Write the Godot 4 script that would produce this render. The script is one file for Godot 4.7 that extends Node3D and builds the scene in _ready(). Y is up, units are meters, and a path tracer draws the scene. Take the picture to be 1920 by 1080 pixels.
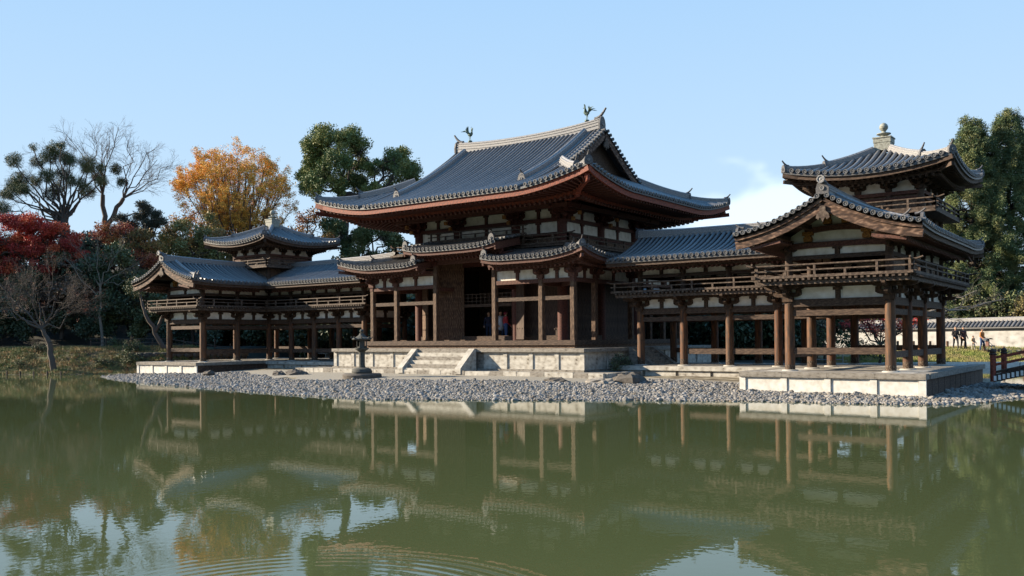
extends Node3D
# Temple hall with two winged galleries on a pond shore, low morning sun from the front left.
# x runs along the front of the hall, +z towards the pond, y up, pond surface at y = 0.

const SPOT := Vector3(31.2957, 2.2639, 38.1136)
const FOCAL := 1670.27      # in pixels of a 1080 pixel high picture
const CENTRE := 616.04

var org := {}               # world origin of every node built
var used := {}              # names taken under each parent
var M := {}                 # materials
var T := {}                 # textures
var flip := false           # mirrored in x (the left gallery)
var rng := RandomNumberGenerator.new()


class MB:
	var v := PackedVector3Array()
	var n := PackedVector3Array()
	var c := PackedColorArray()
	var mir := false
	var tint := Color(1, 1, 1)
	var coloured := false

	func t(a: Vector3, b: Vector3, d: Vector3, na: Vector3, nb: Vector3, nd: Vector3) -> void:
		if mir:
			a.x = -a.x; b.x = -b.x; d.x = -d.x
			na.x = -na.x; nb.x = -nb.x; nd.x = -nd.x
			v.push_back(a); v.push_back(b); v.push_back(d)
			n.push_back(na); n.push_back(nb); n.push_back(nd)
		else:
			v.push_back(a); v.push_back(d); v.push_back(b)
			n.push_back(na); n.push_back(nd); n.push_back(nb)
		if coloured:
			c.push_back(tint); c.push_back(tint); c.push_back(tint)

	func tri(a: Vector3, b: Vector3, d: Vector3) -> void:
		var q := (b - a).cross(d - a)
		if q.length_squared() < 1e-14:
			return
		q = q.normalized()
		t(a, b, d, q, q, q)

	func quad(a: Vector3, b: Vector3, d: Vector3, e: Vector3) -> void:
		tri(a, b, d)
		tri(a, d, e)

	func box(o: Vector3, s: Vector3, x := Vector3(1, 0, 0), y := Vector3(0, 1, 0), z := Vector3(0, 0, 1)) -> void:
		var hx := x * (s.x * 0.5)
		var hy := y * (s.y * 0.5)
		var hz := z * (s.z * 0.5)
		var p := [o - hx - hy - hz, o + hx - hy - hz, o + hx + hy - hz, o - hx + hy - hz, o - hx - hy + hz, o + hx - hy + hz, o + hx + hy + hz, o - hx + hy + hz]
		for f in [[4, 5, 6, 7], [1, 0, 3, 2], [5, 1, 2, 6], [0, 4, 7, 3], [7, 6, 2, 3], [0, 1, 5, 4]]:
			quad(p[f[0]], p[f[1]], p[f[2]], p[f[3]])

	# a box from corner to corner
	func slab(x0: float, x1: float, y0: float, y1: float, z0: float, z1: float) -> void:
		box(Vector3((x0 + x1) * 0.5, (y0 + y1) * 0.5, (z0 + z1) * 0.5), Vector3(absf(x1 - x0), absf(y1 - y0), absf(z1 - z0)))

	# a squared timber from a to b, w across, h high
	func beam(a: Vector3, b: Vector3, w: float, h: float) -> void:
		var d := (b - a).normalized()
		var side := d.cross(Vector3.UP)
		if side.length() < 0.01:
			side = Vector3(1, 0, 0)
		side = side.normalized()
		var up := side.cross(d).normalized()
		box((a + b) * 0.5, Vector3((b - a).length(), h, w), d, up, side)

	func tube(p: PackedVector3Array, r: PackedFloat32Array, sides := 8, caps := true) -> void:
		var k := p.size()
		var rings := []
		var norms := []
		var ref := Vector3(0.31, 0.2, 0.93)
		for i in k:
			var d := (p[mini(i + 1, k - 1)] - p[maxi(i - 1, 0)]).normalized()
			var u := d.cross(ref)
			if u.length() < 0.05:
				u = d.cross(Vector3(1, 0, 0))
			u = u.normalized()
			var w := d.cross(u)
			var ring := PackedVector3Array()
			var nn := PackedVector3Array()
			for j in sides:
				var a := TAU * j / sides
				var q := u * cos(a) + w * sin(a)
				ring.push_back(p[i] + q * r[i])
				nn.push_back(q)
			rings.push_back(ring)
			norms.push_back(nn)
		for i in k - 1:
			var ra: PackedVector3Array = rings[i]
			var rb: PackedVector3Array = rings[i + 1]
			var na: PackedVector3Array = norms[i]
			var nb: PackedVector3Array = norms[i + 1]
			for j in sides:
				var j2 := (j + 1) % sides
				t(ra[j], ra[j2], rb[j2], na[j], na[j2], nb[j2])
				t(ra[j], rb[j2], rb[j], na[j], nb[j2], nb[j])
		if caps:
			for j in range(1, sides - 1):
				tri(rings[0][0], rings[0][j + 1], rings[0][j])
				tri(rings[k - 1][0], rings[k - 1][j], rings[k - 1][j + 1])

	# turned shape: profile of (radius, height)
	func lathe(o: Vector3, prof: Array, sides := 12) -> void:
		for i in prof.size() - 1:
			var a: Vector2 = prof[i]
			var b: Vector2 = prof[i + 1]
			var sl := Vector2(b.y - a.y, a.x - b.x).normalized()
			for j in sides:
				var a0 := TAU * j / sides
				var a1 := TAU * (j + 1) / sides
				var d0 := Vector3(cos(a0), 0, -sin(a0))
				var d1 := Vector3(cos(a1), 0, -sin(a1))
				var n0 := (d0 * sl.x + Vector3(0, sl.y, 0))
				var n1 := (d1 * sl.x + Vector3(0, sl.y, 0))
				var p0 := o + d0 * a.x + Vector3(0, a.y, 0)
				var p1 := o + d1 * a.x + Vector3(0, a.y, 0)
				var p2 := o + d1 * b.x + Vector3(0, b.y, 0)
				var p3 := o + d0 * b.x + Vector3(0, b.y, 0)
				if a.x > 1e-5:
					t(p0, p1, p2, n0, n1, n1)
				if b.x > 1e-5:
					t(p0, p2, p3, n0, n1, n0)

	# flat outline (in the plane of ax, ay) given thickness along az
	func prism(outline: PackedVector2Array, o: Vector3, ax: Vector3, ay: Vector3, thick: Vector3) -> void:
		var idx := Geometry2D.triangulate_polygon(outline)
		var f := PackedVector3Array()
		var area := 0.0
		for i in outline.size():
			var q := outline[i]
			var q2 := outline[(i + 1) % outline.size()]
			area += q.x * q2.y - q2.x * q.y
			f.push_back(o + ax * q.x + ay * q.y)
		var sgn := signf(area) * signf(ax.cross(ay).dot(thick))
		for i in range(0, idx.size(), 3):
			var a := f[idx[i]]
			var b := f[idx[i + 1]]
			var d := f[idx[i + 2]]
			var same := ((b - a).cross(d - a)).dot(thick) > 0.0
			if same:
				tri(a + thick, b + thick, d + thick)
				tri(a, d, b)
			else:
				tri(a + thick, d + thick, b + thick)
				tri(a, b, d)
		for i in f.size():
			var a := f[i]
			var b := f[(i + 1) % f.size()]
			if sgn > 0:
				quad(a, b, b + thick, a + thick)
			else:
				quad(b, a, a + thick, b + thick)

	# section (x across, y up) swept along a path, kept upright
	func sweep(p: PackedVector3Array, sec: PackedVector2Array, hs := PackedFloat32Array()) -> void:
		var k := p.size()
		var m := sec.size()
		var rings := []
		for i in k:
			var d := (p[mini(i + 1, k - 1)] - p[maxi(i - 1, 0)]).normalized()
			var side := d.cross(Vector3.UP).normalized()
			var up := side.cross(d).normalized()
			var sc := hs[i] if hs.size() > i else 1.0
			var ring := PackedVector3Array()
			for q in sec:
				ring.push_back(p[i] + side * q.x + up * (q.y * sc))
			rings.push_back(ring)
		for i in k - 1:
			for j in m:
				var j2 := (j + 1) % m
				quad(rings[i][j], rings[i + 1][j], rings[i + 1][j2], rings[i][j2])
		for j in range(1, m - 1):
			tri(rings[0][0], rings[0][j], rings[0][j + 1])
			tri(rings[k - 1][0], rings[k - 1][j + 1], rings[k - 1][j])

	func ball(o: Vector3, s: Vector3, la := 8, lo := 10, nz: FastNoiseLite = null, amp := 0.0) -> void:
		var g := []
		for i in la + 1:
			var row := PackedVector3Array()
			for j in lo + 1:
				var th := PI * i / la
				var ph := TAU * (j % lo) / lo
				var d := Vector3(sin(th) * cos(ph), cos(th), sin(th) * sin(ph))
				var k := 1.0
				if nz != null:
					k += amp * nz.get_noise_3dv(d * 2.0 + o)
				row.push_back(d * k)
			g.push_back(row)
		for i in la:
			for j in lo:
				var a: Vector3 = g[i][j]
				var b: Vector3 = g[i][j + 1]
				var d: Vector3 = g[i + 1][j + 1]
				var e: Vector3 = g[i + 1][j]
				if nz != null and amp > 0.2:
					quad(o + a * s, o + b * s, o + d * s, o + e * s)
				else:
					var si := Vector3(1 / s.x, 1 / s.y, 1 / s.z)
					if i > 0:
						t(o + a * s, o + b * s, o + d * s, (a * si).normalized(), (b * si).normalized(), (d * si).normalized())
					if i < la - 1:
						t(o + a * s, o + d * s, o + e * s, (a * si).normalized(), (d * si).normalized(), (e * si).normalized())

	func mesh(at: Vector3) -> ArrayMesh:
		var arr := []
		arr.resize(Mesh.ARRAY_MAX)
		if at != Vector3.ZERO:
			for i in v.size():
				v[i] -= at
		arr[Mesh.ARRAY_VERTEX] = v
		arr[Mesh.ARRAY_NORMAL] = n
		if coloured:
			arr[Mesh.ARRAY_COLOR] = c
		var am := ArrayMesh.new()
		am.add_surface_from_arrays(Mesh.PRIMITIVE_TRIANGLES, arr)
		return am


func nb() -> MB:
	var m := MB.new()
	m.mir = flip
	return m


func numbered(parent: Node, called: String) -> String:
	var key := str(parent.get_instance_id()) + "/" + called
	var k: int = used.get(key, 0)
	used[key] = k + 1
	return called if k == 0 else "%s_%03d" % [called, k]


func tag(o: Node, label: String, category: String, group := "", kind := "") -> void:
	if label: o.set_meta("label", label)
	if category: o.set_meta("category", category)
	if group: o.set_meta("group", group)
	if kind: o.set_meta("kind", kind)


func thing(called: String, label: String, category: String, at := Vector3.ZERO, group := "") -> Node3D:
	var o := Node3D.new()
	o.name = numbered(self, called)
	add_child(o)
	o.position = at
	org[o] = at
	tag(o, label, category, group)
	return o


# commits a shape in world coordinates as one named part of a thing (or of a part)
func part(m: MB, called: String, material: Material, parent: Node) -> MeshInstance3D:
	var o := MeshInstance3D.new()
	o.name = numbered(parent, called)
	if m.v.size() > 0:
		o.mesh = m.mesh(org.get(parent, Vector3.ZERO))
	o.material_override = material
	parent.add_child(o)
	org[o] = org.get(parent, Vector3.ZERO)
	return o


func setting(m: MB, called: String, material: Material) -> MeshInstance3D:
	var o := part(m, called, material, self)
	o.set_meta("kind", "structure")
	return o


func stuff(o: Node) -> Node:
	o.set_meta("kind", "stuff")
	return o


func pv(a: Array) -> PackedVector3Array:
	return PackedVector3Array(a)


func pf(a: Array) -> PackedFloat32Array:
	return PackedFloat32Array(a)


# ---------------------------------------------------------------- camera, sky, sun
func set_camera() -> void:
	var yaw := 0.6349
	var pitch := 0.0109
	var roll := -0.0086
	var fw := Vector3(-sin(yaw) * cos(pitch), sin(pitch), -cos(yaw) * cos(pitch))
	var rt := Vector3(cos(yaw), 0, -sin(yaw))
	var up := rt.cross(fw)
	var r2 := rt * cos(roll) + up * sin(roll)
	var u2 := up * cos(roll) - rt * sin(roll)
	var cam := Camera3D.new()
	cam.name = "camera"
	add_child(cam)
	cam.transform = Transform3D(Basis(r2, u2, -fw), SPOT)
	var near := 0.2
	cam.projection = Camera3D.PROJECTION_FRUSTUM
	cam.keep_aspect = Camera3D.KEEP_HEIGHT
	cam.near = near
	cam.far = 6000.0
	cam.size = 1080.0 / FOCAL * near
	cam.frustum_offset = Vector2(0, (CENTRE - 540.0) / FOCAL * near)
	cam.current = true


func cloud_cover() -> ImageTexture:
	# thin white cumulus low in the sky behind the right gallery and a few more round the horizon
	var w := 2048
	var h := 1024
	var im := Image.create(w, h, false, Image.FORMAT_RGBA8)
	im.fill(Color(0, 0, 0, 0))
	var nz := FastNoiseLite.new()
	nz.seed = 5
	nz.frequency = 0.022
	nz.fractal_octaves = 6
	for cl in [[0.5, -0.3, 7.0, 2.4], [38.0, 2.5, 16.0, 3.0], [-95.0, 1.5, 18.0, 3.4], [150.0, 2.0, 22.0, 3.2], [95.0, 0.5, 14.0, 2.6]]:
		# azimuth of the first: the gap between hall roof and right tower
		var yaw := 0.6349 - atan((1405.0 - 960.0) / FOCAL) + deg_to_rad(-cl[0])
		var el: float = deg_to_rad(8.2 + cl[1])
		# direction towards the cloud is (-sin yaw, -cos yaw)
		var dx := -sin(yaw)
		var dz := -cos(yaw)
		var px := fposmod(atan2(dx, -dz) / TAU, 1.0) * w
		var py := (0.5 - el / PI) * h
		var rx: float = deg_to_rad(cl[2]) * w / TAU * 0.5
		var ry: float = deg_to_rad(cl[3]) * h / PI * 0.9
		for y in range(int(py - ry * 1.6), int(py + ry * 1.6) + 1):
			for x in range(int(px - rx * 1.6), int(px + rx * 1.6) + 1):
				var e := Vector2((x - px) / rx, (y - py) / ry)
				var d := e.length()
				var k := clampf(1.25 - d + nz.get_noise_2d(x * 1.1, y * 1.8) * 1.3, 0, 1)
				k = smoothstep(0.05, 0.9, k) * 0.17
				if k > 0.003 and y >= 0 and y < h:
					var xx := posmod(x, w)
					var old := im.get_pixel(xx, y)
					im.set_pixel(xx, y, Color(1.0, 0.96, 0.92, maxf(old.a, k)))
	return ImageTexture.create_from_image(im)


func set_light() -> void:
	var sm := ProceduralSkyMaterial.new()
	sm.sky_top_color = Color(0.206, 0.439, 0.640)
	sm.sky_horizon_color = Color(0.555, 0.619, 0.661)
	sm.sky_curve = 0.46
	sm.sky_energy_multiplier = 1.0
	sm.ground_bottom_color = Color(0.20, 0.21, 0.17)
	sm.ground_horizon_color = Color(0.55, 0.6, 0.62)
	sm.sun_angle_max = 1.0
	sm.sky_cover = cloud_cover()
	sm.sky_cover_modulate = Color(0.9, 0.9, 0.9)
	var sky := Sky.new()
	sky.sky_material = sm
	var env := Environment.new()
	env.background_mode = Environment.BG_SKY
	env.sky = sky
	env.tonemap_mode = Environment.TONE_MAPPER_LINEAR
	env.tonemap_exposure = 2.6
	env.sdfgi_enabled = true
	env.ssao_enabled = true
	env.ssil_enabled = true
	var we := WorldEnvironment.new()
	we.name = "environment"
	we.environment = env
	add_child(we)
	var sun := DirectionalLight3D.new()
	sun.name = "sun"
	var az := deg_to_rad(65.0)
	var el := deg_to_rad(22.5)
	var dir := Vector3(sin(az) * cos(el), -sin(el), -cos(az) * cos(el))
	add_child(sun)
	sun.look_at_from_position(Vector3(0, 60, 0), Vector3(0, 60, 0) + dir, Vector3.UP)
	sun.light_energy = 1.6
	sun.light_color = Color(1.0, 0.93, 0.82)
	sun.light_angular_distance = 0.5
	sun.shadow_enabled = true


# ---------------------------------------------------------------- materials
func noise_tex(seed_: int, freq: float, lo: Color, hi: Color, oct := 4, power := 1.0, size := 512) -> ImageTexture:
	var nz := FastNoiseLite.new()
	nz.seed = seed_
	nz.frequency = freq
	nz.fractal_octaves = oct
	nz.noise_type = FastNoiseLite.TYPE_SIMPLEX_SMOOTH
	var im := nz.get_seamless_image(size, size)
	im.convert(Image.FORMAT_L8)
	var d := im.get_data()
	var lut := []
	for i in 256:
		var k := pow(clampf((i / 255.0 - 0.12) / 0.76, 0, 1), power)
		var q := lo.lerp(hi, k)
		lut.push_back([int(q.r * 255), int(q.g * 255), int(q.b * 255)])
	var out := PackedByteArray()
	out.resize(d.size() * 3)
	for i in d.size():
		var l: Array = lut[d[i]]
		out[i * 3] = l[0]
		out[i * 3 + 1] = l[1]
		out[i * 3 + 2] = l[2]
	return ImageTexture.create_from_image(Image.create_from_data(size, size, false, Image.FORMAT_RGB8, out))


func mk(col: Color, rough: float, tex: Texture2D = null, sc := Vector3.ONE, world := true) -> StandardMaterial3D:
	var m := StandardMaterial3D.new()
	m.albedo_color = col.linear_to_srgb()
	m.roughness = rough
	if tex:
		m.albedo_texture = tex
		m.uv1_triplanar = true
		m.uv1_world_triplanar = world
		m.uv1_scale = sc
	return m


func set_materials() -> void:
	T.grey = noise_tex(1, 0.02, Color(0.62, 0.62, 0.62), Color(1, 1, 1), 5)
	T.fine = noise_tex(2, 0.06, Color(0.6, 0.6, 0.6), Color(1, 1, 1), 4)
	T.stone = noise_tex(3, 0.012, Color(0.34, 0.3, 0.26), Color(1, 1, 1), 6, 0.24)
	T.tile = noise_tex(4, 0.03, Color(0.55, 0.57, 0.62), Color(1, 0.98, 0.95), 5, 1.3)
	T.wood = noise_tex(6, 0.015, Color(0.5, 0.42, 0.38), Color(1.0, 0.97, 0.93), 6, 1.1)
	T.post = noise_tex(7, 0.012, Color(0.42, 0.4, 0.4), Color(1.0, 0.78, 0.52), 6, 1.0)
	T.soil = noise_tex(8, 0.015, Color(0.45, 0.4, 0.33), Color(1, 1, 0.95), 6)
	T.paint = noise_tex(9, 0.02, Color(0.5, 0.42, 0.4), Color(1, 1, 1), 5, 0.8)
	T.plaster = noise_tex(10, 0.01, Color(0.87, 0.85, 0.82), Color(1, 1, 1), 5, 0.7)
	T.bleached = noise_tex(12, 0.02, Color(0.30, 0.2, 0.13), Color(1.0, 0.97, 0.92), 6, 1.5)
	# roof tiles: grey fired clay, three close shades
	M.tile = []
	for g in [0.195, 0.16, 0.225, 0.175, 0.21, 0.15]:
		M.tile.push_back(mk(Color(g, g * 0.99, g * 0.98), 0.4 + 0.5 * (0.25 - g), T.tile, Vector3(0.9, 0.9, 0.9)))
	for m in M.tile:
		m.vertex_color_use_as_albedo = true
	M.sheet = mk(Color(0.13, 0.132, 0.138), 0.5, T.tile, Vector3(0.7, 0.7, 0.7))
	M.ridge = mk(Color(0.400, 0.392, 0.384), 0.6, T.tile, Vector3(0.6, 2.0, 0.6))
	M.ridge.vertex_color_use_as_albedo = true
	# timber
	var up_grain := Vector3(1.3, 0.2, 1.3)
	M.post = []                 # brown round posts of the galleries, no two weathered alike
	for q in [Color(0.17, 0.098, 0.058), Color(0.155, 0.106, 0.078), Color(0.14, 0.076, 0.044), Color(0.185, 0.12, 0.082)]:
		M.post.push_back(mk(q, 0.75, T.post, up_grain))
	M.post_grey = mk(Color(0.264, 0.188, 0.136), 0.8, T.bleached, Vector3(3.2, 0.24, 3.2))   # weathered square posts
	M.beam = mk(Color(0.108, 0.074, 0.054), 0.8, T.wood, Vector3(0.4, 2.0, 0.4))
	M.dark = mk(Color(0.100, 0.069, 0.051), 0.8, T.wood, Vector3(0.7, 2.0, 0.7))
	M.bracket = mk(Color(0.080, 0.048, 0.028), 0.8, T.wood, Vector3(0.8, 0.8, 0.8))
	M.rail = mk(Color(0.132, 0.104, 0.085), 0.8, T.wood, Vector3(0.8, 0.8, 0.8))
	M.red = mk(Color(0.264, 0.052, 0.019), 0.7, T.paint, Vector3(0.8, 0.8, 0.8))
	M.redwood = mk(Color(0.112, 0.029, 0.016), 0.75, T.paint, Vector3(1.0, 1.0, 1.0))
	M.faded = mk(Color(0.132, 0.054, 0.037), 0.8, T.paint, Vector3(1.0, 1.0, 1.0))
	M.barge = mk(Color(0.248, 0.168, 0.132), 0.8, T.bleached, Vector3(0.25, 0.7, 0.25))
	M.ochre = mk(Color(0.42, 0.2, 0.04), 0.75, T.paint, Vector3(1.4, 1.4, 1.4))
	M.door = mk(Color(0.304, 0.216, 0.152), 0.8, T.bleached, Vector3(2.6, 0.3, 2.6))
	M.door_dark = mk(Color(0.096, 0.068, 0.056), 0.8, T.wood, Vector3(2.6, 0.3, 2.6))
	M.plaster = mk(Color(0.78, 0.755, 0.69), 0.9, T.plaster, Vector3(0.35, 0.35, 0.35))
	M.white = mk(Color(0.86, 0.86, 0.84), 0.9, T.plaster, Vector3(0.35, 0.35, 0.35))
	M.wall_plaster = mk(Color(0.360, 0.360, 0.356), 0.9, T.stone, Vector3(0.2, 0.2, 0.2))
	M.post_foot = mk(Color(0.216, 0.180, 0.148), 0.85, T.bleached, Vector3(2.0, 0.8, 2.0))   # patched, bleached feet of the posts
	M.board = mk(Color(0.26, 0.19, 0.14), 0.8, T.wood, Vector3(0.7, 2.0, 0.7))
	# stone
	M.stone = mk(Color(0.480, 0.460, 0.416), 0.9, T.stone, Vector3(0.35, 0.5, 0.35))
	M.stone_white = mk(Color(0.624, 0.616, 0.592), 0.9, T.plaster, Vector3(0.5, 0.5, 0.5))
	M.stone_grey = mk(Color(0.256, 0.236, 0.208), 0.92, T.stone, Vector3(0.5, 0.9, 0.5))
	M.lantern = mk(Color(0.076, 0.078, 0.072), 0.9, T.stone, Vector3(1.2, 1.2, 1.2))
	M.rock = mk(Color(0.104, 0.092, 0.080), 0.92, T.stone, Vector3(0.9, 0.9, 0.9))
	M.sand = mk(Color(0.376, 0.344, 0.284), 0.95, T.fine, Vector3(0.6, 0.6, 0.6))
	M.gravel = mk(Color(0.344, 0.312, 0.264), 0.95, T.fine, Vector3(1.8, 1.8, 1.8))
	M.bronze = mk(Color(0.13, 0.2, 0.17), 0.55, T.grey, Vector3(1.5, 1.5, 1.5))
	M.bronze.metallic = 0.35
	M.copper = mk(Color(0.29, 0.3, 0.26), 0.7, T.stone, Vector3(1.2, 1.2, 1.2))
	M.metal = mk(Color(0.4, 0.41, 0.42), 0.45, T.grey)
	M.bark = mk(Color(0.095, 0.072, 0.056), 0.9, T.fine, Vector3(1.2, 0.5, 1.2), false)
	M.bark_grey = mk(Color(0.15, 0.115, 0.095), 0.9, T.fine, Vector3(1.2, 0.5, 1.2), false)
	M.bark_pale = mk(Color(0.3, 0.25, 0.2), 0.9, T.fine, Vector3(1.2, 0.5, 1.2), false)
	M.ground = mk(Color(1, 1, 1), 0.95, T.soil, Vector3(0.12, 0.12, 0.12))
	M.ground.vertex_color_use_as_albedo = true
	M.tinted = mk(Color(1, 1, 1), 0.9)
	M.tinted.vertex_color_use_as_albedo = true
	M.pebble = mk(Color(1, 1, 1), 0.85)
	M.pebble.vertex_color_use_as_albedo = true
	M.leaf = mk(Color(1, 1, 1), 0.6)
	M.leaf.vertex_color_use_as_albedo = true
	M.leaf.backlight = Color(0.85, 0.85, 0.6)
	M.leaf.cull_mode = BaseMaterial3D.CULL_DISABLED
	M.leaf_dry = mk(Color(1, 1, 1), 0.7)
	M.leaf_dry.vertex_color_use_as_albedo = true
	M.leaf_dry.backlight = Color(1.5, 1.5, 1.4)
	M.leaf_dry.cull_mode = BaseMaterial3D.CULL_DISABLED
	# turbid green pond water
	var w := StandardMaterial3D.new()
	w.albedo_color = Color(0.064, 0.08, 0.034).linear_to_srgb()
	w.roughness = 0.03
	w.metallic_specular = 0.45
	var nz := FastNoiseLite.new()
	nz.seed = 21
	nz.frequency = 0.085
	nz.fractal_octaves = 4
	nz.fractal_gain = 0.5
	var im := nz.get_seamless_image(1024, 1024)
	im.bump_map_to_normal_map(1.0)
	w.normal_enabled = true
	w.normal_texture = ImageTexture.create_from_image(im)
	w.normal_scale = 0.028
	w.roughness = 0.015
	w.uv1_triplanar = true
	w.uv1_world_triplanar = true
	w.uv1_scale = Vector3(0.06, 0.06, 0.06)
	M.water = w


# ---------------------------------------------------------------- ground, pond, shore
const SHORE := [Vector2(-400, 130), Vector2(-90, 36), Vector2(-52, 18), Vector2(-38, 10.6), Vector2(-34.7, 9.1), Vector2(-30.8, 7.3), Vector2(-28.4, 4.4), Vector2(-26.8, 3.4), Vector2(-25.6, 5.0),
	Vector2(-24.7, 7.2), Vector2(-20, 9.1), Vector2(-14.6, 10.7), Vector2(-6.6, 12.4), Vector2(-0.7, 13.5), Vector2(4.1, 14.1), Vector2(7.3, 14.3), Vector2(12.1, 12.0), Vector2(16.1, 9.8), Vector2(20.1, 8.1),
	Vector2(22.9, 7.7), Vector2(25.1, 7.1), Vector2(26.3, 5.3), Vector2(26.9, 2.7), Vector2(27.2, -0.4), Vector2(26.6, -5.0), Vector2(24.6, -12.0), Vector2(20.5, -19.0), Vector2(16.0, -23.6),
	Vector2(19.4, -27.4), Vector2(22.0, -29.3), Vector2(24.6, -31.2), Vector2(45, -42), Vector2(400, -200)]
const INNER := [Vector2(-24.6, 4.9), Vector2(-17.7, 4.8), Vector2(-15.5, 3.4), Vector2(-10.0, 5.8), Vector2(-7.0, 7.6), Vector2(-3.5, 7.7), Vector2(0.8, 7.0), Vector2(4.9, 6.3), Vector2(9.2, 5.6), Vector2(11.5, 4.8), Vector2(13.2, 2.2), Vector2(17.6, 2.2), Vector2(17.8, 4.9), Vector2(24.6, 4.9)]
const NEAR := [Vector2(-400, 150), Vector2(-90, 62), Vector2(-40, 50), Vector2(0, 46), Vector2(26, 43.5), Vector2(40, 38), Vector2(56, 20), Vector2(70, -10), Vector2(400, -170), Vector2(3000, -3000), Vector2(3000, 3000), Vector2(-3000, 3000), Vector2(-3000, 900)]
var near_land := PackedVector2Array()
var land := PackedVector2Array()
var relief := FastNoiseLite.new()


func shore_distance(p: Vector2) -> float:
	# positive on land
	var best := 1e9
	for i in SHORE.size() - 1:
		var q := Geometry2D.get_closest_point_to_segment(p, SHORE[i], SHORE[i + 1])
		best = minf(best, p.distance_squared_to(q))
	var d := sqrt(best)
	if p.y > -160.0 and Geometry2D.is_point_in_polygon(p, near_land):
		var e := 1e9
		for i in 8:
			e = minf(e, p.distance_squared_to(Geometry2D.get_closest_point_to_segment(p, NEAR[i], NEAR[i + 1])))
		return sqrt(e)
	return d if Geometry2D.is_point_in_polygon(p, land) else -d


func ground_y(x: float, z: float, d: float) -> float:
	if d <= 0.0:
		return maxf(-0.8, d * 0.5)
	if z > 36.0 or x > 38.0:
		return 1.1 * smoothstep(0.0, 4.0, d)
	var beach := minf(0.4, d * 0.042)
	var y := beach
	# left bank and the hill behind it
	var left := smoothstep(-25.0, -29.0, x)
	y = lerpf(y, 1.8 * smoothstep(0.0, 5.4, d + 0.7 * relief.get_noise_2d(x * 4, z * 4)) + 0.12 * relief.get_noise_2d(x * 7, z * 7) * smoothstep(0.5, 2.0, d), left)
	var back := smoothstep(-9.0, -16.0, z)
	y = lerpf(y, 0.75, back * (1.0 - left) * (1.0 - smoothstep(12.0, 14.0, x)))
	# lawn on the far right shore
	if z < -22.0 and x > 12.0:
		y = maxf(y, 0.25 * smoothstep(0.0, 0.3, d) + 0.95 * smoothstep(0.5, 12.0, d))
	# hillside behind on the left
	var h := smoothstep(-34.0, -62.0, x * 0.8 + z * 0.6) * 9.0 * smoothstep(0.0, -28.0, x)
	if d > 5.0:
		y += h * smoothstep(5.0, 22.0, d)
	return y + 0.05 * relief.get_noise_2d(x * 2.0, z * 2.0) * smoothstep(0.5, 4.0, d)


func axis_points(a: float, b: float, step: float) -> PackedFloat32Array:
	var out := PackedFloat32Array()
	var far := []
	var s := step
	var q := 0.0
	while q < 2500.0:
		s *= 1.55
		q += s
		far.push_back(q)
	for i in range(far.size() - 1, -1, -1):
		out.push_back(a - far[i])
	var x := a
	while x < b - 0.01:
		out.push_back(x)
		x += step
	out.push_back(b)
	for f in far:
		out.push_back(b + f)
	return out


func build_ground() -> void:
	relief.seed = 3
	relief.frequency = 0.06
	for p in SHORE:
		land.push_back(p)
	for p in NEAR:
		near_land.push_back(p)
	land.push_back(Vector2(3000, -3000))
	land.push_back(Vector2(-3000, -3000))
	land.push_back(Vector2(-3000, 900))
	var xs := axis_points(-72.0, 34.0, 0.8)
	var zs := axis_points(-64.0, 24.0, 0.8)
	var nx := xs.size()
	var nz := zs.size()
	var pts := PackedVector3Array()
	var cols := PackedColorArray()
	pts.resize(nx * nz)
	cols.resize(nx * nz)
	var patch := FastNoiseLite.new()
	patch.seed = 11
	patch.frequency = 0.12
	for j in nz:
		for i in nx:
			var x := xs[i]
			var z := zs[j]
			var d := shore_distance(Vector2(x, z))
			var y := ground_y(x, z, d)
			pts[j * nx + i] = Vector3(x, y, z)
			var g := patch.get_noise_2d(x, z) * 0.5 + 0.5
			var soil := Color(0.028, 0.03, 0.018)
			var grass := Color(0.085, 0.11, 0.035).lerp(Color(0.15, 0.11, 0.06), smoothstep(0.3, 0.7, g))
			var c := soil
			if d < 0.0:
				c = Color(0.09, 0.085, 0.06)
			elif x < -25.5 and z > -4.0 and d < 9.0:
				c = grass
			elif z < -22.0 and x > 10.0 and d < 13.0:
				c = Color(0.15, 0.17, 0.035).lerp(Color(0.22, 0.17, 0.06), g)
			elif z > -13.0 and x > -26.0 and x < 30.0:
				c = Color(0.31, 0.28, 0.235)
			cols[j * nx + i] = c
	var arr := []
	arr.resize(Mesh.ARRAY_MAX)
	var idx := PackedInt32Array()
	for j in nz - 1:
		for i in nx - 1:
			var a := j * nx + i
			idx.append_array([a, a + 1, a + nx, a + 1, a + nx + 1, a + nx])
	var nrm := PackedVector3Array()
	nrm.resize(nx * nz)
	for j in nz:
		for i in nx:
			var a := pts[j * nx + mini(i + 1, nx - 1)] - pts[j * nx + maxi(i - 1, 0)]
			var b := pts[mini(j + 1, nz - 1) * nx + i] - pts[maxi(j - 1, 0) * nx + i]
			nrm[j * nx + i] = b.cross(a).normalized()
	arr[Mesh.ARRAY_VERTEX] = pts
	arr[Mesh.ARRAY_NORMAL] = nrm
	arr[Mesh.ARRAY_COLOR] = cols
	arr[Mesh.ARRAY_INDEX] = idx
	var am := ArrayMesh.new()
	am.add_surface_from_arrays(Mesh.PRIMITIVE_TRIANGLES, arr)
	var o := MeshInstance3D.new()
	o.name = "ground"
	o.mesh = am
	o.material_override = M.ground
	add_child(o)
	o.set_meta("kind", "structure")


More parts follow.
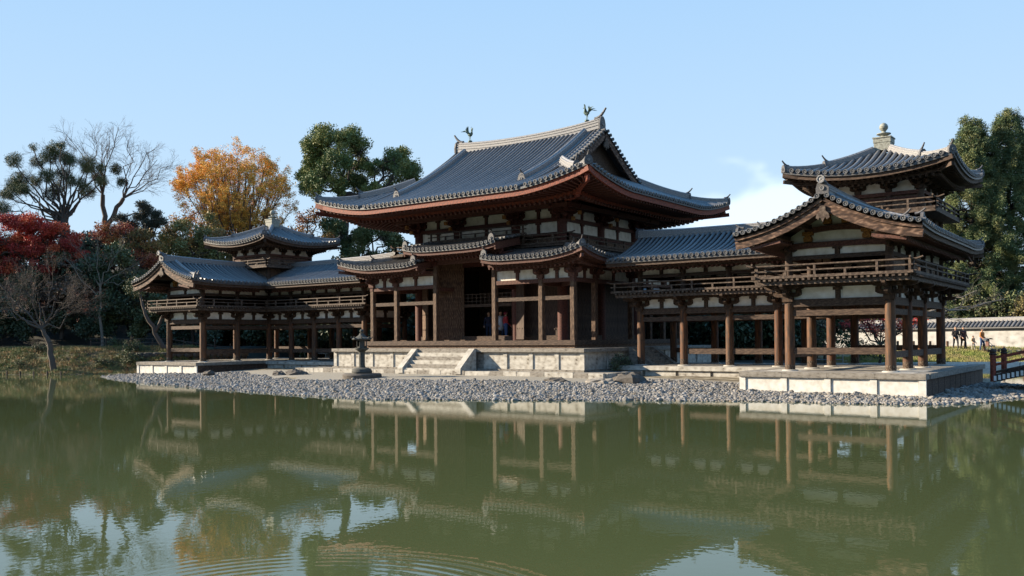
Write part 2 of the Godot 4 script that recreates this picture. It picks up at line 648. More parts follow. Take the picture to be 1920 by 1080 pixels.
func build_water() -> void:
	# a disc of water round the spot where a fish has just risen: rings run out from there
	var o := Vector3(25.6, 0, 33.5)
	var rad := PackedFloat32Array([0.0])
	var r := 0.0
	while r < 3.2:
		r += 0.022
		rad.push_back(r)
	var s := 0.03
	while r < 2500.0:
		s *= 1.35
		r += s
		rad.push_back(r)
	var seg := 160
	var v := PackedVector3Array()
	var n := PackedVector3Array()
	for k in rad.size():
		for j in seg + 1:
			var a := TAU * (j % seg) / seg
			var q := rad[k]
			var env := exp(-pow((q - 2.05) / 0.42, 2.0)) * (0.6 + 0.4 * sin(a + 0.6) * sin(a * 2.0 - 0.5))
			env = maxf(env, 0.0) * 0.0011
			var ph := TAU * q / 0.15
			v.push_back(o + Vector3(cos(a) * q, env * sin(ph), sin(a) * q))
			var sl := env * cos(ph) * TAU / 0.15
			n.push_back(Vector3(-cos(a) * sl, 1, -sin(a) * sl).normalized())
	var idx := PackedInt32Array()
	for k in rad.size() - 1:
		for j in seg:
			var a := k * (seg + 1) + j
			var b := a + seg + 1
			idx.append_array([a, b, a + 1, a + 1, b, b + 1])
	var arr := []
	arr.resize(Mesh.ARRAY_MAX)
	arr[Mesh.ARRAY_VERTEX] = v
	arr[Mesh.ARRAY_NORMAL] = n
	arr[Mesh.ARRAY_INDEX] = idx
	var am := ArrayMesh.new()
	am.add_surface_from_arrays(Mesh.PRIMITIVE_TRIANGLES, arr)
	var w := MeshInstance3D.new()
	w.name = "pond_water"
	w.mesh = am
	w.material_override = M.water
	add_child(w)
	w.set_meta("kind", "structure")


func on_ground(x: float, z: float) -> float:
	return ground_y(x, z, shore_distance(Vector2(x, z)))


func pebble_mesh(seed_: int) -> ArrayMesh:
	var m := MB.new()
	m.coloured = false
	var nz := FastNoiseLite.new()
	nz.seed = seed_
	nz.frequency = 0.9
	m.ball(Vector3.ZERO, Vector3(0.5, 0.34, 0.4), 5, 7, nz, 0.28)
	return m.mesh(Vector3.ZERO)


func pebble_tone() -> Color:
	var g := rng.randf_range(0.085, 0.235)
	var w := rng.randf_range(0.0, 0.035)
	return Color(g + w, g + w * 0.3, g - w * 0.5)


func build_shore() -> void:
	# cobbles of the shingle beach: the largest ones singly, the rest as one mass
	var kinds := [pebble_mesh(1), pebble_mesh(2), pebble_mesh(3), pebble_mesh(4)]
	var spots := []
	rng.seed = 77
	var tries := 0
	while spots.size() < 46000 and tries < 260000:
		tries += 1
		var x := rng.randf_range(-25.0, 27.4)
		var z := rng.randf_range(-7.0, 14.6)
		# shingle lies between the water and the sand strip along the stone kerbs
		var inner := 4.95
		for k in INNER.size() - 1:
			if x >= INNER[k].x and x < INNER[k + 1].x:
				inner = lerpf(INNER[k].y, INNER[k + 1].y, (x - INNER[k].x) / (INNER[k + 1].x - INNER[k].x))
		inner += 0.35 * relief.get_noise_2d(x * 9.0, z * 9.0)
		if x > 24.6:
			inner = -7.0
		if z < inner:
			continue
		var p := Vector2(x, z)
		var d := shore_distance(p)
		if d < -0.35:
			continue
		if x > 24.6 and d < -0.2:
			continue
		spots.push_back([x, z, d])
	spots.sort_custom(func(a, b): return (Vector2(a[0], a[1]) - Vector2(SPOT.x, SPOT.z)).length_squared() < (Vector2(b[0], b[1]) - Vector2(SPOT.x, SPOT.z)).length_squared())
	var beach := MB.new()
	# the bed the cobbles lie on
	var bed := setting_grid("shingle_beach")
	var near := 300
	var mats := []
	for k in 8:
		mats.push_back(mk(pebble_tone(), 0.85))
	for k in near:
		var q: Array = spots[k * 2]
		var o := MeshInstance3D.new()
		o.name = numbered(bed, "cobble")
		o.mesh = kinds[k % 4]
		o.material_override = mats[rng.randi() % 8]
		bed.add_child(o)
		o.transform = cobble_at(q, 1.12)
	var rest := []
	for k in spots.size():
		if k < near * 2 and k % 2 == 0:
			continue
		rest.push_back(spots[k])
	var first := true
	var mm := MultiMesh.new()
	mm.transform_format = MultiMesh.TRANSFORM_3D
	mm.use_colors = true
	mm.mesh = kinds[1]
	mm.instance_count = rest.size()
	for k in rest.size():
		mm.set_instance_transform(k, cobble_at(rest[k], 1.0))
		mm.set_instance_color(k, pebble_tone())
	var mi := MultiMeshInstance3D.new()
	mi.name = "cobbles"
	mi.multimesh = mm
	mi.material_override = M.pebble
	bed.add_child(mi)
	mi.set_meta("kind", "stuff")


func cobble_at(q: Array, k: float) -> Transform3D:
	var s := k * (0.06 + 0.11 * pow(rng.randf(), 1.5))
	if rng.randf() < 0.06:
		s *= 1.7
	var b := Basis.from_euler(Vector3(rng.randf_range(-0.5, 0.5), rng.randf() * TAU, rng.randf_range(-0.5, 0.5))) * Basis.from_scale(Vector3(s, s * rng.randf_range(0.8, 1.15), s))
	return Transform3D(b, Vector3(q[0], ground_y(q[0], q[1], q[2]) + s * 0.1, q[1]))


# a thin bed of grit just above the ground under the cobbles
func setting_grid(called: String) -> MeshInstance3D:
	var m := nb()
	var cells := {}
	var st := 0.8
	for i in range(-32, 35):
		for j in range(-9, 19):
			var x := i * st
			var z := j * st
			cells[Vector2i(i, j)] = Vector3(x, ground_y(x, z, shore_distance(Vector2(x, z))) + 0.012, z)
	for i in range(-32, 34):
		for j in range(-9, 18):
			var a: Vector3 = cells[Vector2i(i, j)]
			if a.y < -0.25 or (absf(a.x) < 17.6 and a.z < 1.0) or a.x < -24.4 or (absf(a.x) < 24.0 and a.z < 1.0):
				continue
			m.quad(a, cells[Vector2i(i, j + 1)], cells[Vector2i(i + 1, j + 1)], cells[Vector2i(i + 1, j)])
	return setting(m, called, M.sand)


# ---------------------------------------------------------------- roofs
# One roof slope. O: a point on the eave line; sd: along the eave; dd: horizontally up the slope.
# y(s, d) is the height of the tiled surface, lo(s) and hi(s) where the slope starts and ends.
func slope(roof: Node, sheet: MB, O: Vector3, sd: Vector3, dd: Vector3, s0: float, s1: float, lo: Callable, hi: Callable, y: Callable, sp: float, r: float, single: bool, rest: MB) -> void:
	var ns := maxi(4, int((s1 - s0) / 0.55))
	var nd := 9
	var grid := []
	for i in ns + 1:
		var s := lerpf(s0, s1, float(i) / ns)
		var a: float = lo.call(s)
		var b: float = maxf(hi.call(s), a)
		var row := PackedVector3Array()
		for j in nd + 1:
			var d := lerpf(a, b, float(j) / nd)
			var p := O + sd * s + dd * d
			p.y = y.call(s, d)
			row.push_back(p)
		grid.push_back(row)
	var turn := sd.cross(dd).y > 0.0
	var th := Vector3(0, 0.1, 0)
	for i in ns:
		for j in nd:
			var a: Vector3 = grid[i][j]
			var b: Vector3 = grid[i + 1][j]
			var c: Vector3 = grid[i + 1][j + 1]
			var e: Vector3 = grid[i][j + 1]
			if turn:
				sheet.quad(a, b, c, e)
				sheet.quad(a - th, e - th, c - th, b - th)
			else:
				sheet.quad(a, e, c, b)
				sheet.quad(a - th, b - th, c - th, e - th)
		# eave edge
		var p: Vector3 = grid[i][0]
		var q: Vector3 = grid[i + 1][0]
		if turn:
			sheet.quad(p - th, q - th, q, p)
		else:
			sheet.quad(q - th, p - th, p, q)
	var count := int(floor((s1 - s0) / sp))
	var start := s0 + ((s1 - s0) - (count - 1) * sp) * 0.5
	for k in count:
		var s := start + k * sp
		var a: float = lo.call(s)
		var b: float = hi.call(s)
		if b - a < 0.3:
			continue
		var m: MB = nb() if single else rest
		m.coloured = true
		roll(m, O, sd, dd, s, a, b, y, r, a < 0.01)
		if single:
			part(m, "tile_row", M.tile[(k * k * 7 + k * 5 + int(absf(s) * 3.1)) % 6], roof)


func roll(m: MB, O: Vector3, sd: Vector3, dd: Vector3, s: float, a: float, b: float, y: Callable, r: float, eave: bool) -> void:
	var n := 9
	var pts := PackedVector3Array()
	for j in n + 1:
		var d := lerpf(a - (0.03 if eave else 0.0), b, float(j) / n)
		var p := O + sd * s + dd * d
		p.y = y.call(s, maxf(d, 0.0)) + 0.075 + 0.014 * relief.get_noise_3d(p.x * 14.0, d * 8.0, p.z * 14.0)
		p += sd * (0.014 * relief.get_noise_3d(p.x * 9.0 + 50.0, d * 6.0, p.z * 9.0))
		pts.push_back(p)
	var prev := PackedVector3Array()
	var pn := PackedVector3Array()
	for j in n + 1:
		var tn := (pts[mini(j + 1, n)] - pts[maxi(j - 1, 0)]).normalized()
		var up := sd.cross(tn)
		if up.y < 0.0:
			up = -up
		up = up.normalized()
		var ring := PackedVector3Array()
		var nn := PackedVector3Array()
		for q in 7:
			var an := -0.5 + (PI + 1.0) * q / 6.0
			var dir := sd * cos(an) + up * sin(an)
			ring.push_back(pts[j] + dir * r)
			nn.push_back(dir)
		if j > 0:
			for q in 6:
				var A := prev[q]; var B := prev[q + 1]; var C := ring[q + 1]; var E := ring[q]
				if (B - A).cross(E - A).dot(pn[q]) > 0.0:
					m.t(A, B, C, pn[q], pn[q + 1], nn[q + 1])
					m.t(A, C, E, pn[q], nn[q + 1], nn[q])
				else:
					m.t(A, C, B, pn[q], nn[q + 1], pn[q + 1])
					m.t(A, E, C, pn[q], nn[q], nn[q + 1])
		prev = ring
		pn = nn
	if eave:
		end_disc(m, pts[0], -dd, r * 1.12)


# the round end tile: a raised rim round a sunk face with a boss
func end_disc(m: MB, p: Vector3, out: Vector3, r: float) -> void:
	m.tint = Color(1.5, 1.48, 1.42)      # end tiles are paler than the rolls
	var side := out.cross(Vector3.UP).normalized()
	var up := side.cross(out).normalized()
	if up.y < 0.0:
		up = -up
	var seg := 10
	for k in seg:
		var a0 := TAU * k / seg
		var a1 := TAU * (k + 1) / seg
		var d0 := side * cos(a0) + up * sin(a0)
		var d1 := side * cos(a1) + up * sin(a1)
		var f := p + out * 0.045
		var rim0 := f + d0 * r
		var rim1 := f + d1 * r
		var in0 := f + d0 * r * 0.74
		var in1 := f + d1 * r * 0.74
		var dn0 := p + out * 0.02 + d0 * r * 0.7
		var dn1 := p + out * 0.02 + d1 * r * 0.7
		var bs0 := p + out * 0.02 + d0 * r * 0.36
		var bs1 := p + out * 0.02 + d1 * r * 0.36
		face(m, rim0, rim1, in1, in0, out)
		face(m, in0, in1, dn1, dn0, out)
		face(m, dn0, dn1, bs1, bs0, out)
		face(m, bs0, bs1, p + out * 0.04, p + out * 0.04, out)
		face(m, p - out * 0.03 + d0 * r, p - out * 0.03 + d1 * r, rim1, rim0, d0)
	m.tint = Color(1, 1, 1)


func face(m: MB, a: Vector3, b: Vector3, c: Vector3, d: Vector3, out: Vector3) -> void:
	var q := (b - a).cross(c - a)
	if q.length_squared() < 1e-16:
		q = (c - a).cross(d - a)
	if q.dot(out) > 0.0:
		m.quad(a, b, c, d)
	else:
		m.quad(d, c, b, a)


# ridge of stacked flat tiles under a round cap, along a path
func ridge_section(w: float, h: float) -> PackedVector2Array:
	var l := [Vector2(0.5, -0.15), Vector2(0.5, 0.18), Vector2(0.56, 0.2), Vector2(0.56, 0.27), Vector2(0.45, 0.28), Vector2(0.45, 0.48), Vector2(0.5, 0.5), Vector2(0.5, 0.57), Vector2(0.39, 0.58), Vector2(0.39, 0.76), Vector2(0.44, 0.77), Vector2(0.44, 0.83), Vector2(0.24, 0.86), Vector2(0.17, 0.97), Vector2(0.06, 1.03)]
	var out := PackedVector2Array()
	for p in l:
		out.push_back(Vector2(p.x * w, p.y * h))
	for i in range(l.size() - 1, -1, -1):
		out.push_back(Vector2(-l[i].x * w, l[i].y * h))
	return out


func ridge(parent: Node, called: String, p: PackedVector3Array, w: float, h: float, both := false, horn := 1.0) -> void:
	var m := nb()
	m.coloured = true
	m.sweep(p, ridge_section(w, h))
	var k := p.size()
	var a := (p[k - 1] - p[k - 2]); a.y = 0.0
	ridge_end(m, p[k - 1], a.normalized(), w, h, horn)
	if both:
		var b := (p[0] - p[1]); b.y = 0.0
		ridge_end(m, p[0], b.normalized(), w, h, horn)
	part(m, called, M.ridge, parent)


# demon-tile plate with a curled horn at the end of a ridge
func ridge_end(m: MB, p: Vector3, out: Vector3, w: float, h: float, horn: float) -> void:
	var side := out.cross(Vector3.UP).normalized()
	var o := p + out * 0.01
	m.coloured = true
	m.tint = Color(0.34, 0.34, 0.36)
	m.prism(PackedVector2Array([Vector2(-0.62 * w, -0.25 * h), Vector2(0.62 * w, -0.25 * h), Vector2(0.66 * w, 0.35 * h), Vector2(0.5 * w, 0.85 * h), Vector2(0.2 * w, 1.12 * h), Vector2(-0.2 * w, 1.12 * h), Vector2(-0.5 * w, 0.85 * h), Vector2(-0.66 * w, 0.35 * h)]), o, side, Vector3.UP, out * 0.1)
	end_disc(m, o + out * 0.1 + Vector3(0, h * 0.35, 0), out, w * 0.22)
	if horn > 0.0:
		var q := pv([])
		var r := pf([])
		for i in 6:
			var t := i / 5.0
			q.push_back(p - out * (0.7 * h * (1.0 - t)) + out * (0.6 * h * t) + Vector3(0, h * (0.95 + 1.1 * horn * t * t), 0))
			r.push_back(w * 0.24 * (1.0 - 0.55 * t))
		m.tint = Color(0.34, 0.34, 0.36)
		m.tube(q, r, 7)
	m.tint = Color(1, 1, 1)


# short rolls laid across the edge of a gable, each ending in a disc
func verge(parent: Node, p: PackedVector3Array, out: Vector3, run: float, r: float, sp: float) -> void:
	var total := 0.0
	for i in p.size() - 1:
		total += p[i].distance_to(p[i + 1])
	var n := int(total / sp)
	for k in n:
		var want := (k + 0.5) * total / n
		var acc := 0.0
		for i in p.size() - 1:
			var l := p[i].distance_to(p[i + 1])
			if acc + l >= want:
				var q := p[i].lerp(p[i + 1], (want - acc) / l)
				var along := (p[i + 1] - p[i]).normalized()
				var up := along.cross(out)
				if up.y < 0.0:
					up = -up
				var m := nb()
				m.coloured = true
				q += up * 0.03
				m.tube(pv([q - out * run, q]), pf([r, r]), 9, false)
				end_disc(m, q, out, r * 1.12)
				part(m, "verge_tile", M.tile[k % 3], parent)
				break
			acc += l


# fascia boards, two tiers of rafters and the boarding above them under one eave
func eave(parent: Node, O: Vector3, sd: Vector3, dd: Vector3, s0: float, s1: float, lift: Callable, room: Callable, ye: float, deep: float, tier: float, drop: float, rise: float, sp: float, k: float, mf: Material, mr: Material) -> void:
	var fa := nb()
	var ra := nb()
	var bo := nb()
	var n := maxi(6, int((s1 - s0) / 0.6))
	var line := pv([])
	var line2 := pv([])
	var top := []
	for i in n + 1:
		var s := lerpf(s0, s1, float(i) / n)
		var L: float = lift.call(s)
		var R: float = room.call(s)
		line.push_back(O + sd * s + dd * minf(0.14, R) + Vector3(0, ye - 0.2 * k + L, 0))
		line2.push_back(O + sd * s + dd * minf(tier, R) + Vector3(0, ye - drop + L * 0.62, 0))
		var row := []
		for d in [0.1, tier, deep]:
			var dc := minf(d, R)
			row.push_back(O + sd * s + dd * dc + Vector3(0, under_y(ye, dc, tier, deep, drop, rise, k) + 0.075 * k + L * (1.0 - 0.38 * minf(1.0, dc / tier)) * (1.0 if dc <= tier else maxf(0.0, 1.0 - (dc - tier) / maxf(0.1, deep - tier))), 0))
		top.push_back(row)
	fa.sweep(line, PackedVector2Array([Vector2(-0.05, -0.13 * k), Vector2(0.05, -0.13 * k), Vector2(0.05, 0.12 * k), Vector2(-0.05, 0.12 * k)]))
	part(fa, "fascia", mf, parent)
	var f2 := nb()
	f2.sweep(line2, PackedVector2Array([Vector2(-0.06, -0.09 * k), Vector2(0.06, -0.09 * k), Vector2(0.06, 0.1 * k), Vector2(-0.06, 0.1 * k)]))
	part(f2, "flying_fascia", mf, parent)
	for i in n:
		for j in 2:
			bo.quad(top[i][j], top[i + 1][j], top[i + 1][j + 1], top[i][j + 1])
	part(bo, "eave_boarding", M.board, parent)
	var cnt := int((s1 - s0) / sp)
	for i in cnt:
		var s := s0 + (i + 0.5) * (s1 - s0) / cnt
		var L: float = lift.call(s)
		var R: float = room.call(s)
		var a := minf(0.22, R)
		var b := minf(tier + 0.15, R)
		if b - a > 0.15:
			ra.beam(O + sd * s + dd * a + Vector3(0, under_y(ye, a, tier, deep, drop, rise, k) + L, 0), O + sd * s + dd * b + Vector3(0, under_y(ye, minf(b, tier), tier, deep, drop, rise, k) + L * 0.62, 0), 0.1 * k, 0.12 * k)
		a = minf(tier - 0.12, R)
		b = minf(deep, R)
		if b - a > 0.2:
			ra.beam(O + sd * s + dd * a + Vector3(0, ye - drop - 0.16 * k + L * 0.62, 0), O + sd * s + dd * b + Vector3(0, under_y(ye, b, tier, deep, drop, rise, k) - 0.06 * k, 0), 0.11 * k, 0.14 * k)
	if ra.v.size() > 0:
		stuff(part(ra, "rafters", mr, parent))


func under_y(ye: float, d: float, tier: float, deep: float, drop: float, rise: float, k: float) -> float:
	if d <= tier:
		return ye - 0.36 * k + (0.36 * k - drop + 0.12 * k) * d / tier
	return ye - drop + 0.04 * k + rise * (d - tier) / (deep - tier)


# bracket set carrying an eave or a balcony: bearing blocks and boat arms stepping outwards
func bracket(m: MB, p: Vector3, o: Vector3, steps: int, k: float) -> void:
	var w := Vector3(o.z, 0, -o.x)
	m.box(p + Vector3(0, 0.1 * k, 0), Vector3(0.36 * k, 0.2 * k, 0.36 * k), w, Vector3.UP, o)
	m.box(p + Vector3(0, -0.02 * k, 0), Vector3(0.26 * k, 0.08 * k, 0.26 * k), w, Vector3.UP, o)
	for i in steps:
		var y := (0.26 + 0.27 * i) * k
		for j in i + 1:
			var q := p + o * (0.34 * k * j) + Vector3(0, y, 0)
			var l := (0.95 if j == i else 1.25) * k
			arm(m, q, w, l, 0.13 * k)
			for e in [-1.0, 0.0, 1.0]:
				m.box(q + w * (e * (l * 0.5 - 0.1 * k)) + Vector3(0, 0.135 * k, 0), Vector3(0.18, 0.12, 0.18) * k, w, Vector3.UP, o)
		var l2 := (0.5 + 0.34 * i) * k
		arm(m, p + Vector3(0, y, 0) + o * (l2 * 0.5 - 0.1 * k), o, l2 + 0.34 * k, 0.13 * k)
		m.box(p + o * (0.34 * k * (i + 1)) + Vector3(0, y + 0.135 * k, 0), Vector3(0.18, 0.12, 0.18) * k, w, Vector3.UP, o)


func arm(m: MB, q: Vector3, along: Vector3, l: float, t: float) -> void:
	var side := along.cross(Vector3.UP).normalized()
	var h := t * 0.62
	m.prism(PackedVector2Array([Vector2(-0.5 * l, h), Vector2(-0.5 * l, 0.1 * h), Vector2(-0.42 * l, -0.6 * h), Vector2(-0.3 * l, -h), Vector2(0.3 * l, -h), Vector2(0.42 * l, -0.6 * h), Vector2(0.5 * l, 0.1 * h), Vector2(0.5 * l, h)]), q - side * t * 0.5, along, Vector3.UP, side * t)


# balcony railing of three rails with short posts; both ends run past the corner posts
func railing(parent: Node, a: Vector3, b: Vector3, h: float, mt: Material, over := 0.22) -> void:
	var m := nb()
	var d := (b - a).normalized()
	var n := maxi(2, int(a.distance_to(b) / 0.95))
	for i in n + 1:
		var q := a.lerp(b, float(i) / n)
		var tall := h if (i % 2 == 0 or i == n) else h * 0.62
		m.box(q + Vector3(0, tall * 0.5, 0), Vector3(0.085, tall, 0.085))
	m.beam(a - d * over + Vector3(0, 0.06, 0), b + d * over + Vector3(0, 0.06, 0), 0.1, 0.1)
	m.beam(a - d * over + Vector3(0, h * 0.6, 0), b + d * over + Vector3(0, h * 0.6, 0), 0.075, 0.05)
	for e in [[a, -d], [b, d]]:
		var p: Vector3 = e[0]
		var q: Vector3 = e[1]
		m.tube(pv([p + Vector3(0, h, 0), p + q * over + Vector3(0, h, 0), p + q * (over + 0.22) + Vector3(0, h + 0.07, 0)]), pf([0.04, 0.04, 0.035]), 6)
	m.tube(pv([a + Vector3(0, h, 0), b + Vector3(0, h, 0)]), pf([0.04, 0.04]), 6)
	part(m, "railing", mt, parent)


func post(parent: Node, x: float, z: float, y0: float, y1: float, r: float, mt: Material, called := "column") -> void:
	var m := nb()
	m.tube(pv([Vector3(x, y0, z), Vector3(x, y0 + (y1 - y0) * 0.55, z), Vector3(x, y1, z)]), pf([r, r, r * 0.93]), 16)
	part(m, called, mt, parent)


func square_post(parent: Node, x: float, z: float, y0: float, y1: float, w: float, mt: Material) -> void:
	var m := nb()
	var q := w * 0.5
	var c := q * 0.25
	m.prism(PackedVector2Array([Vector2(-q + c, -q), Vector2(q - c, -q), Vector2(q, -q + c), Vector2(q, q - c), Vector2(q - c, q), Vector2(-q + c, q), Vector2(-q, q - c), Vector2(-q, -q + c)]), Vector3(x, y0, z), Vector3(1, 0, 0), Vector3(0, 0, 1), Vector3(0, y1 - y0, 0))
	part(m, "column", mt, parent)


func one_box(parent: Node, called: String, mt: Material, x0: float, x1: float, y0: float, y1: float, z0: float, z1: float) -> MeshInstance3D:
	var m := nb()
	m.slab(x0, x1, y0, y1, z0, z1)
	return part(m, called, mt, parent)


# ---------------------------------------------------------------- the central hall
func hall_rise(d: float) -> float:
	var t := d / 8.35
	return 4.45 * (0.62 * t + 0.38 * t * t)


func hall_lift(c: float) -> float:
	return 0.8 * pow(maxf(0.0, 1.0 - maxf(c, 0.0) / 4.6), 1.7)


func hall_y(c: float, d: float) -> float:
	return 9.72 + hall_rise(d) + hall_lift(c) * maxf(0.0, 1.0 - d / 4.4)


func build_hall() -> void:
	var H := thing("main_hall", "large central temple hall with red-painted eaves, hip-and-gable tiled roof and lower skirt roofs", "temple hall", Vector3(0, 0.62, -6))
	hall_base(H)
	hall_core(H)
	hall_roof(H)
	hall_skirt(H)


func hall_base(H: Node3D) -> void:
	var core := nb()
	core.slab(-8.55, 8.55, 0.3, 1.56, -13.5, 1.55)
	var P := part(core, "stone_platform", M.stone_grey, H)
	one_box(P, "coping", M.stone_grey, -8.8, 8.8, 1.562, 1.74, -13.7, 1.8)
	one_box(P, "plinth", M.stone_grey, -8.78, 8.78, 0.5, 0.7, -13.68, 1.78)
	var xs := [-8.62, -7.15, -5.6, -4.0, -2.45, 2.45, 4.0, 5.6, 7.15, 8.62]
	for i in xs.size():
		if absf(xs[i]) > 2.5:
			one_box(P, "stone_post", M.stone, xs[i] - 0.12, xs[i] + 0.12, 0.702, 1.56, 1.55, 1.68)
		if i < xs.size() - 1 and i != 4:
			one_box(P, "stone_panel", M.stone, xs[i] + 0.125, xs[i + 1] - 0.125, 0.702, 1.56, 1.552, 1.62 + 0.006 * (i % 3))
	var z := 1.3
	for i in 7:
		one_box(P, "stone_post", M.stone, 8.55, 8.68, 0.702, 1.56, z - 0.12, z + 0.12)
		one_box(P, "stone_panel", M.stone, 8.552, 8.62, 0.702, 1.56, z - 1.975, z - 0.125)
		z -= 2.1
	# front steps between sloping cheek stones
	var st := nb()
	st.slab(-1.85, 1.85, 0.45, 0.72, 1.79, 2.98)
	var S := part(st, "front_steps", M.stone, H)
	for i in 5:
		one_box(S, "step", M.stone_grey if i % 2 == 0 else M.stone, -1.82, 1.82, 0.724, 0.72 + 0.2 * (i + 1), 1.8, 2.92 - 0.215 * (i + 1))
	for e in [-1.0, 1.0]:
		var c := nb()
		c.prism(PackedVector2Array([Vector2(1.8, 0.45), Vector2(3.1, 0.45), Vector2(3.1, 0.74), Vector2(1.95, 1.735), Vector2(1.8, 1.735)]), Vector3(e * 1.83, 0, 0), Vector3(0, 0, 1), Vector3(0, 1, 0), Vector3(e * 0.38, 0, 0))
		part(c, "cheek_stone", M.stone, S)
	# side steps down to the right gallery
	for sd in [1.0, -1.0]:
		var ss := nb()
		ss.slab(minf(sd * 8.72, sd * 10.4), maxf(sd * 8.72, sd * 10.4), 0.4, 0.62, -5.2, -2.6)
		var SS := part(ss, "side_steps", M.stone_grey, H)
		for i in 5:
			var w: float = 1.55 - 0.3 * i
			one_box(SS, "step", M.stone_grey, sd * 8.8, sd * (8.8 + w), 0.624, 0.84 + 0.19 * i, -4.8, -3.0)
		for e in [-2.6, -5.0]:
			var c := nb()
			c.prism(PackedVector2Array([Vector2(8.8, 0.4), Vector2(10.45, 0.4), Vector2(10.45, 0.68), Vector2(8.95, 1.735), Vector2(8.8, 1.735)]), Vector3(0, 0, e), Vector3(sd, 0, 0), Vector3(0, 1, 0), Vector3(0, 0, -0.35))
			part(c, "cheek_stone", M.stone_grey, SS)
	# timber floor of the hall
	one_box(H, "timber_floor", M.board, -7.35, 7.35, 1.744, 2.12, -12.2, 0.3)
	one_box(H, "floor_edge", M.beam, -7.42, 7.42, 1.9, 2.15, 0.302, 0.42)
	one_box(H, "floor_edge", M.beam, 7.352, 7.45, 1.9, 2.15, -12.0, 0.3)
	for q in [[-6.3, -4.3, 0.08], [-1.9, -0.4, 0.0], [0.3, 1.9, -0.1]]:
		one_box(H, "loose_plank", M.post_grey, q[0], q[1], 2.152, 2.2, -0.7 + q[2], -0.45 + q[2])


# one bay of the painted upper wall: plaster panels framed by beams, with a strut in the middle
func wall_bay(parent: Node, a: Vector3, b: Vector3, out: Vector3, rows: Array, mt: Material, pm: Material, strut := true) -> void:
	var d := (b - a).normalized()
	var l := a.distance_to(b)
	var cuts := [0.0, 0.5, 1.0] if strut else [0.0, 1.0]
	for r in rows:
		for i in cuts.size() - 1:
			var p: Vector3 = a + d * (l * cuts[i] + (0.1 if i > 0 else 0.0))
			var q: Vector3 = a + d * (l * cuts[i + 1] - (0.1 if i < cuts.size() - 2 else 0.0))
			var m := nb()
			m.box((p + q) * 0.5 + Vector3(0, (r[0] + r[1]) * 0.5, 0) - out * 0.03, Vector3(p.distance_to(q), r[1] - r[0], 0.06), d, Vector3.UP, d.cross(Vector3.UP))
			part(m, "plaster_panel", pm, parent)
		if strut:
			var m := nb()
			m.box((a + b) * 0.5 + Vector3(0, (r[0] + r[1]) * 0.5, 0), Vector3(0.17, r[1] - r[0], 0.15), d, Vector3.UP, d.cross(Vector3.UP))
			m.box((a + b) * 0.5 + Vector3(0, r[1] - 0.07, 0), Vector3(0.34, 0.12, 0.2), d, Vector3.UP, d.cross(Vector3.UP))
			part(m, "strut", mt, parent)


func cross_beam(parent: Node, a: Vector3, b: Vector3, y0: float, y1: float, w: float, mt: Material, called := "tie_beam") -> void:
	var m := nb()
	m.beam(a + Vector3(0, (y0 + y1) * 0.5, 0), b + Vector3(0, (y0 + y1) * 0.5, 0), w, y1 - y0)
	part(m, called, mt, parent)


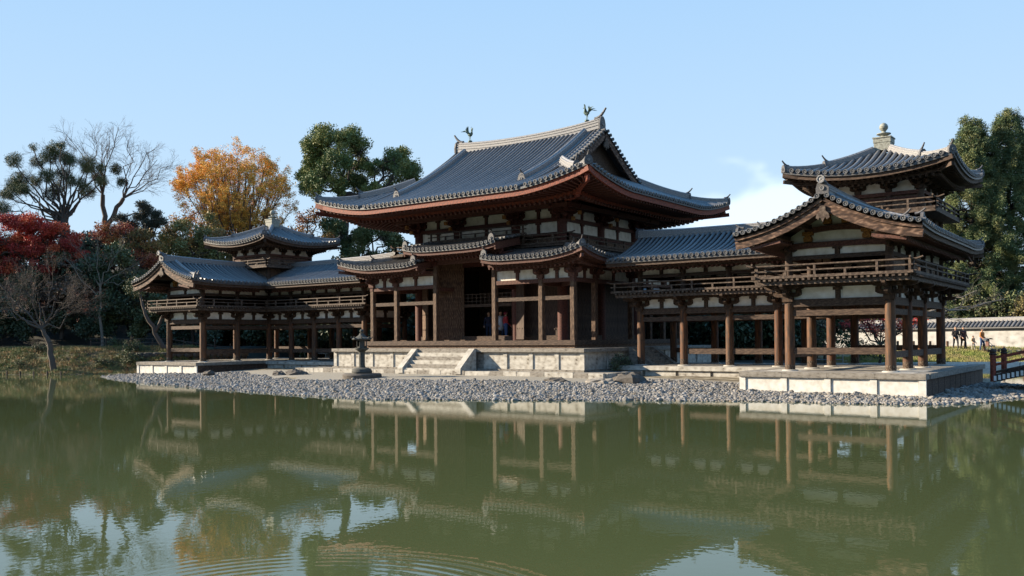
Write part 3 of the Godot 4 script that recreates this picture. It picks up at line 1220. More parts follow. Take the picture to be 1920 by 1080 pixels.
func hall_core(H: Node3D) -> void:
	var X := [-5.15, -2.1, 2.1, 5.15]
	var Z := [-2.0, -5.95, -9.9]
	for x in X:
		for z in Z:
			if (absf(x) < 3.0 and z == -5.95):
				continue
			post(H, x, z, 2.12, 8.85, 0.29, M.redwood)
	var C := [Vector3(-5.15, 0, -2), Vector3(5.15, 0, -2), Vector3(5.15, 0, -9.9), Vector3(-5.15, 0, -9.9)]
	var outs := [Vector3(0, 0, 1), Vector3(1, 0, 0), Vector3(0, 0, -1), Vector3(-1, 0, 0)]
	for k in 4:
		var a: Vector3 = C[k]
		var b: Vector3 = C[(k + 1) % 4]
		var o: Vector3 = outs[k]
		var bays := [0.0, 3.05 / 10.3, 7.25 / 10.3, 1.0] if k % 2 == 0 else [0.0, 0.5, 1.0]
		for i in bays.size() - 1:
			var p := a.lerp(b, bays[i])
			var q := a.lerp(b, bays[i + 1])
			wall_bay(H, p, q, o, [[7.95, 8.58], [8.74, 9.3]], M.redwood, M.plaster)
			# behind the balcony and under it
			var m := nb()
			m.box((p + q) * 0.5 + Vector3(0, 7.2, 0) - o * 0.05, Vector3(p.distance_to(q), 1.2, 0.08), (q - p).normalized(), Vector3.UP, (q - p).normalized().cross(Vector3.UP))
			part(m, "wall_boarding", M.board, H)
			# closed plank doors or walls below, except the open middle bay in front
			if k == 0 and i == 1:
				continue
			door_pair(H, p, q, o, k != 0 and not (k == 1 and i == 0))
		for y in [[7.8, 7.97], [8.56, 8.76], [9.28, 9.5]]:
			cross_beam(H, a + o * 0.04, b + o * 0.04, y[0], y[1], 0.26, M.redwood)
		cross_beam(H, a + o * 0.02, b + o * 0.02, 6.4, 6.66, 0.24, M.redwood)
		cross_beam(H, a + o * 0.05, b + o * 0.05, 2.122, 2.4, 0.3, M.beam, "sill")
	# brackets
	for k in 4:
		var a: Vector3 = C[k]
		var b: Vector3 = C[(k + 1) % 4]
		var bays := [0.0, 3.05 / 10.3, 7.25 / 10.3, 1.0] if k % 2 == 0 else [0.0, 0.5, 1.0]
		for i in bays.size():
			var p := a.lerp(b, bays[i])
			var corner := i == 0 or i == bays.size() - 1
			if corner and i > 0:
				continue
			var m := nb()
			bracket(m, p + Vector3(0, 8.4, 0) + outs[k] * 0.05, outs[k], 3, 1.0)
			if corner:
				var o2: Vector3 = outs[(k + 3) % 4]
				bracket(m, p + Vector3(0, 8.4, 0) + o2 * 0.05, o2, 3, 1.0)
				var dg: Vector3 = (outs[k] + o2).normalized()
				bracket(m, p + Vector3(0, 8.42, 0) + dg * 0.1, dg, 3, 1.25)
			part(m, "bracket", M.redwood if k % 2 else M.redwood, H)
			# yellow-ochre painted tail arms
			for e in 2:
				var t := nb()
				t.box(p + outs[k] * (0.72 + 0.4 * e) + Vector3(0, 8.62 + 0.28 * e, 0), Vector3(0.16, 0.2, 0.16))
				part(t, "arm_end", M.ochre, H)
	# purlins on the brackets
	for k in 4:
		var a: Vector3 = C[k] + (outs[k] + outs[(k + 3) % 4]) * 1.1
		var b: Vector3 = C[(k + 1) % 4] + (outs[k] + outs[(k + 1) % 4]) * 1.1
		cross_beam(H, a, b, 9.12, 9.34, 0.2, M.redwood, "purlin")
		var a2: Vector3 = C[k] + (outs[k] + outs[(k + 3) % 4]) * 0.5
		var b2: Vector3 = C[(k + 1) % 4] + (outs[k] + outs[(k + 1) % 4]) * 0.5
		cross_beam(H, a2, b2, 9.3, 9.48, 0.18, M.redwood, "purlin")
		# curved ribs between the purlins
		var m := nb()
		var n := int(a.distance_to(b) / 0.3)
		for i in n:
			var p := a.lerp(b, (i + 0.5) / n)
			m.beam(p + Vector3(0, 9.2, 0), p - outs[k] * 0.55 + Vector3(0, 9.46, 0), 0.07, 0.09)
		stuff(part(m, "ceiling_ribs", M.faded, H))
	# balcony round the upper wall, raised over the middle bay
	var bw := 1.0
	var R := [Vector3(-5.15 - bw, 7.25, -2 + bw), Vector3(5.15 + bw, 7.25, -2 + bw), Vector3(5.15 + bw, 7.25, -9.9 - bw), Vector3(-5.15 - bw, 7.25, -9.9 - bw)]
	for k in 4:
		var m := nb()
		var a: Vector3 = R[k]
		var b: Vector3 = R[(k + 1) % 4]
		var d := (b - a).normalized()
		m.beam(a - outs[k] * 0.5 + d * 0.5 - Vector3(0, 0.06, 0), b - outs[k] * 0.5 - d * (-0.5) - Vector3(0, 0.06 - 0.004 * k, 0), 1.0, 0.1)
		part(m, "balcony_deck", M.rail, H)
		if k > 0:
			railing(H, a, b, 0.52, M.rail)
	railing(H, R[0], Vector3(-3.3, 7.25, -1.0), 0.52, M.rail)
	railing(H, Vector3(3.3, 7.25, -1.0), R[1], 0.52, M.rail)
	one_box(H, "balcony_deck", M.rail, -3.45, 3.35, 7.75, 7.86, -1.98, -0.95)
	railing(H, Vector3(-3.35, 7.86, -1.02), Vector3(3.25, 7.86, -1.02), 0.52, M.rail)
	# open middle bay: two tall plank leaves folded outwards, a lattice transom and a high lintel
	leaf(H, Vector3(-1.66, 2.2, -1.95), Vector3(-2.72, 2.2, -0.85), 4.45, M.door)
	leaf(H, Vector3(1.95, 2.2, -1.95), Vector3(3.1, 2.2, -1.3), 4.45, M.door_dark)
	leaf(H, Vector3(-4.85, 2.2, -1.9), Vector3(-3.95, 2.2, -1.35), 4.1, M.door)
	one_box(H, "lintel", M.redwood, -1.82, 1.82, 6.66, 6.95, -2.12, -1.88)
	one_box(H, "transom_beam", M.beam, -1.82, 1.82, 4.08, 4.24, -2.1, -1.95)
	var lat := nb()
	for i in 12:
		lat.slab(-1.75 + i * 0.31, -1.715 + i * 0.31, 4.24, 4.86, -2.05, -2.015)
	for y in [4.4, 4.6, 4.8]:
		lat.slab(-1.8, 1.8, y, y + 0.03, -2.055, -2.01)
	part(lat, "lattice", M.rail, H)
	one_box(H, "inner_wall", M.board, -4.9, 4.9, 2.12, 7.4, -7.6, -7.45)
	one_box(H, "hall_ceiling", M.board, -5.1, 5.1, 7.42, 7.55, -9.85, -2.05)
	# altar step inside
	one_box(H, "threshold_step", M.door, 0.55, 1.3, 2.122, 2.42, -2.6, -2.25)


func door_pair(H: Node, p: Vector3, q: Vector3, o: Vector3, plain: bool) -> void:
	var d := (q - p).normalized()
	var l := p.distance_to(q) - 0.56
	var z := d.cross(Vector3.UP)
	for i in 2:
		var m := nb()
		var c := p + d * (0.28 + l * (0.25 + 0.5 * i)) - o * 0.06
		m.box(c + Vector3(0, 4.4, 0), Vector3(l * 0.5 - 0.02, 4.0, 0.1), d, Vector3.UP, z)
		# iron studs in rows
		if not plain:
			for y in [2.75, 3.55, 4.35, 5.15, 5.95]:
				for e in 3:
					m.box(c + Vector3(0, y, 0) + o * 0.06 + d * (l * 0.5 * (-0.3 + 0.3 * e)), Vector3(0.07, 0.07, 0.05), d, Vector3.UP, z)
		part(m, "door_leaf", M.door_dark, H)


func leaf(H: Node, a: Vector3, b: Vector3, h: float, mt: Material) -> void:
	var d := (b - a).normalized()
	var z := d.cross(Vector3.UP)
	var l := a.distance_to(b)
	var m := nb()
	for i in 5:
		m.box(a + d * (l * (i + 0.5) / 5.0) + Vector3(0, h * 0.5, 0), Vector3(l / 5.0 - 0.008, h - 0.3, 0.07 + 0.006 * (i % 2)), d, Vector3.UP, z)
	for e in [0.0, 1.0]:
		m.box(a + d * (l * 0.5) + Vector3(0, 0.08 + e * (h - 0.16), 0), Vector3(l + 0.02, 0.16, 0.1), d, Vector3.UP, z)
	var L := part(m, "door_leaf", mt, H)
	var s := nb()
	for y in [0.6, 1.5, 2.4, 3.3, h - 0.5]:
		for i in 4:
			for e in [-1.0, 1.0]:
				s.box(a + d * (l * (0.15 + 0.23 * i)) + Vector3(0, y, 0) + z * (0.045 * e), Vector3(0.06, 0.06, 0.04), d, Vector3.UP, z)
	part(s, "iron_studs", M.door_dark, L)


func hall_roof(H: Node3D) -> void:
	var ex := 9.55
	var ez := 2.4
	var zc := -5.95
	var hz := 8.35
	var g := 5.6           # gable edge
	var sheet := nb()
	var hidden := nb()
	var R := Node3D.new()
	R = part(MB.new(), "main_roof", M.sheet, H)
	var yfr := func(s, d): return hall_y(ex - absf(s), d)
	var ysd := func(s, d): return hall_y(hz - absf(s), d)
	var zero := func(_s): return 0.0
	var full := func(_s): return hz
	var hipx := func(s): return ex - absf(s)
	var front := Vector3(0, 0, ez)
	var back := Vector3(0, 0, zc - hz)
	for e in [[front, Vector3(0, 0, -1), true], [back, Vector3(0, 0, 1), false]]:
		slope(R, sheet, e[0], Vector3(1, 0, 0), e[1], -g, g, zero, full, yfr, 0.305, 0.086, e[2], hidden)
		slope(R, sheet, e[0], Vector3(1, 0, 0), e[1], g, ex, zero, hipx, yfr, 0.305, 0.086, e[2], hidden)
		slope(R, sheet, e[0], Vector3(1, 0, 0), e[1], -ex, -g, zero, hipx, yfr, 0.305, 0.086, e[2], hidden)
	var side_hi := func(s): return minf(hz - absf(s), ex - 4.95)
	slope(R, sheet, Vector3(ex, 0, zc), Vector3(0, 0, 1), Vector3(-1, 0, 0), -hz, hz, zero, side_hi, ysd, 0.305, 0.086, true, hidden)
	slope(R, sheet, Vector3(-ex, 0, zc), Vector3(0, 0, 1), Vector3(1, 0, 0), -hz, hz, zero, side_hi, ysd, 0.305, 0.086, false, hidden)
	part(sheet, "roof_bed", M.sheet, R)
	stuff(part(hidden, "tile_rows_behind", M.tile[0], R))
	# main ridge, gently hollow, with curled ends
	var p := pv([])
	for i in 13:
		var x := -5.3 + 10.6 * i / 12.0
		p.push_back(Vector3(x, 14.02 + 0.27 * pow(absf(x) / 5.3, 2.2), zc))
	ridge(R, "main_ridge", p, 0.5, 0.56, true, 0.9)
	for e in [-1.0, 1.0]:
		for f in [-1.0, 1.0]:
			# descending ridges
			var q := pv([])
			for i in 10:
				var d := lerpf(8.05, 1.75, i / 9.0)
				q.push_back(Vector3(e * 4.45, hall_y(9, d) + 0.02, zc + f * (hz - d)))
			ridge(R, "descending_ridge", q, 0.34, 0.38, false, 0.6)
			# hip ridges in two steps
			for st in [[4.3, 1.9, 0.42], [2.0, 0.12, 0.3]]:
				var w := pv([])
				for i in 7:
					var c := lerpf(st[0], st[1], i / 6.0)
					w.push_back(Vector3(e * (ex - c), hall_y(c, c) + 0.02, zc + f * (hz - c)))
				ridge(R, "hip_ridge", w, 0.32, st[2], false, 0.8)
			# gable edge
			var vg := pv([])
			for i in 12:
				var d := lerpf(8.3, 3.6, i / 11.0)
				vg.push_back(Vector3(e * (g + 0.05), hall_y(9, d) + 0.01, zc + f * (hz - d)))
			if e > 0:
				verge(R, vg, Vector3(e, 0, 0), 0.5, 0.085, 0.31)
			var bb := nb()
			var low := pv([])
			for v in vg:
				low.push_back(v + Vector3(-e * 0.12, -0.32, 0))
			bb.sweep(low, PackedVector2Array([Vector2(-0.05, -0.2), Vector2(0.05, -0.2), Vector2(0.05, 0.2), Vector2(-0.05, 0.2)]))
			part(bb, "bargeboard", M.barge, R)
		# gable wall
		var gw := nb()
		gw.prism(PackedVector2Array([Vector2(-4.6, 11.3), Vector2(4.6, 11.3), Vector2(2.2, 12.65), Vector2(0, 14.0), Vector2(-2.2, 12.65)]), Vector3(e * 4.9, 0, zc), Vector3(0, 0, 1), Vector3(0, 1, 0), Vector3(-e * 0.1, 0, 0))
		part(gw, "gable_wall", M.dark, R)
		var orn := nb()
		hanging_ornament(orn, Vector3(e * (g - 0.02), 13.35, zc), Vector3(0, 0, 1), Vector3(e * 0.08, 0, 0), 0.55)
		part(orn, "gable_ornament", M.rail, R)
	# eaves
	var lf := func(s): return hall_lift(ex - absf(s))
	var ls := func(s): return hall_lift(hz - absf(s))
	var rf := func(s): return ex - absf(s)
	var rs := func(s): return hz - absf(s)
	eave(H, front, Vector3(1, 0, 0), Vector3(0, 0, -1), -ex + 0.06, ex - 0.06, lf, rf, 9.72, 4.5, 1.75, 0.42, 0.75, 0.31, 1.15, M.red, M.redwood)
	eave(H, back, Vector3(-1, 0, 0), Vector3(0, 0, 1), -ex + 0.06, ex - 0.06, lf, rf, 9.72, 4.5, 1.75, 0.42, 0.75, 0.31, 1.15, M.red, M.redwood)
	eave(H, Vector3(ex, 0, zc), Vector3(0, 0, -1), Vector3(-1, 0, 0), -hz + 0.06, hz - 0.06, ls, rs, 9.72, 4.5, 1.75, 0.42, 0.75, 0.31, 1.15, M.red, M.redwood)
	eave(H, Vector3(-ex, 0, zc), Vector3(0, 0, 1), Vector3(1, 0, 0), -hz + 0.06, hz - 0.06, ls, rs, 9.72, 4.5, 1.75, 0.42, 0.75, 0.31, 1.15, M.red, M.redwood)
	for e in [-1.0, 1.0]:
		for f in [-1.0, 1.0]:
			var hr := nb()
			hr.beam(Vector3(e * (ex - 0.25), 10.0, zc + f * (hz - 0.25)), Vector3(e * (ex - 2.2), 9.42, zc + f * (hz - 2.2)), 0.22, 0.3)
			hr.beam(Vector3(e * (ex - 1.7), 9.42, zc + f * (hz - 1.7)), Vector3(e * (ex - 4.5), 9.65, zc + f * (hz - 4.5)), 0.24, 0.32)
			part(hr, "hip_rafter", M.red, H)


func hanging_ornament(m: MB, o: Vector3, ax: Vector3, th: Vector3, k: float) -> void:
	m.prism(PackedVector2Array([Vector2(0, 0.5) * k, Vector2(-0.2, 0.45) * k, Vector2(-0.22, 0.1) * k, Vector2(-0.42, -0.1) * k, Vector2(-0.5, -0.4) * k, Vector2(-0.3, -0.55) * k, Vector2(-0.2, -0.35) * k, Vector2(-0.1, -0.5) * k, Vector2(0, -0.75) * k,
		Vector2(0.1, -0.5) * k, Vector2(0.2, -0.35) * k, Vector2(0.3, -0.55) * k, Vector2(0.5, -0.4) * k, Vector2(0.42, -0.1) * k, Vector2(0.22, 0.1) * k, Vector2(0.2, 0.45) * k]), o, ax, Vector3.UP, th)


func skirt_y(c: float, d: float) -> float:
	return 6.36 + 0.44 * pow(maxf(0.0, 1.0 - maxf(c, 0.0) / 2.8), 1.8) * maxf(0.0, 1.0 - d / 3.0) + 0.2 * d + 0.012 * d * d


func hall_skirt(H: Node3D) -> void:
	var ex := 8.6
	var ez := 1.5
	var inn := 2.25
	var hz := (1.5 + 13.4) * 0.5
	var zc := -5.95
	# square posts
	var X := [-7.1, -5.15, -2.1, 2.1, 5.15, 7.1]
	for x in X:
		var tall: float = 6.75 if absf(x) < 3.0 else 5.4
		square_post(H, x, 0.0, 2.12, tall, 0.28, M.post_grey)
		square_post(H, x, -11.9, 2.12, 5.4, 0.28, M.post_grey)
	for z in [-2.06, -5.95, -9.84]:
		for e in [-1.0, 1.0]:
			square_post(H, e * 7.1, z, 2.12, 5.4, 0.28, M.post_grey)
	# head beams, plaster strips with struts, boat brackets
	for e in [-1.0, 1.0]:
		for q in [[7.1, 5.15], [5.15, 2.1]]:
			var a := Vector3(e * q[0], 0, 0)
			var b := Vector3(e * q[1], 0, 0)
			wall_bay(H, a, b, Vector3(0, 0, 1), [[5.32, 5.85]], M.faded, M.plaster)
			wall_bay(H, a + Vector3(0, 0, -11.9), b + Vector3(0, 0, -11.9), Vector3(0, 0, -1), [[5.32, 5.85]], M.faded, M.plaster)
		cross_beam(H, Vector3(e * 7.25, 0, 0.01), Vector3(e * 2.0, 0, 0.01), 5.12, 5.33, 0.2, M.faded)
		cross_beam(H, Vector3(e * 7.0, 0, 0.0), Vector3(e * 2.2, 0, 0.0), 4.22, 4.42, 0.12, M.beam, "penetrating_beam")
		cross_beam(H, Vector3(e * 7.3, 0, 0.0), Vector3(e * 2.0, 0, 0.0), 5.86, 6.1, 0.22, M.faded, "purlin")
		var zz := [0.0, -2.06, -5.95, -9.84, -11.9]
		for i in 4:
			wall_bay(H, Vector3(e * 7.1, 0, zz[i]), Vector3(e * 7.1, 0, zz[i + 1]), Vector3(e, 0, 0), [[5.32, 5.85]], M.faded, M.plaster)
		cross_beam(H, Vector3(e * 7.11, 0, 0.15), Vector3(e * 7.11, 0, -12.0), 5.13, 5.335, 0.2, M.faded)
		cross_beam(H, Vector3(e * 7.1, 0, 0.3), Vector3(e * 7.1, 0, -12.2), 5.87, 6.105, 0.22, M.faded, "purlin")
		for x in [7.1, 5.15]:
			var m := nb()
			bracket(m, Vector3(e * x, 5.36, 0.02), Vector3(0, 0, 1), 1, 1.05)
			m.box(Vector3(e * x, 5.75, 0.02), Vector3(0.9, 0.14, 0.2))
			part(m, "bracket", M.faded, H)
		for z in [-2.06, -5.95, -9.84]:
			var m := nb()
			bracket(m, Vector3(e * 7.12, 5.36, z), Vector3(e, 0, 0), 1, 1.05)
			part(m, "bracket", M.faded, H)
		# beams from the skirt posts back to the core
		for x in [7.1, 5.15, 2.1]:
			cross_beam(H, Vector3(e * x, 0, -0.1), Vector3(e * minf(x, 5.15), 0, -1.9), 5.0, 5.2, 0.14, M.faded)
	cross_beam(H, Vector3(-2.3, 0, 0.02), Vector3(2.3, 0, 0.02), 6.45, 6.72, 0.22, M.faded)
	for e in [-1.0, 1.0]:
		var m := nb()
		bracket(m, Vector3(e * 2.1, 6.42, 0.03), Vector3(0, 0, 1), 1, 1.0)
		part(m, "bracket", M.redwood, H)
	# roofs
	var S: MeshInstance3D = part(MB.new(), "skirt_roof", M.sheet, H)
	var sheet := nb()
	var hidden := nb()
	var zero := func(_s): return 0.0
	var dep := 3.45
	var yf := func(s, d): return skirt_y(minf(ex - absf(s), 99.0), d) + 0.16 * pow(maxf(0.0, 1.0 - (absf(s) - inn) / 1.4), 2.0)
	var hf := func(s): return minf(dep, ex - absf(s))
	for e in [-1.0, 1.0]:
		var a := inn if e > 0 else -ex
		var b := ex if e > 0 else -inn
		slope(S, sheet, Vector3(0, 0, ez), Vector3(1, 0, 0), Vector3(0, 0, -1), a, b, zero, hf, yf, 0.275, 0.082, true, hidden)
	var ysd := func(s, d): return skirt_y(hz - absf(s), d)
	var hs := func(s): return minf(dep, hz - absf(s))
	slope(S, sheet, Vector3(ex, 0, zc), Vector3(0, 0, 1), Vector3(-1, 0, 0), -hz, hz, zero, hs, ysd, 0.275, 0.082, true, hidden)
	slope(S, sheet, Vector3(-ex, 0, zc), Vector3(0, 0, 1), Vector3(1, 0, 0), -hz, hz, zero, hs, ysd, 0.275, 0.082, false, hidden)
	var yb := func(s, d): return skirt_y(ex - absf(s), d)
	slope(S, sheet, Vector3(0, 0, zc - hz), Vector3(1, 0, 0), Vector3(0, 0, 1), -ex, ex, zero, hf, yb, 0.275, 0.082, false, hidden)
	# raised middle roof over the open bay
	var mid := 3.3
	var ym := func(s, d): return 7.12 + 0.22 * pow(absf(s) / mid, 4.0) + 0.2 * d
	var dm := func(_s): return 2.45
	slope(S, sheet, Vector3(0, 0, 1.55), Vector3(1, 0, 0), Vector3(0, 0, -1), -mid, mid, zero, dm, ym, 0.275, 0.082, true, hidden)
	part(sheet, "roof_bed", M.sheet, S)
	stuff(part(hidden, "tile_rows_behind", M.tile[1], S))
	# hips and edges
	for e in [-1.0, 1.0]:
		for st in [[3.4, 1.5, 0.3], [1.6, 0.1, 0.24]]:
			var w := pv([])
			for i in 6:
				var c := lerpf(st[0], st[1], i / 5.0)
				w.push_back(Vector3(e * (ex - c), skirt_y(c, c) + 0.02, ez - c))
			ridge(S, "hip_ridge", w, 0.26, st[2], false, 0.8)
		var vg := pv([])
		for i in 8:
			var d := lerpf(3.3, 0.1, i / 7.0)
			vg.push_back(Vector3(e * inn, yf.call(inn, d) + 0.01, ez - d))
		verge(S, vg, Vector3(-e, 0, 0), 0.4, 0.075, 0.3)
		var vm := pv([])
		for i in 8:
			var d := lerpf(2.3, 0.1, i / 7.0)
			vm.push_back(Vector3(e * mid, ym.call(mid, d) + 0.01, 1.55 - d))
		verge(S, vm, Vector3(e, 0, 0), 0.4, 0.075, 0.3)
		for q in [[vg, -e], [vm, e]]:
			var low := pv([])
			for v in q[0]:
				low.push_back(v + Vector3(-q[1] * 0.1, -0.28, 0))
			var bb := nb()
			bb.sweep(low, PackedVector2Array([Vector2(-0.05, -0.2), Vector2(0.05, -0.2), Vector2(0.05, 0.18), Vector2(-0.05, 0.18)]))
			part(bb, "bargeboard", M.faded, S)
			var oe := nb()
			ridge_end(oe, q[0][7] + Vector3(-q[1] * 0.25, 0.03, 0.0), Vector3(0, 0, 1), 0.28, 0.3, 0.5)
			part(oe, "ridge_end_tile", M.ridge, S)
	# eaves of the skirt roofs
	var zl := func(s): return 0.44 * pow(maxf(0.0, 1.0 - (ex - absf(s)) / 2.8), 1.8) + 0.16 * pow(maxf(0.0, 1.0 - (absf(s) - inn) / 1.4), 2.0)
	var rf := func(s): return ex - absf(s)
	for e in [-1.0, 1.0]:
		var a := inn if e > 0 else -ex + 0.05
		var b := ex - 0.05 if e > 0 else -inn
		eave(H, Vector3(0, 0, ez), Vector3(1, 0, 0), Vector3(0, 0, -1), a, b, zl, rf, 6.36, 1.75, 0.75, 0.34, 0.12, 0.26, 0.85, M.faded, M.faded)
	var zs := func(s): return 0.44 * pow(maxf(0.0, 1.0 - (hz - absf(s)) / 2.8), 1.8)
	var rs := func(s): return hz - absf(s)
	eave(H, Vector3(ex, 0, zc), Vector3(0, 0, -1), Vector3(-1, 0, 0), -hz + 0.05, hz - 0.05, zs, rs, 6.36, 1.75, 0.75, 0.34, 0.12, 0.26, 0.85, M.faded, M.faded)
	eave(H, Vector3(-ex, 0, zc), Vector3(0, 0, 1), Vector3(1, 0, 0), -hz + 0.05, hz - 0.05, zs, rs, 6.36, 1.75, 0.75, 0.34, 0.12, 0.26, 0.85, M.faded, M.faded)
	var zm := func(s): return 0.22 * pow(absf(s) / mid, 4.0)
	var rm := func(_s): return 9.0
	eave(H, Vector3(0, 0, 1.55), Vector3(1, 0, 0), Vector3(0, 0, -1), -mid + 0.05, mid - 0.05, zm, rm, 7.12, 1.8, 0.75, 0.34, 0.12, 0.26, 0.85, M.redwood, M.redwood)


# ---------------------------------------------------------------- the two galleries
const WA := 21.17       # axis of the forward arm
const WB := -3.79       # axis of the cross arm
const WH := 3.4         # from axis to eave
const WF := 5.2         # gable edge of the forward arm
const WS := 8.75        # start of the cross arm next to the hall


func wing_y(d: float) -> float:
	return 6.02 + 1.42 * pow(clampf(d / WH, 0.0, 1.0), 1.0) * 0.42 + 1.42 * 0.58 * pow(clampf(d / WH, 0.0, 1.0), 2.1)


func wing_end(z: float) -> float:      # the eaves rise a little towards the gable and the rear corner
	return 0.14 * pow(clampf((z - 2.2) / 3.0, 0.0, 1.0), 2.0) + 0.2 * pow(clampf((-4.6 - z) / 2.6, 0.0, 1.0), 2.0)


func build_wing(right: bool) -> void:
	flip = not right
	var sx := 1.0 if right else -1.0
	var G := thing("gallery", "weathered timber gallery on stilts with corner turret, beside the red bridge and cedars" if right else "weathered timber gallery on stilts with corner turret, below the yellow autumn tree", "gallery", Vector3(sx * WA, 0.6, WB), "raised galleries flanking the hall")
	wing_base(G)
	wing_frame(G)
	wing_upper(G)
	wing_roof(G, right)
	wing_tower(G)
	flip = false


func wing_base(G: Node3D) -> void:
	# platform under the forward arm and the lower one under the cross arm
	var e := 1.5
	var x0 := 19.29 - e
	var x1 := 23.05 + e
	var m := nb()
	m.slab(x0 + 0.1, x1 - 0.1, 0.02, 0.7, -7.2, 3.38 + e - 0.1)
	var P := part(m, "stone_platform", M.stone_grey, G)
	# paving and coping slabs
	var zs := [-7.3, -4.6, -2.0, 0.6, 3.38 + e - 0.55]
	for i in 4:
		for j in 4:
			one_box(P, "paving_slab", M.stone_grey if (i + j) % 3 else M.stone, x0 + 0.55 + (x1 - x0 - 1.1) * j / 4.0 + 0.006, x0 + 0.55 + (x1 - x0 - 1.1) * (j + 1) / 4.0 - 0.006, 0.704, 0.895 + 0.003 * ((i * 3 + j) % 3), zs[i] + 0.006, zs[i + 1] - 0.006)
	for j in 4:
		one_box(P, "coping", M.stone_grey, x0 + (x1 - x0) * j / 4.0 + 0.004, x0 + (x1 - x0) * (j + 1) / 4.0 - 0.004, 0.702, 0.9, 3.38 + e - 0.545, 3.38 + e + 0.03)
	for j in 5:
		for s in [x0 + 0.26, x1 - 0.26]:
			one_box(P, "coping", M.stone_grey, s - 0.285, s + 0.285, 0.703, 0.9, -7.3 + 2.32 * j + 0.004, -7.3 + 2.32 * (j + 1) - 0.004)
	var n := 4
	for j in n + 1:
		var xx := x0 + 0.13 + (x1 - x0 - 0.26) * j / n
		one_box(P, "stone_post", M.stone_white, xx - 0.12, xx + 0.12, 0.05, 0.7, 3.38 + e - 0.1, 3.38 + e - 0.02)
		if j < n:
			one_box(P, "stone_panel", M.stone_white, xx + 0.135, xx + (x1 - x0 - 0.26) / n - 0.135, 0.05, 0.7, 3.38 + e - 0.1, 3.38 + e - 0.065 + 0.005 * (j % 2))
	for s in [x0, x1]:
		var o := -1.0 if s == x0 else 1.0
		# the deep shade on the stone flanks is put into dark upright boards
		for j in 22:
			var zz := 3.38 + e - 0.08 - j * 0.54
			one_box(P, "side_shade_board", M.dark if j % 3 else M.beam, s - o * 0.12, s - o * (0.04 + 0.006 * (j % 2)), 0.05, 0.7, zz - 0.53, zz)
	# long low platform of the cross arm
	var c := nb()
	c.slab(9.2, x0 + 0.09, 0.02, 0.66, -7.1, -0.62)
	var Q := part(c, "cross_platform", M.stone_grey, G)
	for j in 5:
		var a := 9.0 + (x0 - 9.0) * j / 5.0
		var b := 9.0 + (x0 - 9.0) * (j + 1) / 5.0
		one_box(Q, "coping", M.stone, a + 0.004, b - 0.004, 0.664, 0.86, -1.2, -0.45)
		one_box(Q, "paving_slab", M.stone_grey, a + 0.004, b - 0.004, 0.664, 0.858, -7.2, -1.21)
		one_box(Q, "stone_panel", M.stone, a + 0.08, b - 0.08, 0.05, 0.66, -0.66, -0.55)


func wing_columns() -> Array:
	var out := []
	for k in 5:
		out.push_back(Vector2(9.864 + 2.3576 * k, -1.956))
		out.push_back(Vector2(9.864 + 2.3576 * k, -5.63))
	out.push_back(Vector2(23.046, -1.956))
	out.push_back(Vector2(23.046, -5.63))
	for z in [0.71, 3.376]:
		out.push_back(Vector2(19.294, z))
		out.push_back(Vector2(23.046, z))
	return out


# pairs of column lines: inner front edge, gable front, outer side and rear
func wing_lines() -> Array:
	var A := []
	for k in 5:
		A.push_back(Vector3(9.864 + 2.3576 * k, 0, -1.956))
	var inner := [Vector3(19.294, 0, -1.956), Vector3(19.294, 0, 0.71), Vector3(19.294, 0, 3.376)]
	var front := [Vector3(19.294, 0, 3.376), Vector3(23.046, 0, 3.376)]
	var outer := [Vector3(23.046, 0, 3.376), Vector3(23.046, 0, 0.71), Vector3(23.046, 0, -1.956), Vector3(23.046, 0, -5.63)]
	var rear := [Vector3(23.046, 0, -5.63), Vector3(19.294, 0, -5.63)]
	for k in range(3, -1, -1):
		rear.push_back(Vector3(9.864 + 2.3576 * k, 0, -5.63))
	var close := [Vector3(9.864, 0, -5.63), Vector3(9.864, 0, -1.956)]
	return [[A, Vector3(0, 0, 1)], [inner, Vector3(-1, 0, 0)], [front, Vector3(0, 0, 1)], [outer, Vector3(1, 0, 0)], [rear, Vector3(0, 0, -1)], [close, Vector3(-1, 0, 0)]]


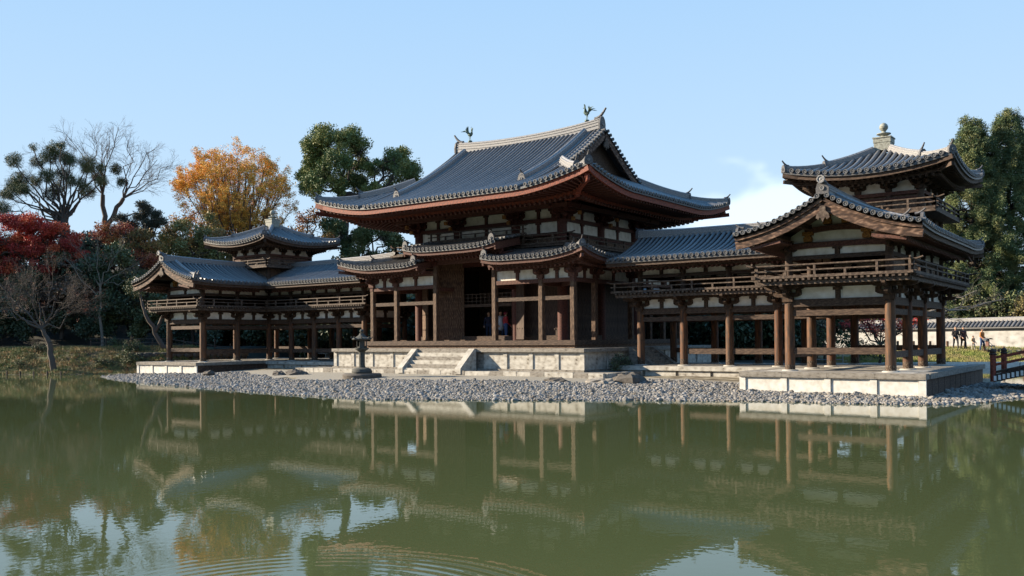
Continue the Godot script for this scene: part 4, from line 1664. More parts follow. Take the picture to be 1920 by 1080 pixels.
func wing_frame(G: Node3D) -> void:
	for q in wing_columns():
		var low: float = 0.9 if q.x > 19.0 else 0.862
		post(G, q.x, q.y, low + 0.04, 3.74, 0.19, M.post[int(q.x * 3.7 + q.y * 2.3 + 20.0) % 4])
		post(G, q.x, q.y, low + 0.042, low + 0.3 + 0.16 * absf(sin(q.x * 5.0 + q.y * 3.0)), 0.194, M.post_foot, "patched_foot")
		var b := nb()
		b.lathe(Vector3(q.x, low, q.y), [Vector2(0.0, -0.02), Vector2(0.33, -0.02), Vector2(0.31, 0.03), Vector2(0.24, 0.045), Vector2(0.0, 0.045)], 12)
		part(b, "base_stone", M.stone, G)
	for L in wing_lines():
		var pts: Array = L[0]
		var o: Vector3 = L[1]
		for i in pts.size() - 1:
			var a: Vector3 = pts[i]
			var b: Vector3 = pts[i + 1]
			var d := (b - a).normalized()
			cross_beam(G, a + d * 0.12, b - d * 0.12, 3.4, 3.69, 0.2, M.dark, "head_beam")
			cross_beam(G, a + d * 0.15, b - d * 0.15, 3.04, 3.26, 0.13, M.beam, "penetrating_beam")
			# low rail between the posts, left out in the first bay by the hall
			if not (i == 0 and absf(a.x - 9.864) < 0.01 and o.z > 0.0) and absf(o.x) + absf(o.z) > 0.0 and not (absf(a.x - 9.864) < 0.01 and o.x < 0.0):
				var yy := 0.0 if a.x > 19.0 and b.x > 19.0 else -0.12
				if absf(d.x) < 0.5:
					yy -= 0.14
				cross_beam(G, a + d * 0.15, b - d * 0.15, 1.55 + yy, 1.8 + yy, 0.13, M.beam, "foot_rail")
			wall_bay(G, a + d * 0.1, b - d * 0.1, o, [[3.69, 4.14]], M.dark, M.white)
			var m := nb()
			bracket(m, a + Vector3(0, 3.6, 0) + o * 0.04, o, 2, 1.05)
			part(m, "bracket", M.bracket, G)
			if i == pts.size() - 2:
				var m2 := nb()
				bracket(m2, b + Vector3(0, 3.6, 0) + o * 0.04, o, 2, 1.05)
				part(m2, "bracket", M.bracket, G)
			cross_beam(G, a, b, 4.14, 4.3, 0.24, M.bracket, "purlin")
	# deck and its edge beams
	var w := 0.92
	var dk := nb()
	dk.slab(19.294 - w, 23.046 + w, 4.36, 4.46, -5.63 - w, 3.376 + w)
	dk.slab(8.95, 19.294 - w - 0.002, 4.36, 4.46, -5.63 - w, -1.956 + w)
	part(dk, "deck", M.rail, G)
	var ring := [Vector3(8.95, 4.29, -1.956 + w), Vector3(19.294 - w, 4.29, -1.956 + w), Vector3(19.294 - w, 4.29, 3.376 + w), Vector3(23.046 + w, 4.29, 3.376 + w), Vector3(23.046 + w, 4.29, -5.63 - w), Vector3(8.95, 4.29, -5.63 - w)]
	for i in 5:
		var a: Vector3 = ring[i]
		var b: Vector3 = ring[i + 1]
		var d := (b - a).normalized()
		var o := d.cross(Vector3.UP) * -1.0
		var m := nb()
		m.beam(a + o * 0.02, b + o * 0.02, 0.12, 0.13)
		part(m, "deck_edge_beam", M.rail, G)
		# joist ends under the deck
		var js := nb()
		var n := int(a.distance_to(b) / 0.21)
		for k in n:
			var p := a.lerp(b, (k + 0.5) / n)
			js.box(p - Vector3(0, -0.118, 0) - o * 0.02, Vector3(0.1, 0.07, 0.34), d, Vector3.UP, d.cross(Vector3.UP))
		stuff(part(js, "joist_ends", M.rail, G))
		railing(G, a + Vector3(0, 0.17, 0) - o * 0.08, b + Vector3(0, 0.17, 0) - o * 0.08, 0.5, M.rail)


func wing_upper(G: Node3D) -> void:
	for q in wing_columns():
		post(G, q.x, q.y, 4.46, 5.62, 0.15, M.beam, "upper_column")
	var lines := wing_lines()
	for L in lines:
		var pts: Array = L[0]
		var o: Vector3 = L[1]
		for i in pts.size() - 1:
			var a: Vector3 = pts[i]
			var b: Vector3 = pts[i + 1]
			var d := (b - a).normalized()
			cross_beam(G, a, b, 5.22, 5.38, 0.16, M.dark, "lintel")
			wall_bay(G, a, b, o, [[5.38, 5.72]], M.bracket, M.plaster)
			var m := nb()
			bracket(m, a + Vector3(0, 5.42, 0) + o * 0.03, o, 1, 0.7)
			part(m, "bracket", M.bracket, G)
			cross_beam(G, a - d * 0.2, b + d * 0.2, 5.72, 5.88, 0.18, M.dark, "purlin")
			# boarding closes the rear and outer openings
			if o.z < -0.5 or absf(d.z) > 0.5 and o.x > 0.0:
				var w := nb()
				w.box((a + b) * 0.5 + Vector3(0, 4.84, 0) - o * 0.04, Vector3(a.distance_to(b) - 0.3, 0.76, 0.05), d, Vector3.UP, d.cross(Vector3.UP))
				part(w, "boarding", M.board, G)
	# gable end over the front: plaster, curved tie beams and struts
	var z := 3.376
	var gp := nb()
	gp.prism(PackedVector2Array([Vector2(-1.88, 5.7), Vector2(1.88, 5.7), Vector2(1.88, 6.12), Vector2(1.0, 6.62), Vector2(0, 7.2), Vector2(-1.0, 6.62), Vector2(-1.88, 6.12)]), Vector3(WA, 0, z - 0.06), Vector3(1, 0, 0), Vector3(0, 1, 0), Vector3(0, 0, -0.06))
	part(gp, "gable_plaster", M.plaster, G)
	for q in [[1.95, 5.72, 0.2, 0.05], [1.2, 6.3, 0.2, 0.1]]:
		var tb := nb()
		var path := pv([])
		for i in 9:
			var t := -1.0 + 0.25 * i
			path.push_back(Vector3(WA + q[0] * t, q[1] + q[3] * (1.0 - t * t), z + 0.03))
		tb.sweep(path, PackedVector2Array([Vector2(-0.09, -0.5 * q[2]), Vector2(0.09, -0.5 * q[2]), Vector2(0.09, 0.5 * q[2]), Vector2(-0.09, 0.5 * q[2])]))
		part(tb, "curved_tie_beam", M.faded, G)
	for q in [[-1.1, 5.88, 0.34], [1.1, 5.88, 0.34], [0.35, 6.45, 0.5], [-0.35, 6.45, 0.5]]:
		var s := nb()
		s.box(Vector3(WA + q[0], q[1] + q[2] * 0.35, z + 0.04), Vector3(0.3, 0.16, 0.22))
		s.box(Vector3(WA + q[0], q[1] + q[2] * 0.75, z + 0.04), Vector3(0.22, q[2] * 0.6, 0.2))
		s.box(Vector3(WA + q[0], q[1] + q[2] * 1.0, z + 0.04), Vector3(0.4, 0.13, 0.22))
		part(s, "gable_strut", M.ochre, G)
	# purlins running out to the bargeboards
	for q in [[-1.88, 5.95], [1.88, 5.95], [-1.05, 6.35], [1.05, 6.35], [0.0, 7.05]]:
		var s := nb()
		s.slab(WA + q[0] - 0.09, WA + q[0] + 0.09, q[1], q[1] + 0.2, z, WF - 0.18)
		part(s, "gable_purlin", M.beam, G)


func wing_roof(G: Node3D, right: bool) -> void:
	var R: MeshInstance3D = part(MB.new(), "gallery_roof", M.sheet, G)
	var sheet := nb()
	var hidden := nb()
	var zi := WB + WH       # front eave of the cross arm
	var xi := WA - WH       # inner eave of the forward arm
	var xo := WA + WH
	var zr := WB - WH
	var zero := func(_s): return 0.0
	# cross arm, pond side; meets the forward arm in a valley
	var y1 := func(s, d): return wing_y(d)
	var lo1 := func(s): return maxf(0.0, s - xi)
	var hi := func(_s): return WH
	slope(R, sheet, Vector3(0, 0, zi), Vector3(1, 0, 0), Vector3(0, 0, -1), WS, WA, lo1, hi, y1, 0.28, 0.085, true, hidden)
	# forward arm, inner side
	var y2 := func(s, d): return wing_y(d) + wing_end(s) * (1.0 - d / WH)
	var lo2 := func(s): return maxf(0.0, zi - s)
	slope(R, sheet, Vector3(xi, 0, 0), Vector3(0, 0, 1), Vector3(1, 0, 0), WB, WF, lo2, hi, y2, 0.28, 0.085, true, hidden)
	# outer side, hipped at the rear corner
	var hi3 := func(s): return minf(WH, s - zr)
	slope(R, sheet, Vector3(xo, 0, 0), Vector3(0, 0, 1), Vector3(-1, 0, 0), zr, WF, zero, hi3, y2, 0.28, 0.085, right, hidden)
	var y4 := func(s, d): return wing_y(d) + 0.2 * pow(clampf((s - (xo - 2.6)) / 2.6, 0, 1), 2.0) * (1.0 - d / WH)
	var hi4 := func(s): return minf(WH, xo - s)
	slope(R, sheet, Vector3(0, 0, zr), Vector3(1, 0, 0), Vector3(0, 0, 1), WS, xo, zero, hi4, y4, 0.28, 0.085, false, hidden)
	part(sheet, "roof_bed", M.sheet, R)
	stuff(part(hidden, "tile_rows_behind", M.tile[0], R))
	# ridges
	ridge(R, "cross_ridge", pv([Vector3(WA, 7.42, WB), Vector3(15, 7.42, WB), Vector3(WS + 2.5, 7.45, WB), Vector3(WS + 0.1, 7.55, WB)]), 0.36, 0.36, false, 0.3)
	var fr := pv([])
	for i in 8:
		var zz := lerpf(WB, WF - 0.15, i / 7.0)
		fr.push_back(Vector3(WA, 7.42 + 0.12 * pow(i / 7.0, 3.0), zz))
	ridge(R, "forward_ridge", fr, 0.36, 0.36, false, 0.0)
	var rt := nb()
	rt.coloured = true
	rt.tint = Color(0.34, 0.34, 0.36)
	rt.tube(pv([Vector3(WA, 7.85, WF - 0.4), Vector3(WA, 7.96, WF + 0.12)]), pf([0.1, 0.12]), 10)
	end_disc(rt, Vector3(WA, 7.97, WF + 0.12), Vector3(0, 0, 1), 0.15)
	part(rt, "ridge_end_tile", M.ridge, R)
	for e in [-1.0, 1.0]:
		var q := pv([])
		for i in 8:
			var d := lerpf(WH - 0.15, 0.75, i / 7.0)
			q.push_back(Vector3(WA + e * (WH - d), y2.call(WF - 0.9, d) + 0.02, WF - 0.95))
		ridge(R, "descending_ridge", q, 0.26, 0.27, false, 0.8)
		# gable edge
		var vg := pv([])
		for i in 14:
			var d := lerpf(WH - 0.05, 0.0, i / 13.0)
			vg.push_back(Vector3(WA + e * (WH - d), y2.call(WF, d) + 0.02, WF))
		verge(R, vg, Vector3(0, 0, 1), 0.45, 0.085, 0.255)
		for b in [[0.17, 0.12, 0.0], [0.4, 0.3, -0.07]]:
			var low := pv([])
			for v in vg:
				low.push_back(v + Vector3(-e * 0.02, -b[0], -0.1 + b[2]))
			var bb := nb()
			bb.sweep(low, PackedVector2Array([Vector2(-0.05, -0.5 * b[1]), Vector2(0.05, -0.5 * b[1]), Vector2(0.05, 0.5 * b[1]), Vector2(-0.05, 0.5 * b[1])]))
			part(bb, "bargeboard", M.barge, R)
		var oe := nb()
		ridge_end(oe, Vector3(WA + e * (WH - 0.12), y2.call(WF, 0.1) + 0.05, WF - 0.3), Vector3(e, 0, 0), 0.24, 0.26, 0.6)
		part(oe, "ridge_end_tile", M.ridge, R)
	var orn := nb()
	hanging_ornament(orn, Vector3(WA, 6.78, WF - 0.12), Vector3(1, 0, 0), Vector3(0, 0, 0.08), 0.5)
	part(orn, "gable_ornament", M.rail, R)
	# rear corner hip
	for st in [[3.0, 1.3, 0.3], [1.4, 0.1, 0.24]]:
		var w := pv([])
		for i in 6:
			var c := lerpf(st[0], st[1], i / 5.0)
			w.push_back(Vector3(xo - c, wing_y(c) + 0.2 * pow(1.0 - c / WH, 2.0) + 0.03, zr + c))
		ridge(R, "hip_ridge", w, 0.26, st[2], false, 0.8)
	# eaves
	var flat := func(_s): return 0.0
	var wide := func(_s): return 9.0
	eave(G, Vector3(0, 0, zi), Vector3(1, 0, 0), Vector3(0, 0, -1), WS, xi + 0.1, flat, wide, 6.02, 1.75, 0.7, 0.32, 0.16, 0.24, 0.8, M.beam, M.faded)
	var l2 := func(s): return wing_end(s)
	eave(G, Vector3(xi, 0, 0), Vector3(0, 0, 1), Vector3(1, 0, 0), zi - 0.1, WF - 0.15, l2, wide, 6.02, 1.75, 0.7, 0.32, 0.16, 0.24, 0.8, M.beam, M.faded)
	var l3 := func(s): return wing_end(-s)
	var r3 := func(s): return maxf(0.02, -s - zr)
	eave(G, Vector3(xo, 0, 0), Vector3(0, 0, -1), Vector3(-1, 0, 0), -WF + 0.15, -zr, l3, r3, 6.02, 1.75, 0.7, 0.32, 0.16, 0.24, 0.8, M.beam, M.faded)
	eave(G, Vector3(0, 0, zr), Vector3(-1, 0, 0), Vector3(0, 0, 1), -xo + 0.3, -WS, flat, wide, 6.02, 1.75, 0.7, 0.32, 0.16, 0.24, 0.8, M.beam, M.faded)


func tower_y(c: float, d: float) -> float:
	var h := 3.42
	var t := clampf(d / h, 0.0, 1.0)
	return 9.06 + 1.5 * (0.6 * t + 0.4 * t * t) + 0.42 * pow(maxf(0.0, 1.0 - c / 3.3), 1.9) * (1.0 - t)


func wing_tower(G: Node3D) -> void:
	var h := 3.42
	var b := 1.88
	# storey standing out of the crossing of the two roofs
	var C := [Vector3(WA - b, 0, WB + b), Vector3(WA + b, 0, WB + b), Vector3(WA + b, 0, WB - b), Vector3(WA - b, 0, WB - b)]
	var outs := [Vector3(0, 0, 1), Vector3(1, 0, 0), Vector3(0, 0, -1), Vector3(-1, 0, 0)]
	for k in 4:
		var a: Vector3 = C[k]
		var q: Vector3 = C[(k + 1) % 4]
		var o: Vector3 = outs[k]
		for i in 3:
			var p0 := a.lerp(q, i / 3.0)
			var p1 := a.lerp(q, (i + 1) / 3.0)
			if i == 0:
				post(G, p0.x, p0.z, 6.2, 8.62, 0.15, M.beam, "turret_column")
			else:
				post(G, p0.x, p0.z, 6.2, 8.62, 0.12, M.beam, "turret_column")
			wall_bay(G, p0, p1, o, [[8.32, 8.86]], M.bracket, M.plaster, false)
			var w := nb()
			w.box((p0 + p1) * 0.5 + Vector3(0, 7.3, 0) - o * 0.04, Vector3(p0.distance_to(p1), 1.75, 0.06), (p1 - p0).normalized(), Vector3.UP, (p1 - p0).normalized().cross(Vector3.UP))
			part(w, "wall_boarding", M.board, G)
			var m := nb()
			bracket(m, p0 + Vector3(0, 8.36, 0) + o * 0.03, o, 2, 0.72)
			if i == 0:
				var dg: Vector3 = (o + outs[(k + 3) % 4]).normalized()
				bracket(m, p0 + Vector3(0, 8.36, 0), outs[(k + 3) % 4], 2, 0.72)
				bracket(m, p0 + Vector3(0, 8.38, 0), dg, 2, 0.95)
			part(m, "bracket", M.bracket, G)
		cross_beam(G, a + o * 0.03, q + o * 0.03, 8.18, 8.33, 0.2, M.faded)
		cross_beam(G, a + o * 0.03, q + o * 0.03, 7.98, 8.08, 0.16, M.faded)
		cross_beam(G, a + o * 0.45 - (q - a).normalized() * 0.45, q + o * 0.45 + (q - a).normalized() * 0.45, 8.84, 8.98, 0.15, M.bracket, "purlin")
		# little balcony
		var r := 0.72
		var d := (q - a).normalized()
		var ra := a + o * r - d * r
		var rb := q + o * r + d * r
		var dk := nb()
		dk.beam(ra - o * (r * 0.5) + Vector3(0, 7.36 + 0.003 * k, 0) + d * 0.02, rb - o * (r * 0.5) + Vector3(0, 7.36 + 0.003 * k, 0) - d * 0.02, r, 0.1)
		part(dk, "balcony_deck", M.rail, G)
		railing(G, ra + Vector3(0, 7.41, 0) - o * 0.06 + d * 0.06, rb + Vector3(0, 7.41, 0) - o * 0.06 - d * 0.06, 0.46, M.rail, 0.15)
	# pyramid roof
	var R: MeshInstance3D = part(MB.new(), "turret_roof", M.sheet, G)
	var sheet := nb()
	var hidden := nb()
	var zero := func(_s): return 0.0
	var hi := func(s): return minf(h - absf(s), h - 0.35)
	var y := func(s, d): return tower_y(h - absf(s), d)
	var O := Vector3(WA, 0, WB)
	var sides := [[Vector3(0, 0, 1), Vector3(1, 0, 0)], [Vector3(1, 0, 0), Vector3(0, 0, 1)], [Vector3(0, 0, -1), Vector3(1, 0, 0)], [Vector3(-1, 0, 0), Vector3(0, 0, 1)]]
	for k in 4:
		var o: Vector3 = sides[k][0]
		slope(R, sheet, O + o * h, sides[k][1], -o, -h, h, zero, hi, y, 0.285, 0.087, k != 2, hidden)
		var lf := func(s): return 0.42 * pow(maxf(0.0, 1.0 - (h - absf(s)) / 3.3), 1.9)
		var rm := func(s): return h - absf(s)
		var along: Vector3 = o.cross(Vector3.UP) * -1.0
		eave(G, O + o * h, along, -o, -h + 0.04, h - 0.04, lf, rm, 9.06, 1.62, 0.72, 0.3, 0.14, 0.24, 0.8, M.beam, M.bracket)
	part(sheet, "roof_bed", M.sheet, R)
	stuff(part(hidden, "tile_rows_behind", M.tile[1], R))
	for e in [-1.0, 1.0]:
		for f in [-1.0, 1.0]:
			for st in [[3.1, 1.45, 0.3], [1.55, 0.1, 0.24]]:
				var w := pv([])
				for i in 7:
					var c := lerpf(st[0], st[1], i / 6.0)
					w.push_back(Vector3(WA + e * (h - c), tower_y(c, c) + 0.02, WB + f * (h - c)))
				ridge(R, "hip_ridge", w, 0.26, st[2], false, 0.9)
			var hr := nb()
			hr.beam(Vector3(WA + e * (h - 0.15), 9.2, WB + f * (h - 0.15)), Vector3(WA + e * 1.9, 8.9, WB + f * 1.9), 0.16, 0.2)
			part(hr, "hip_rafter", M.bracket, G)
	# finial: stone-like copper box, dish and jewel
	var fb := nb()
	fb.box(O + Vector3(0, 10.66, 0), Vector3(0.7, 0.36, 0.7))
	fb.box(O + Vector3(0, 10.93, 0), Vector3(0.74, 0.2, 0.74))
	fb.box(O + Vector3(0, 11.05, 0), Vector3(0.8, 0.05, 0.8))
	part(fb, "finial_box", M.copper, R)
	var fj := nb()
	fj.lathe(O, [Vector2(0, 11.07), Vector2(0.16, 11.07), Vector2(0.13, 11.16), Vector2(0.31, 11.24), Vector2(0.3, 11.27), Vector2(0.12, 11.3), Vector2(0.08, 11.37), Vector2(0.13, 11.42), Vector2(0.185, 11.5), Vector2(0.19, 11.57), Vector2(0.15, 11.67), Vector2(0.08, 11.73), Vector2(0.0, 11.76)], 14)
	part(fj, "finial_jewel", M.copper, R)


# ---------------------------------------------------------------- things round the hall
func build_apron() -> void:
	# gravelled step in front of the hall with its row of kerb stones
	var m := nb()
	m.slab(-10.5, 10.5, 0.1, 0.6, -2.0, 2.85)
	var A := setting(m, "gravel_terrace", M.gravel)
	var n := 26
	for i in n:
		var a := -10.6 + 21.2 * i / n
		var b := -10.6 + 21.2 * (i + 1) / n
		one_box(A, "kerb_stone", M.stone if i % 3 else M.stone_grey, a + 0.008, b - 0.008, 0.1, 0.615 + 0.006 * (i % 4), 2.852, 3.05 + 0.01 * (i % 2))
	for e in [-1.0, 1.0]:
		for i in 6:
			one_box(A, "kerb_stone", M.stone_grey if i % 2 else M.stone, minf(e * 10.502, e * 10.7), maxf(e * 10.502, e * 10.7), 0.1, 0.615 + 0.006 * (i % 3), 2.84 - 0.8 * (i + 1) + 0.008, 2.84 - 0.8 * i - 0.008)


func build_lantern() -> void:
	var o := Vector3(-1.7, 0.35, 6.2)
	var L := thing("stone_lantern", "tall grey lantern with octagonal roof and jewel top, standing on the sand before the steps", "lantern", o)
	var b := nb()
	b.lathe(o, [Vector2(0, -0.12), Vector2(0.98, -0.12), Vector2(1.0, 0.12), Vector2(0.93, 0.19), Vector2(0, 0.19)], 18)
	part(b, "base_slab", M.rock, L)
	var b2 := nb()
	b2.lathe(o, [Vector2(0, 0.19), Vector2(0.5, 0.19), Vector2(0.52, 0.3), Vector2(0.46, 0.42), Vector2(0.3, 0.48), Vector2(0.2, 0.5), Vector2(0, 0.5)], 16)
	part(b2, "base_ring", M.lantern, L)
	var sh := nb()
	sh.lathe(o, [Vector2(0.17, 0.49), Vector2(0.17, 0.56), Vector2(0.155, 0.58), Vector2(0.155, 1.26), Vector2(0.18, 1.3)], 14)
	part(sh, "shaft", M.lantern, L)
	var md := nb()
	md.lathe(o, [Vector2(0.16, 1.29), Vector2(0.2, 1.33), Vector2(0.34, 1.42), Vector2(0.36, 1.5), Vector2(0, 1.5)], 8)
	part(md, "middle_dish", M.lantern, L)
	# fire box: eight posts with open lattice sides
	var fb := nb()
	for k in 8:
		var a := TAU * (k + 0.5) / 8
		var a2 := TAU * (k + 1.5) / 8
		var p := o + Vector3(cos(a), 0, -sin(a)) * 0.25
		var q := o + Vector3(cos(a2), 0, -sin(a2)) * 0.25
		fb.tube(pv([p + Vector3(0, 1.5, 0), p + Vector3(0, 1.92, 0)]), pf([0.028, 0.028]), 6)
		fb.beam(p + Vector3(0, 1.53, 0), q + Vector3(0, 1.53, 0), 0.04, 0.06)
		fb.beam(p + Vector3(0, 1.89, 0), q + Vector3(0, 1.89, 0), 0.04, 0.06)
		if k % 2 == 0:
			fb.quad(p + Vector3(0, 1.55, 0), q + Vector3(0, 1.55, 0), q + Vector3(0, 1.88, 0), p + Vector3(0, 1.88, 0))
	part(fb, "fire_box", M.lantern, L)
	var rf := nb()
	rf.lathe(o, [Vector2(0, 1.9), Vector2(0.45, 1.9), Vector2(0.5, 1.94), Vector2(0.47, 1.98), Vector2(0.3, 2.04), Vector2(0.17, 2.12), Vector2(0.11, 2.2), Vector2(0, 2.2)], 8)
	for k in 8:
		var a := TAU * k / 8
		var d := Vector3(cos(a), 0, -sin(a))
		rf.tube(pv([o + d * 0.38 + Vector3(0, 1.99, 0), o + d * 0.48 + Vector3(0, 1.98, 0), o + d * 0.54 + Vector3(0, 2.03, 0), o + d * 0.51 + Vector3(0, 2.08, 0)]), pf([0.03, 0.035, 0.03, 0.02]), 6)
	part(rf, "roof", M.lantern, L)
	var jw := nb()
	jw.lathe(o, [Vector2(0.11, 2.19), Vector2(0.12, 2.24), Vector2(0.06, 2.26), Vector2(0.1, 2.31), Vector2(0.11, 2.36), Vector2(0.07, 2.42), Vector2(0, 2.46)], 10)
	part(jw, "jewel", M.lantern, L)


func build_rocks() -> void:
	var nz := FastNoiseLite.new()
	nz.frequency = 0.7
	var list := [[Vector3(-8.3, 0.28, 4.9), Vector3(0.7, 0.34, 0.5), "dark flat-topped boulder near the left end of the kerb"], [Vector3(-9.3, 0.25, 5.3), Vector3(0.45, 0.26, 0.35), "reddish-brown boulder leaning against the dark flat-topped one"],
		[Vector3(9.3, 0.28, 4.9), Vector3(0.65, 0.22, 0.4), "low dark rock lying alone at the edge of the shingle"], [Vector3(12.5, 0.3, 4.2), Vector3(0.8, 0.42, 0.55), "large dark brown boulder below the corner of the kerb"],
		[Vector3(11.5, 0.26, 4.9), Vector3(0.72, 0.24, 0.45), "pale pitted boulder beside the large dark brown one"], [Vector3(-14.6, 0.3, 6.2), Vector3(0.4, 0.2, 0.3), "small dark stone in the shingle below the left gallery"]]
	for i in list.size():
		var q: Array = list[i]
		nz.seed = 40 + i
		var m := nb()
		m.ball(Vector3.ZERO, q[1], 9, 13, nz, 0.55)
		for k in m.v.size():
			m.v[k] = m.v[k] + q[0]
		var o: MeshInstance3D = MeshInstance3D.new()
		o.name = numbered(self, "boulder")
		o.mesh = m.mesh(q[0])
		o.material_override = M.stone_grey if i == 4 else M.rock
		add_child(o)
		o.position = q[0]
		tag(o, q[2], "boulder", "boulders on the beach")


func build_tail() -> void:
	# narrow corridor running back from the hall: white wall with bell-shaped windows
	var o := Vector3(0, 0.75, -21)
	var C := thing("tail_corridor", "low white-walled corridor with bell-shaped windows running back behind the hall", "corridor", o)
	var z0 := -13.8
	one_box(C, "stone_base", M.stone_grey, -2.3, 2.3, 0.4, 1.4, -32.6, z0)
	var nbay := 7
	var bl := 18.2 / nbay
	for i in nbay + 1:
		for e in [-1.0, 1.0]:
			square_post(C, e * 1.9, z0 - 0.3 - bl * i, 1.4, 4.3, 0.24, M.dark)
	for e in [-1.0, 1.0]:
		for i in nbay:
			var a := z0 - 0.3 - bl * i - 0.12
			var b := a - bl + 0.24
			var mid := (a + b) * 0.5
			var m := nb()
			# plaster with the bell opening left free
			var ol := PackedVector2Array([Vector2(a, 1.7), Vector2(mid + 0.5, 1.7), Vector2(mid + 0.46, 2.4), Vector2(mid + 0.36, 2.75), Vector2(mid + 0.14, 2.92), Vector2(mid, 3.08), Vector2(mid - 0.14, 2.92), Vector2(mid - 0.36, 2.75), Vector2(mid - 0.46, 2.4), Vector2(mid - 0.5, 1.7), Vector2(b, 1.7), Vector2(b, 3.3), Vector2(a, 3.3)])
			m.prism(ol, Vector3(e * 1.9, 0, 0), Vector3(0, 0, 1), Vector3(0, 1, 0), Vector3(-e * 0.08, 0, 0))
			part(m, "plaster_panel", M.white, C)
			one_box(C, "plaster_panel", M.white, e * 1.82, e * 1.9, 3.5, 3.85, b, a)
			one_box(C, "window_board", M.dark, e * 1.7, e * 1.76, 1.7, 3.1, mid - 0.55, mid + 0.55)
		cross_beam(C, Vector3(e * 1.93, 0, z0 - 0.2), Vector3(e * 1.93, 0, -32.4), 3.3, 3.5, 0.18, M.dark)
		cross_beam(C, Vector3(e * 1.93, 0, z0 - 0.2), Vector3(e * 1.93, 0, -32.4), 3.85, 4.05, 0.18, M.dark)
		cross_beam(C, Vector3(e * 1.93, 0, z0 - 0.2), Vector3(e * 1.93, 0, -32.4), 1.42, 1.7, 0.18, M.dark)
	var R: MeshInstance3D = part(MB.new(), "corridor_roof", M.sheet, C)
	var sheet := nb()
	var rows := nb()
	var zero := func(_s): return 0.0
	var hi := func(_s): return 3.1
	var y := func(_s, d): return 4.3 + 0.4 * d + 0.03 * d * d
	for e in [-1.0, 1.0]:
		slope(R, sheet, Vector3(e * 3.1, 0, 0), Vector3(0, 0, 1), Vector3(-e, 0, 0), -33.0, z0 + 0.3, zero, hi, y, 0.28, 0.08, false, rows)
	part(sheet, "roof_bed", M.sheet, R)
	stuff(part(rows, "tile_rows", M.tile[0], R))
	ridge(R, "corridor_ridge", pv([Vector3(0, 5.8, -32.9), Vector3(0, 5.8, -23), Vector3(0, 5.8, z0 + 0.2)]), 0.34, 0.3, true, 0.3)


func phoenix(o: Vector3, turn: float, label: String) -> void:
	var P := thing("phoenix_statue", label, "statue", o, "bronze birds on the roof ridge")
	P.scale = Vector3.ONE * 0.82
	var f := Vector3(cos(turn), 0, -sin(turn))       # the way it faces
	var s := f.cross(Vector3.UP)
	var b := nb()
	b.lathe(o, [Vector2(0, -0.08), Vector2(0.17, -0.08), Vector2(0.17, 0.0), Vector2(0.08, 0.03), Vector2(0, 0.03)], 10)
	part(b, "pedestal", M.bronze, P)
	var body := nb()
	body.tube(pv([o - f * 0.2 + Vector3(0, 0.52, 0), o - f * 0.08 + Vector3(0, 0.47, 0), o + f * 0.07 + Vector3(0, 0.47, 0), o + f * 0.17 + Vector3(0, 0.56, 0), o + f * 0.17 + Vector3(0, 0.7, 0), o + f * 0.13 + Vector3(0, 0.82, 0), o + f * 0.19 + Vector3(0, 0.9, 0), o + f * 0.31 + Vector3(0, 0.87, 0)]), pf([0.05, 0.12, 0.14, 0.1, 0.055, 0.045, 0.06, 0.012]), 9)
	body.tube(pv([o + f * 0.17 + Vector3(0, 0.94, 0), o + f * 0.1 + Vector3(0, 1.02, 0), o + f * 0.15 + Vector3(0, 1.08, 0)]), pf([0.03, 0.02, 0.006]), 5)
	part(body, "body", M.bronze, P)
	for e in [-1.0, 1.0]:
		var lg := nb()
		lg.tube(pv([o + s * (0.06 * e) + Vector3(0, 0.42, 0), o + s * (0.07 * e) - f * 0.03 + Vector3(0, 0.22, 0), o + s * (0.07 * e) + f * 0.02 + Vector3(0, 0.02, 0)]), pf([0.045, 0.022, 0.02]), 6)
		part(lg, "leg", M.bronze, P)
		var wg := nb()
		for k in 5:
			var a := 0.5 + 0.28 * k
			var root: Vector3 = o + s * (0.1 * e) + f * (0.06 - 0.03 * k) + Vector3(0, 0.54, 0)
			var tip: Vector3 = root + s * (e * (0.3 - 0.03 * k)) - f * (0.34 * cos(a) - 0.1) + Vector3(0, 0.42 * sin(a) + 0.12, 0)
			var mid: Vector3 = (root + tip) * 0.5 + s * (0.06 * e)
			wg.tube(pv([root, mid, tip]), pf([0.045, 0.05, 0.012]), 5)
		part(wg, "wing", M.bronze, P)
	for k in 5:
		var tf := nb()
		var sp := (k - 2) * 0.09
		tf.tube(pv([o - f * 0.18 + Vector3(0, 0.53, 0), o - f * 0.3 + s * sp + Vector3(0, 0.72, 0), o - f * 0.42 + s * sp * 2.0 + Vector3(0, 0.88 - absf(sp), 0), o - f * 0.56 + s * sp * 2.6 + Vector3(0, 0.86 - absf(sp), 0)]), pf([0.03, 0.035, 0.03, 0.008]), 5)
		part(tf, "tail_feather", M.bronze, P)


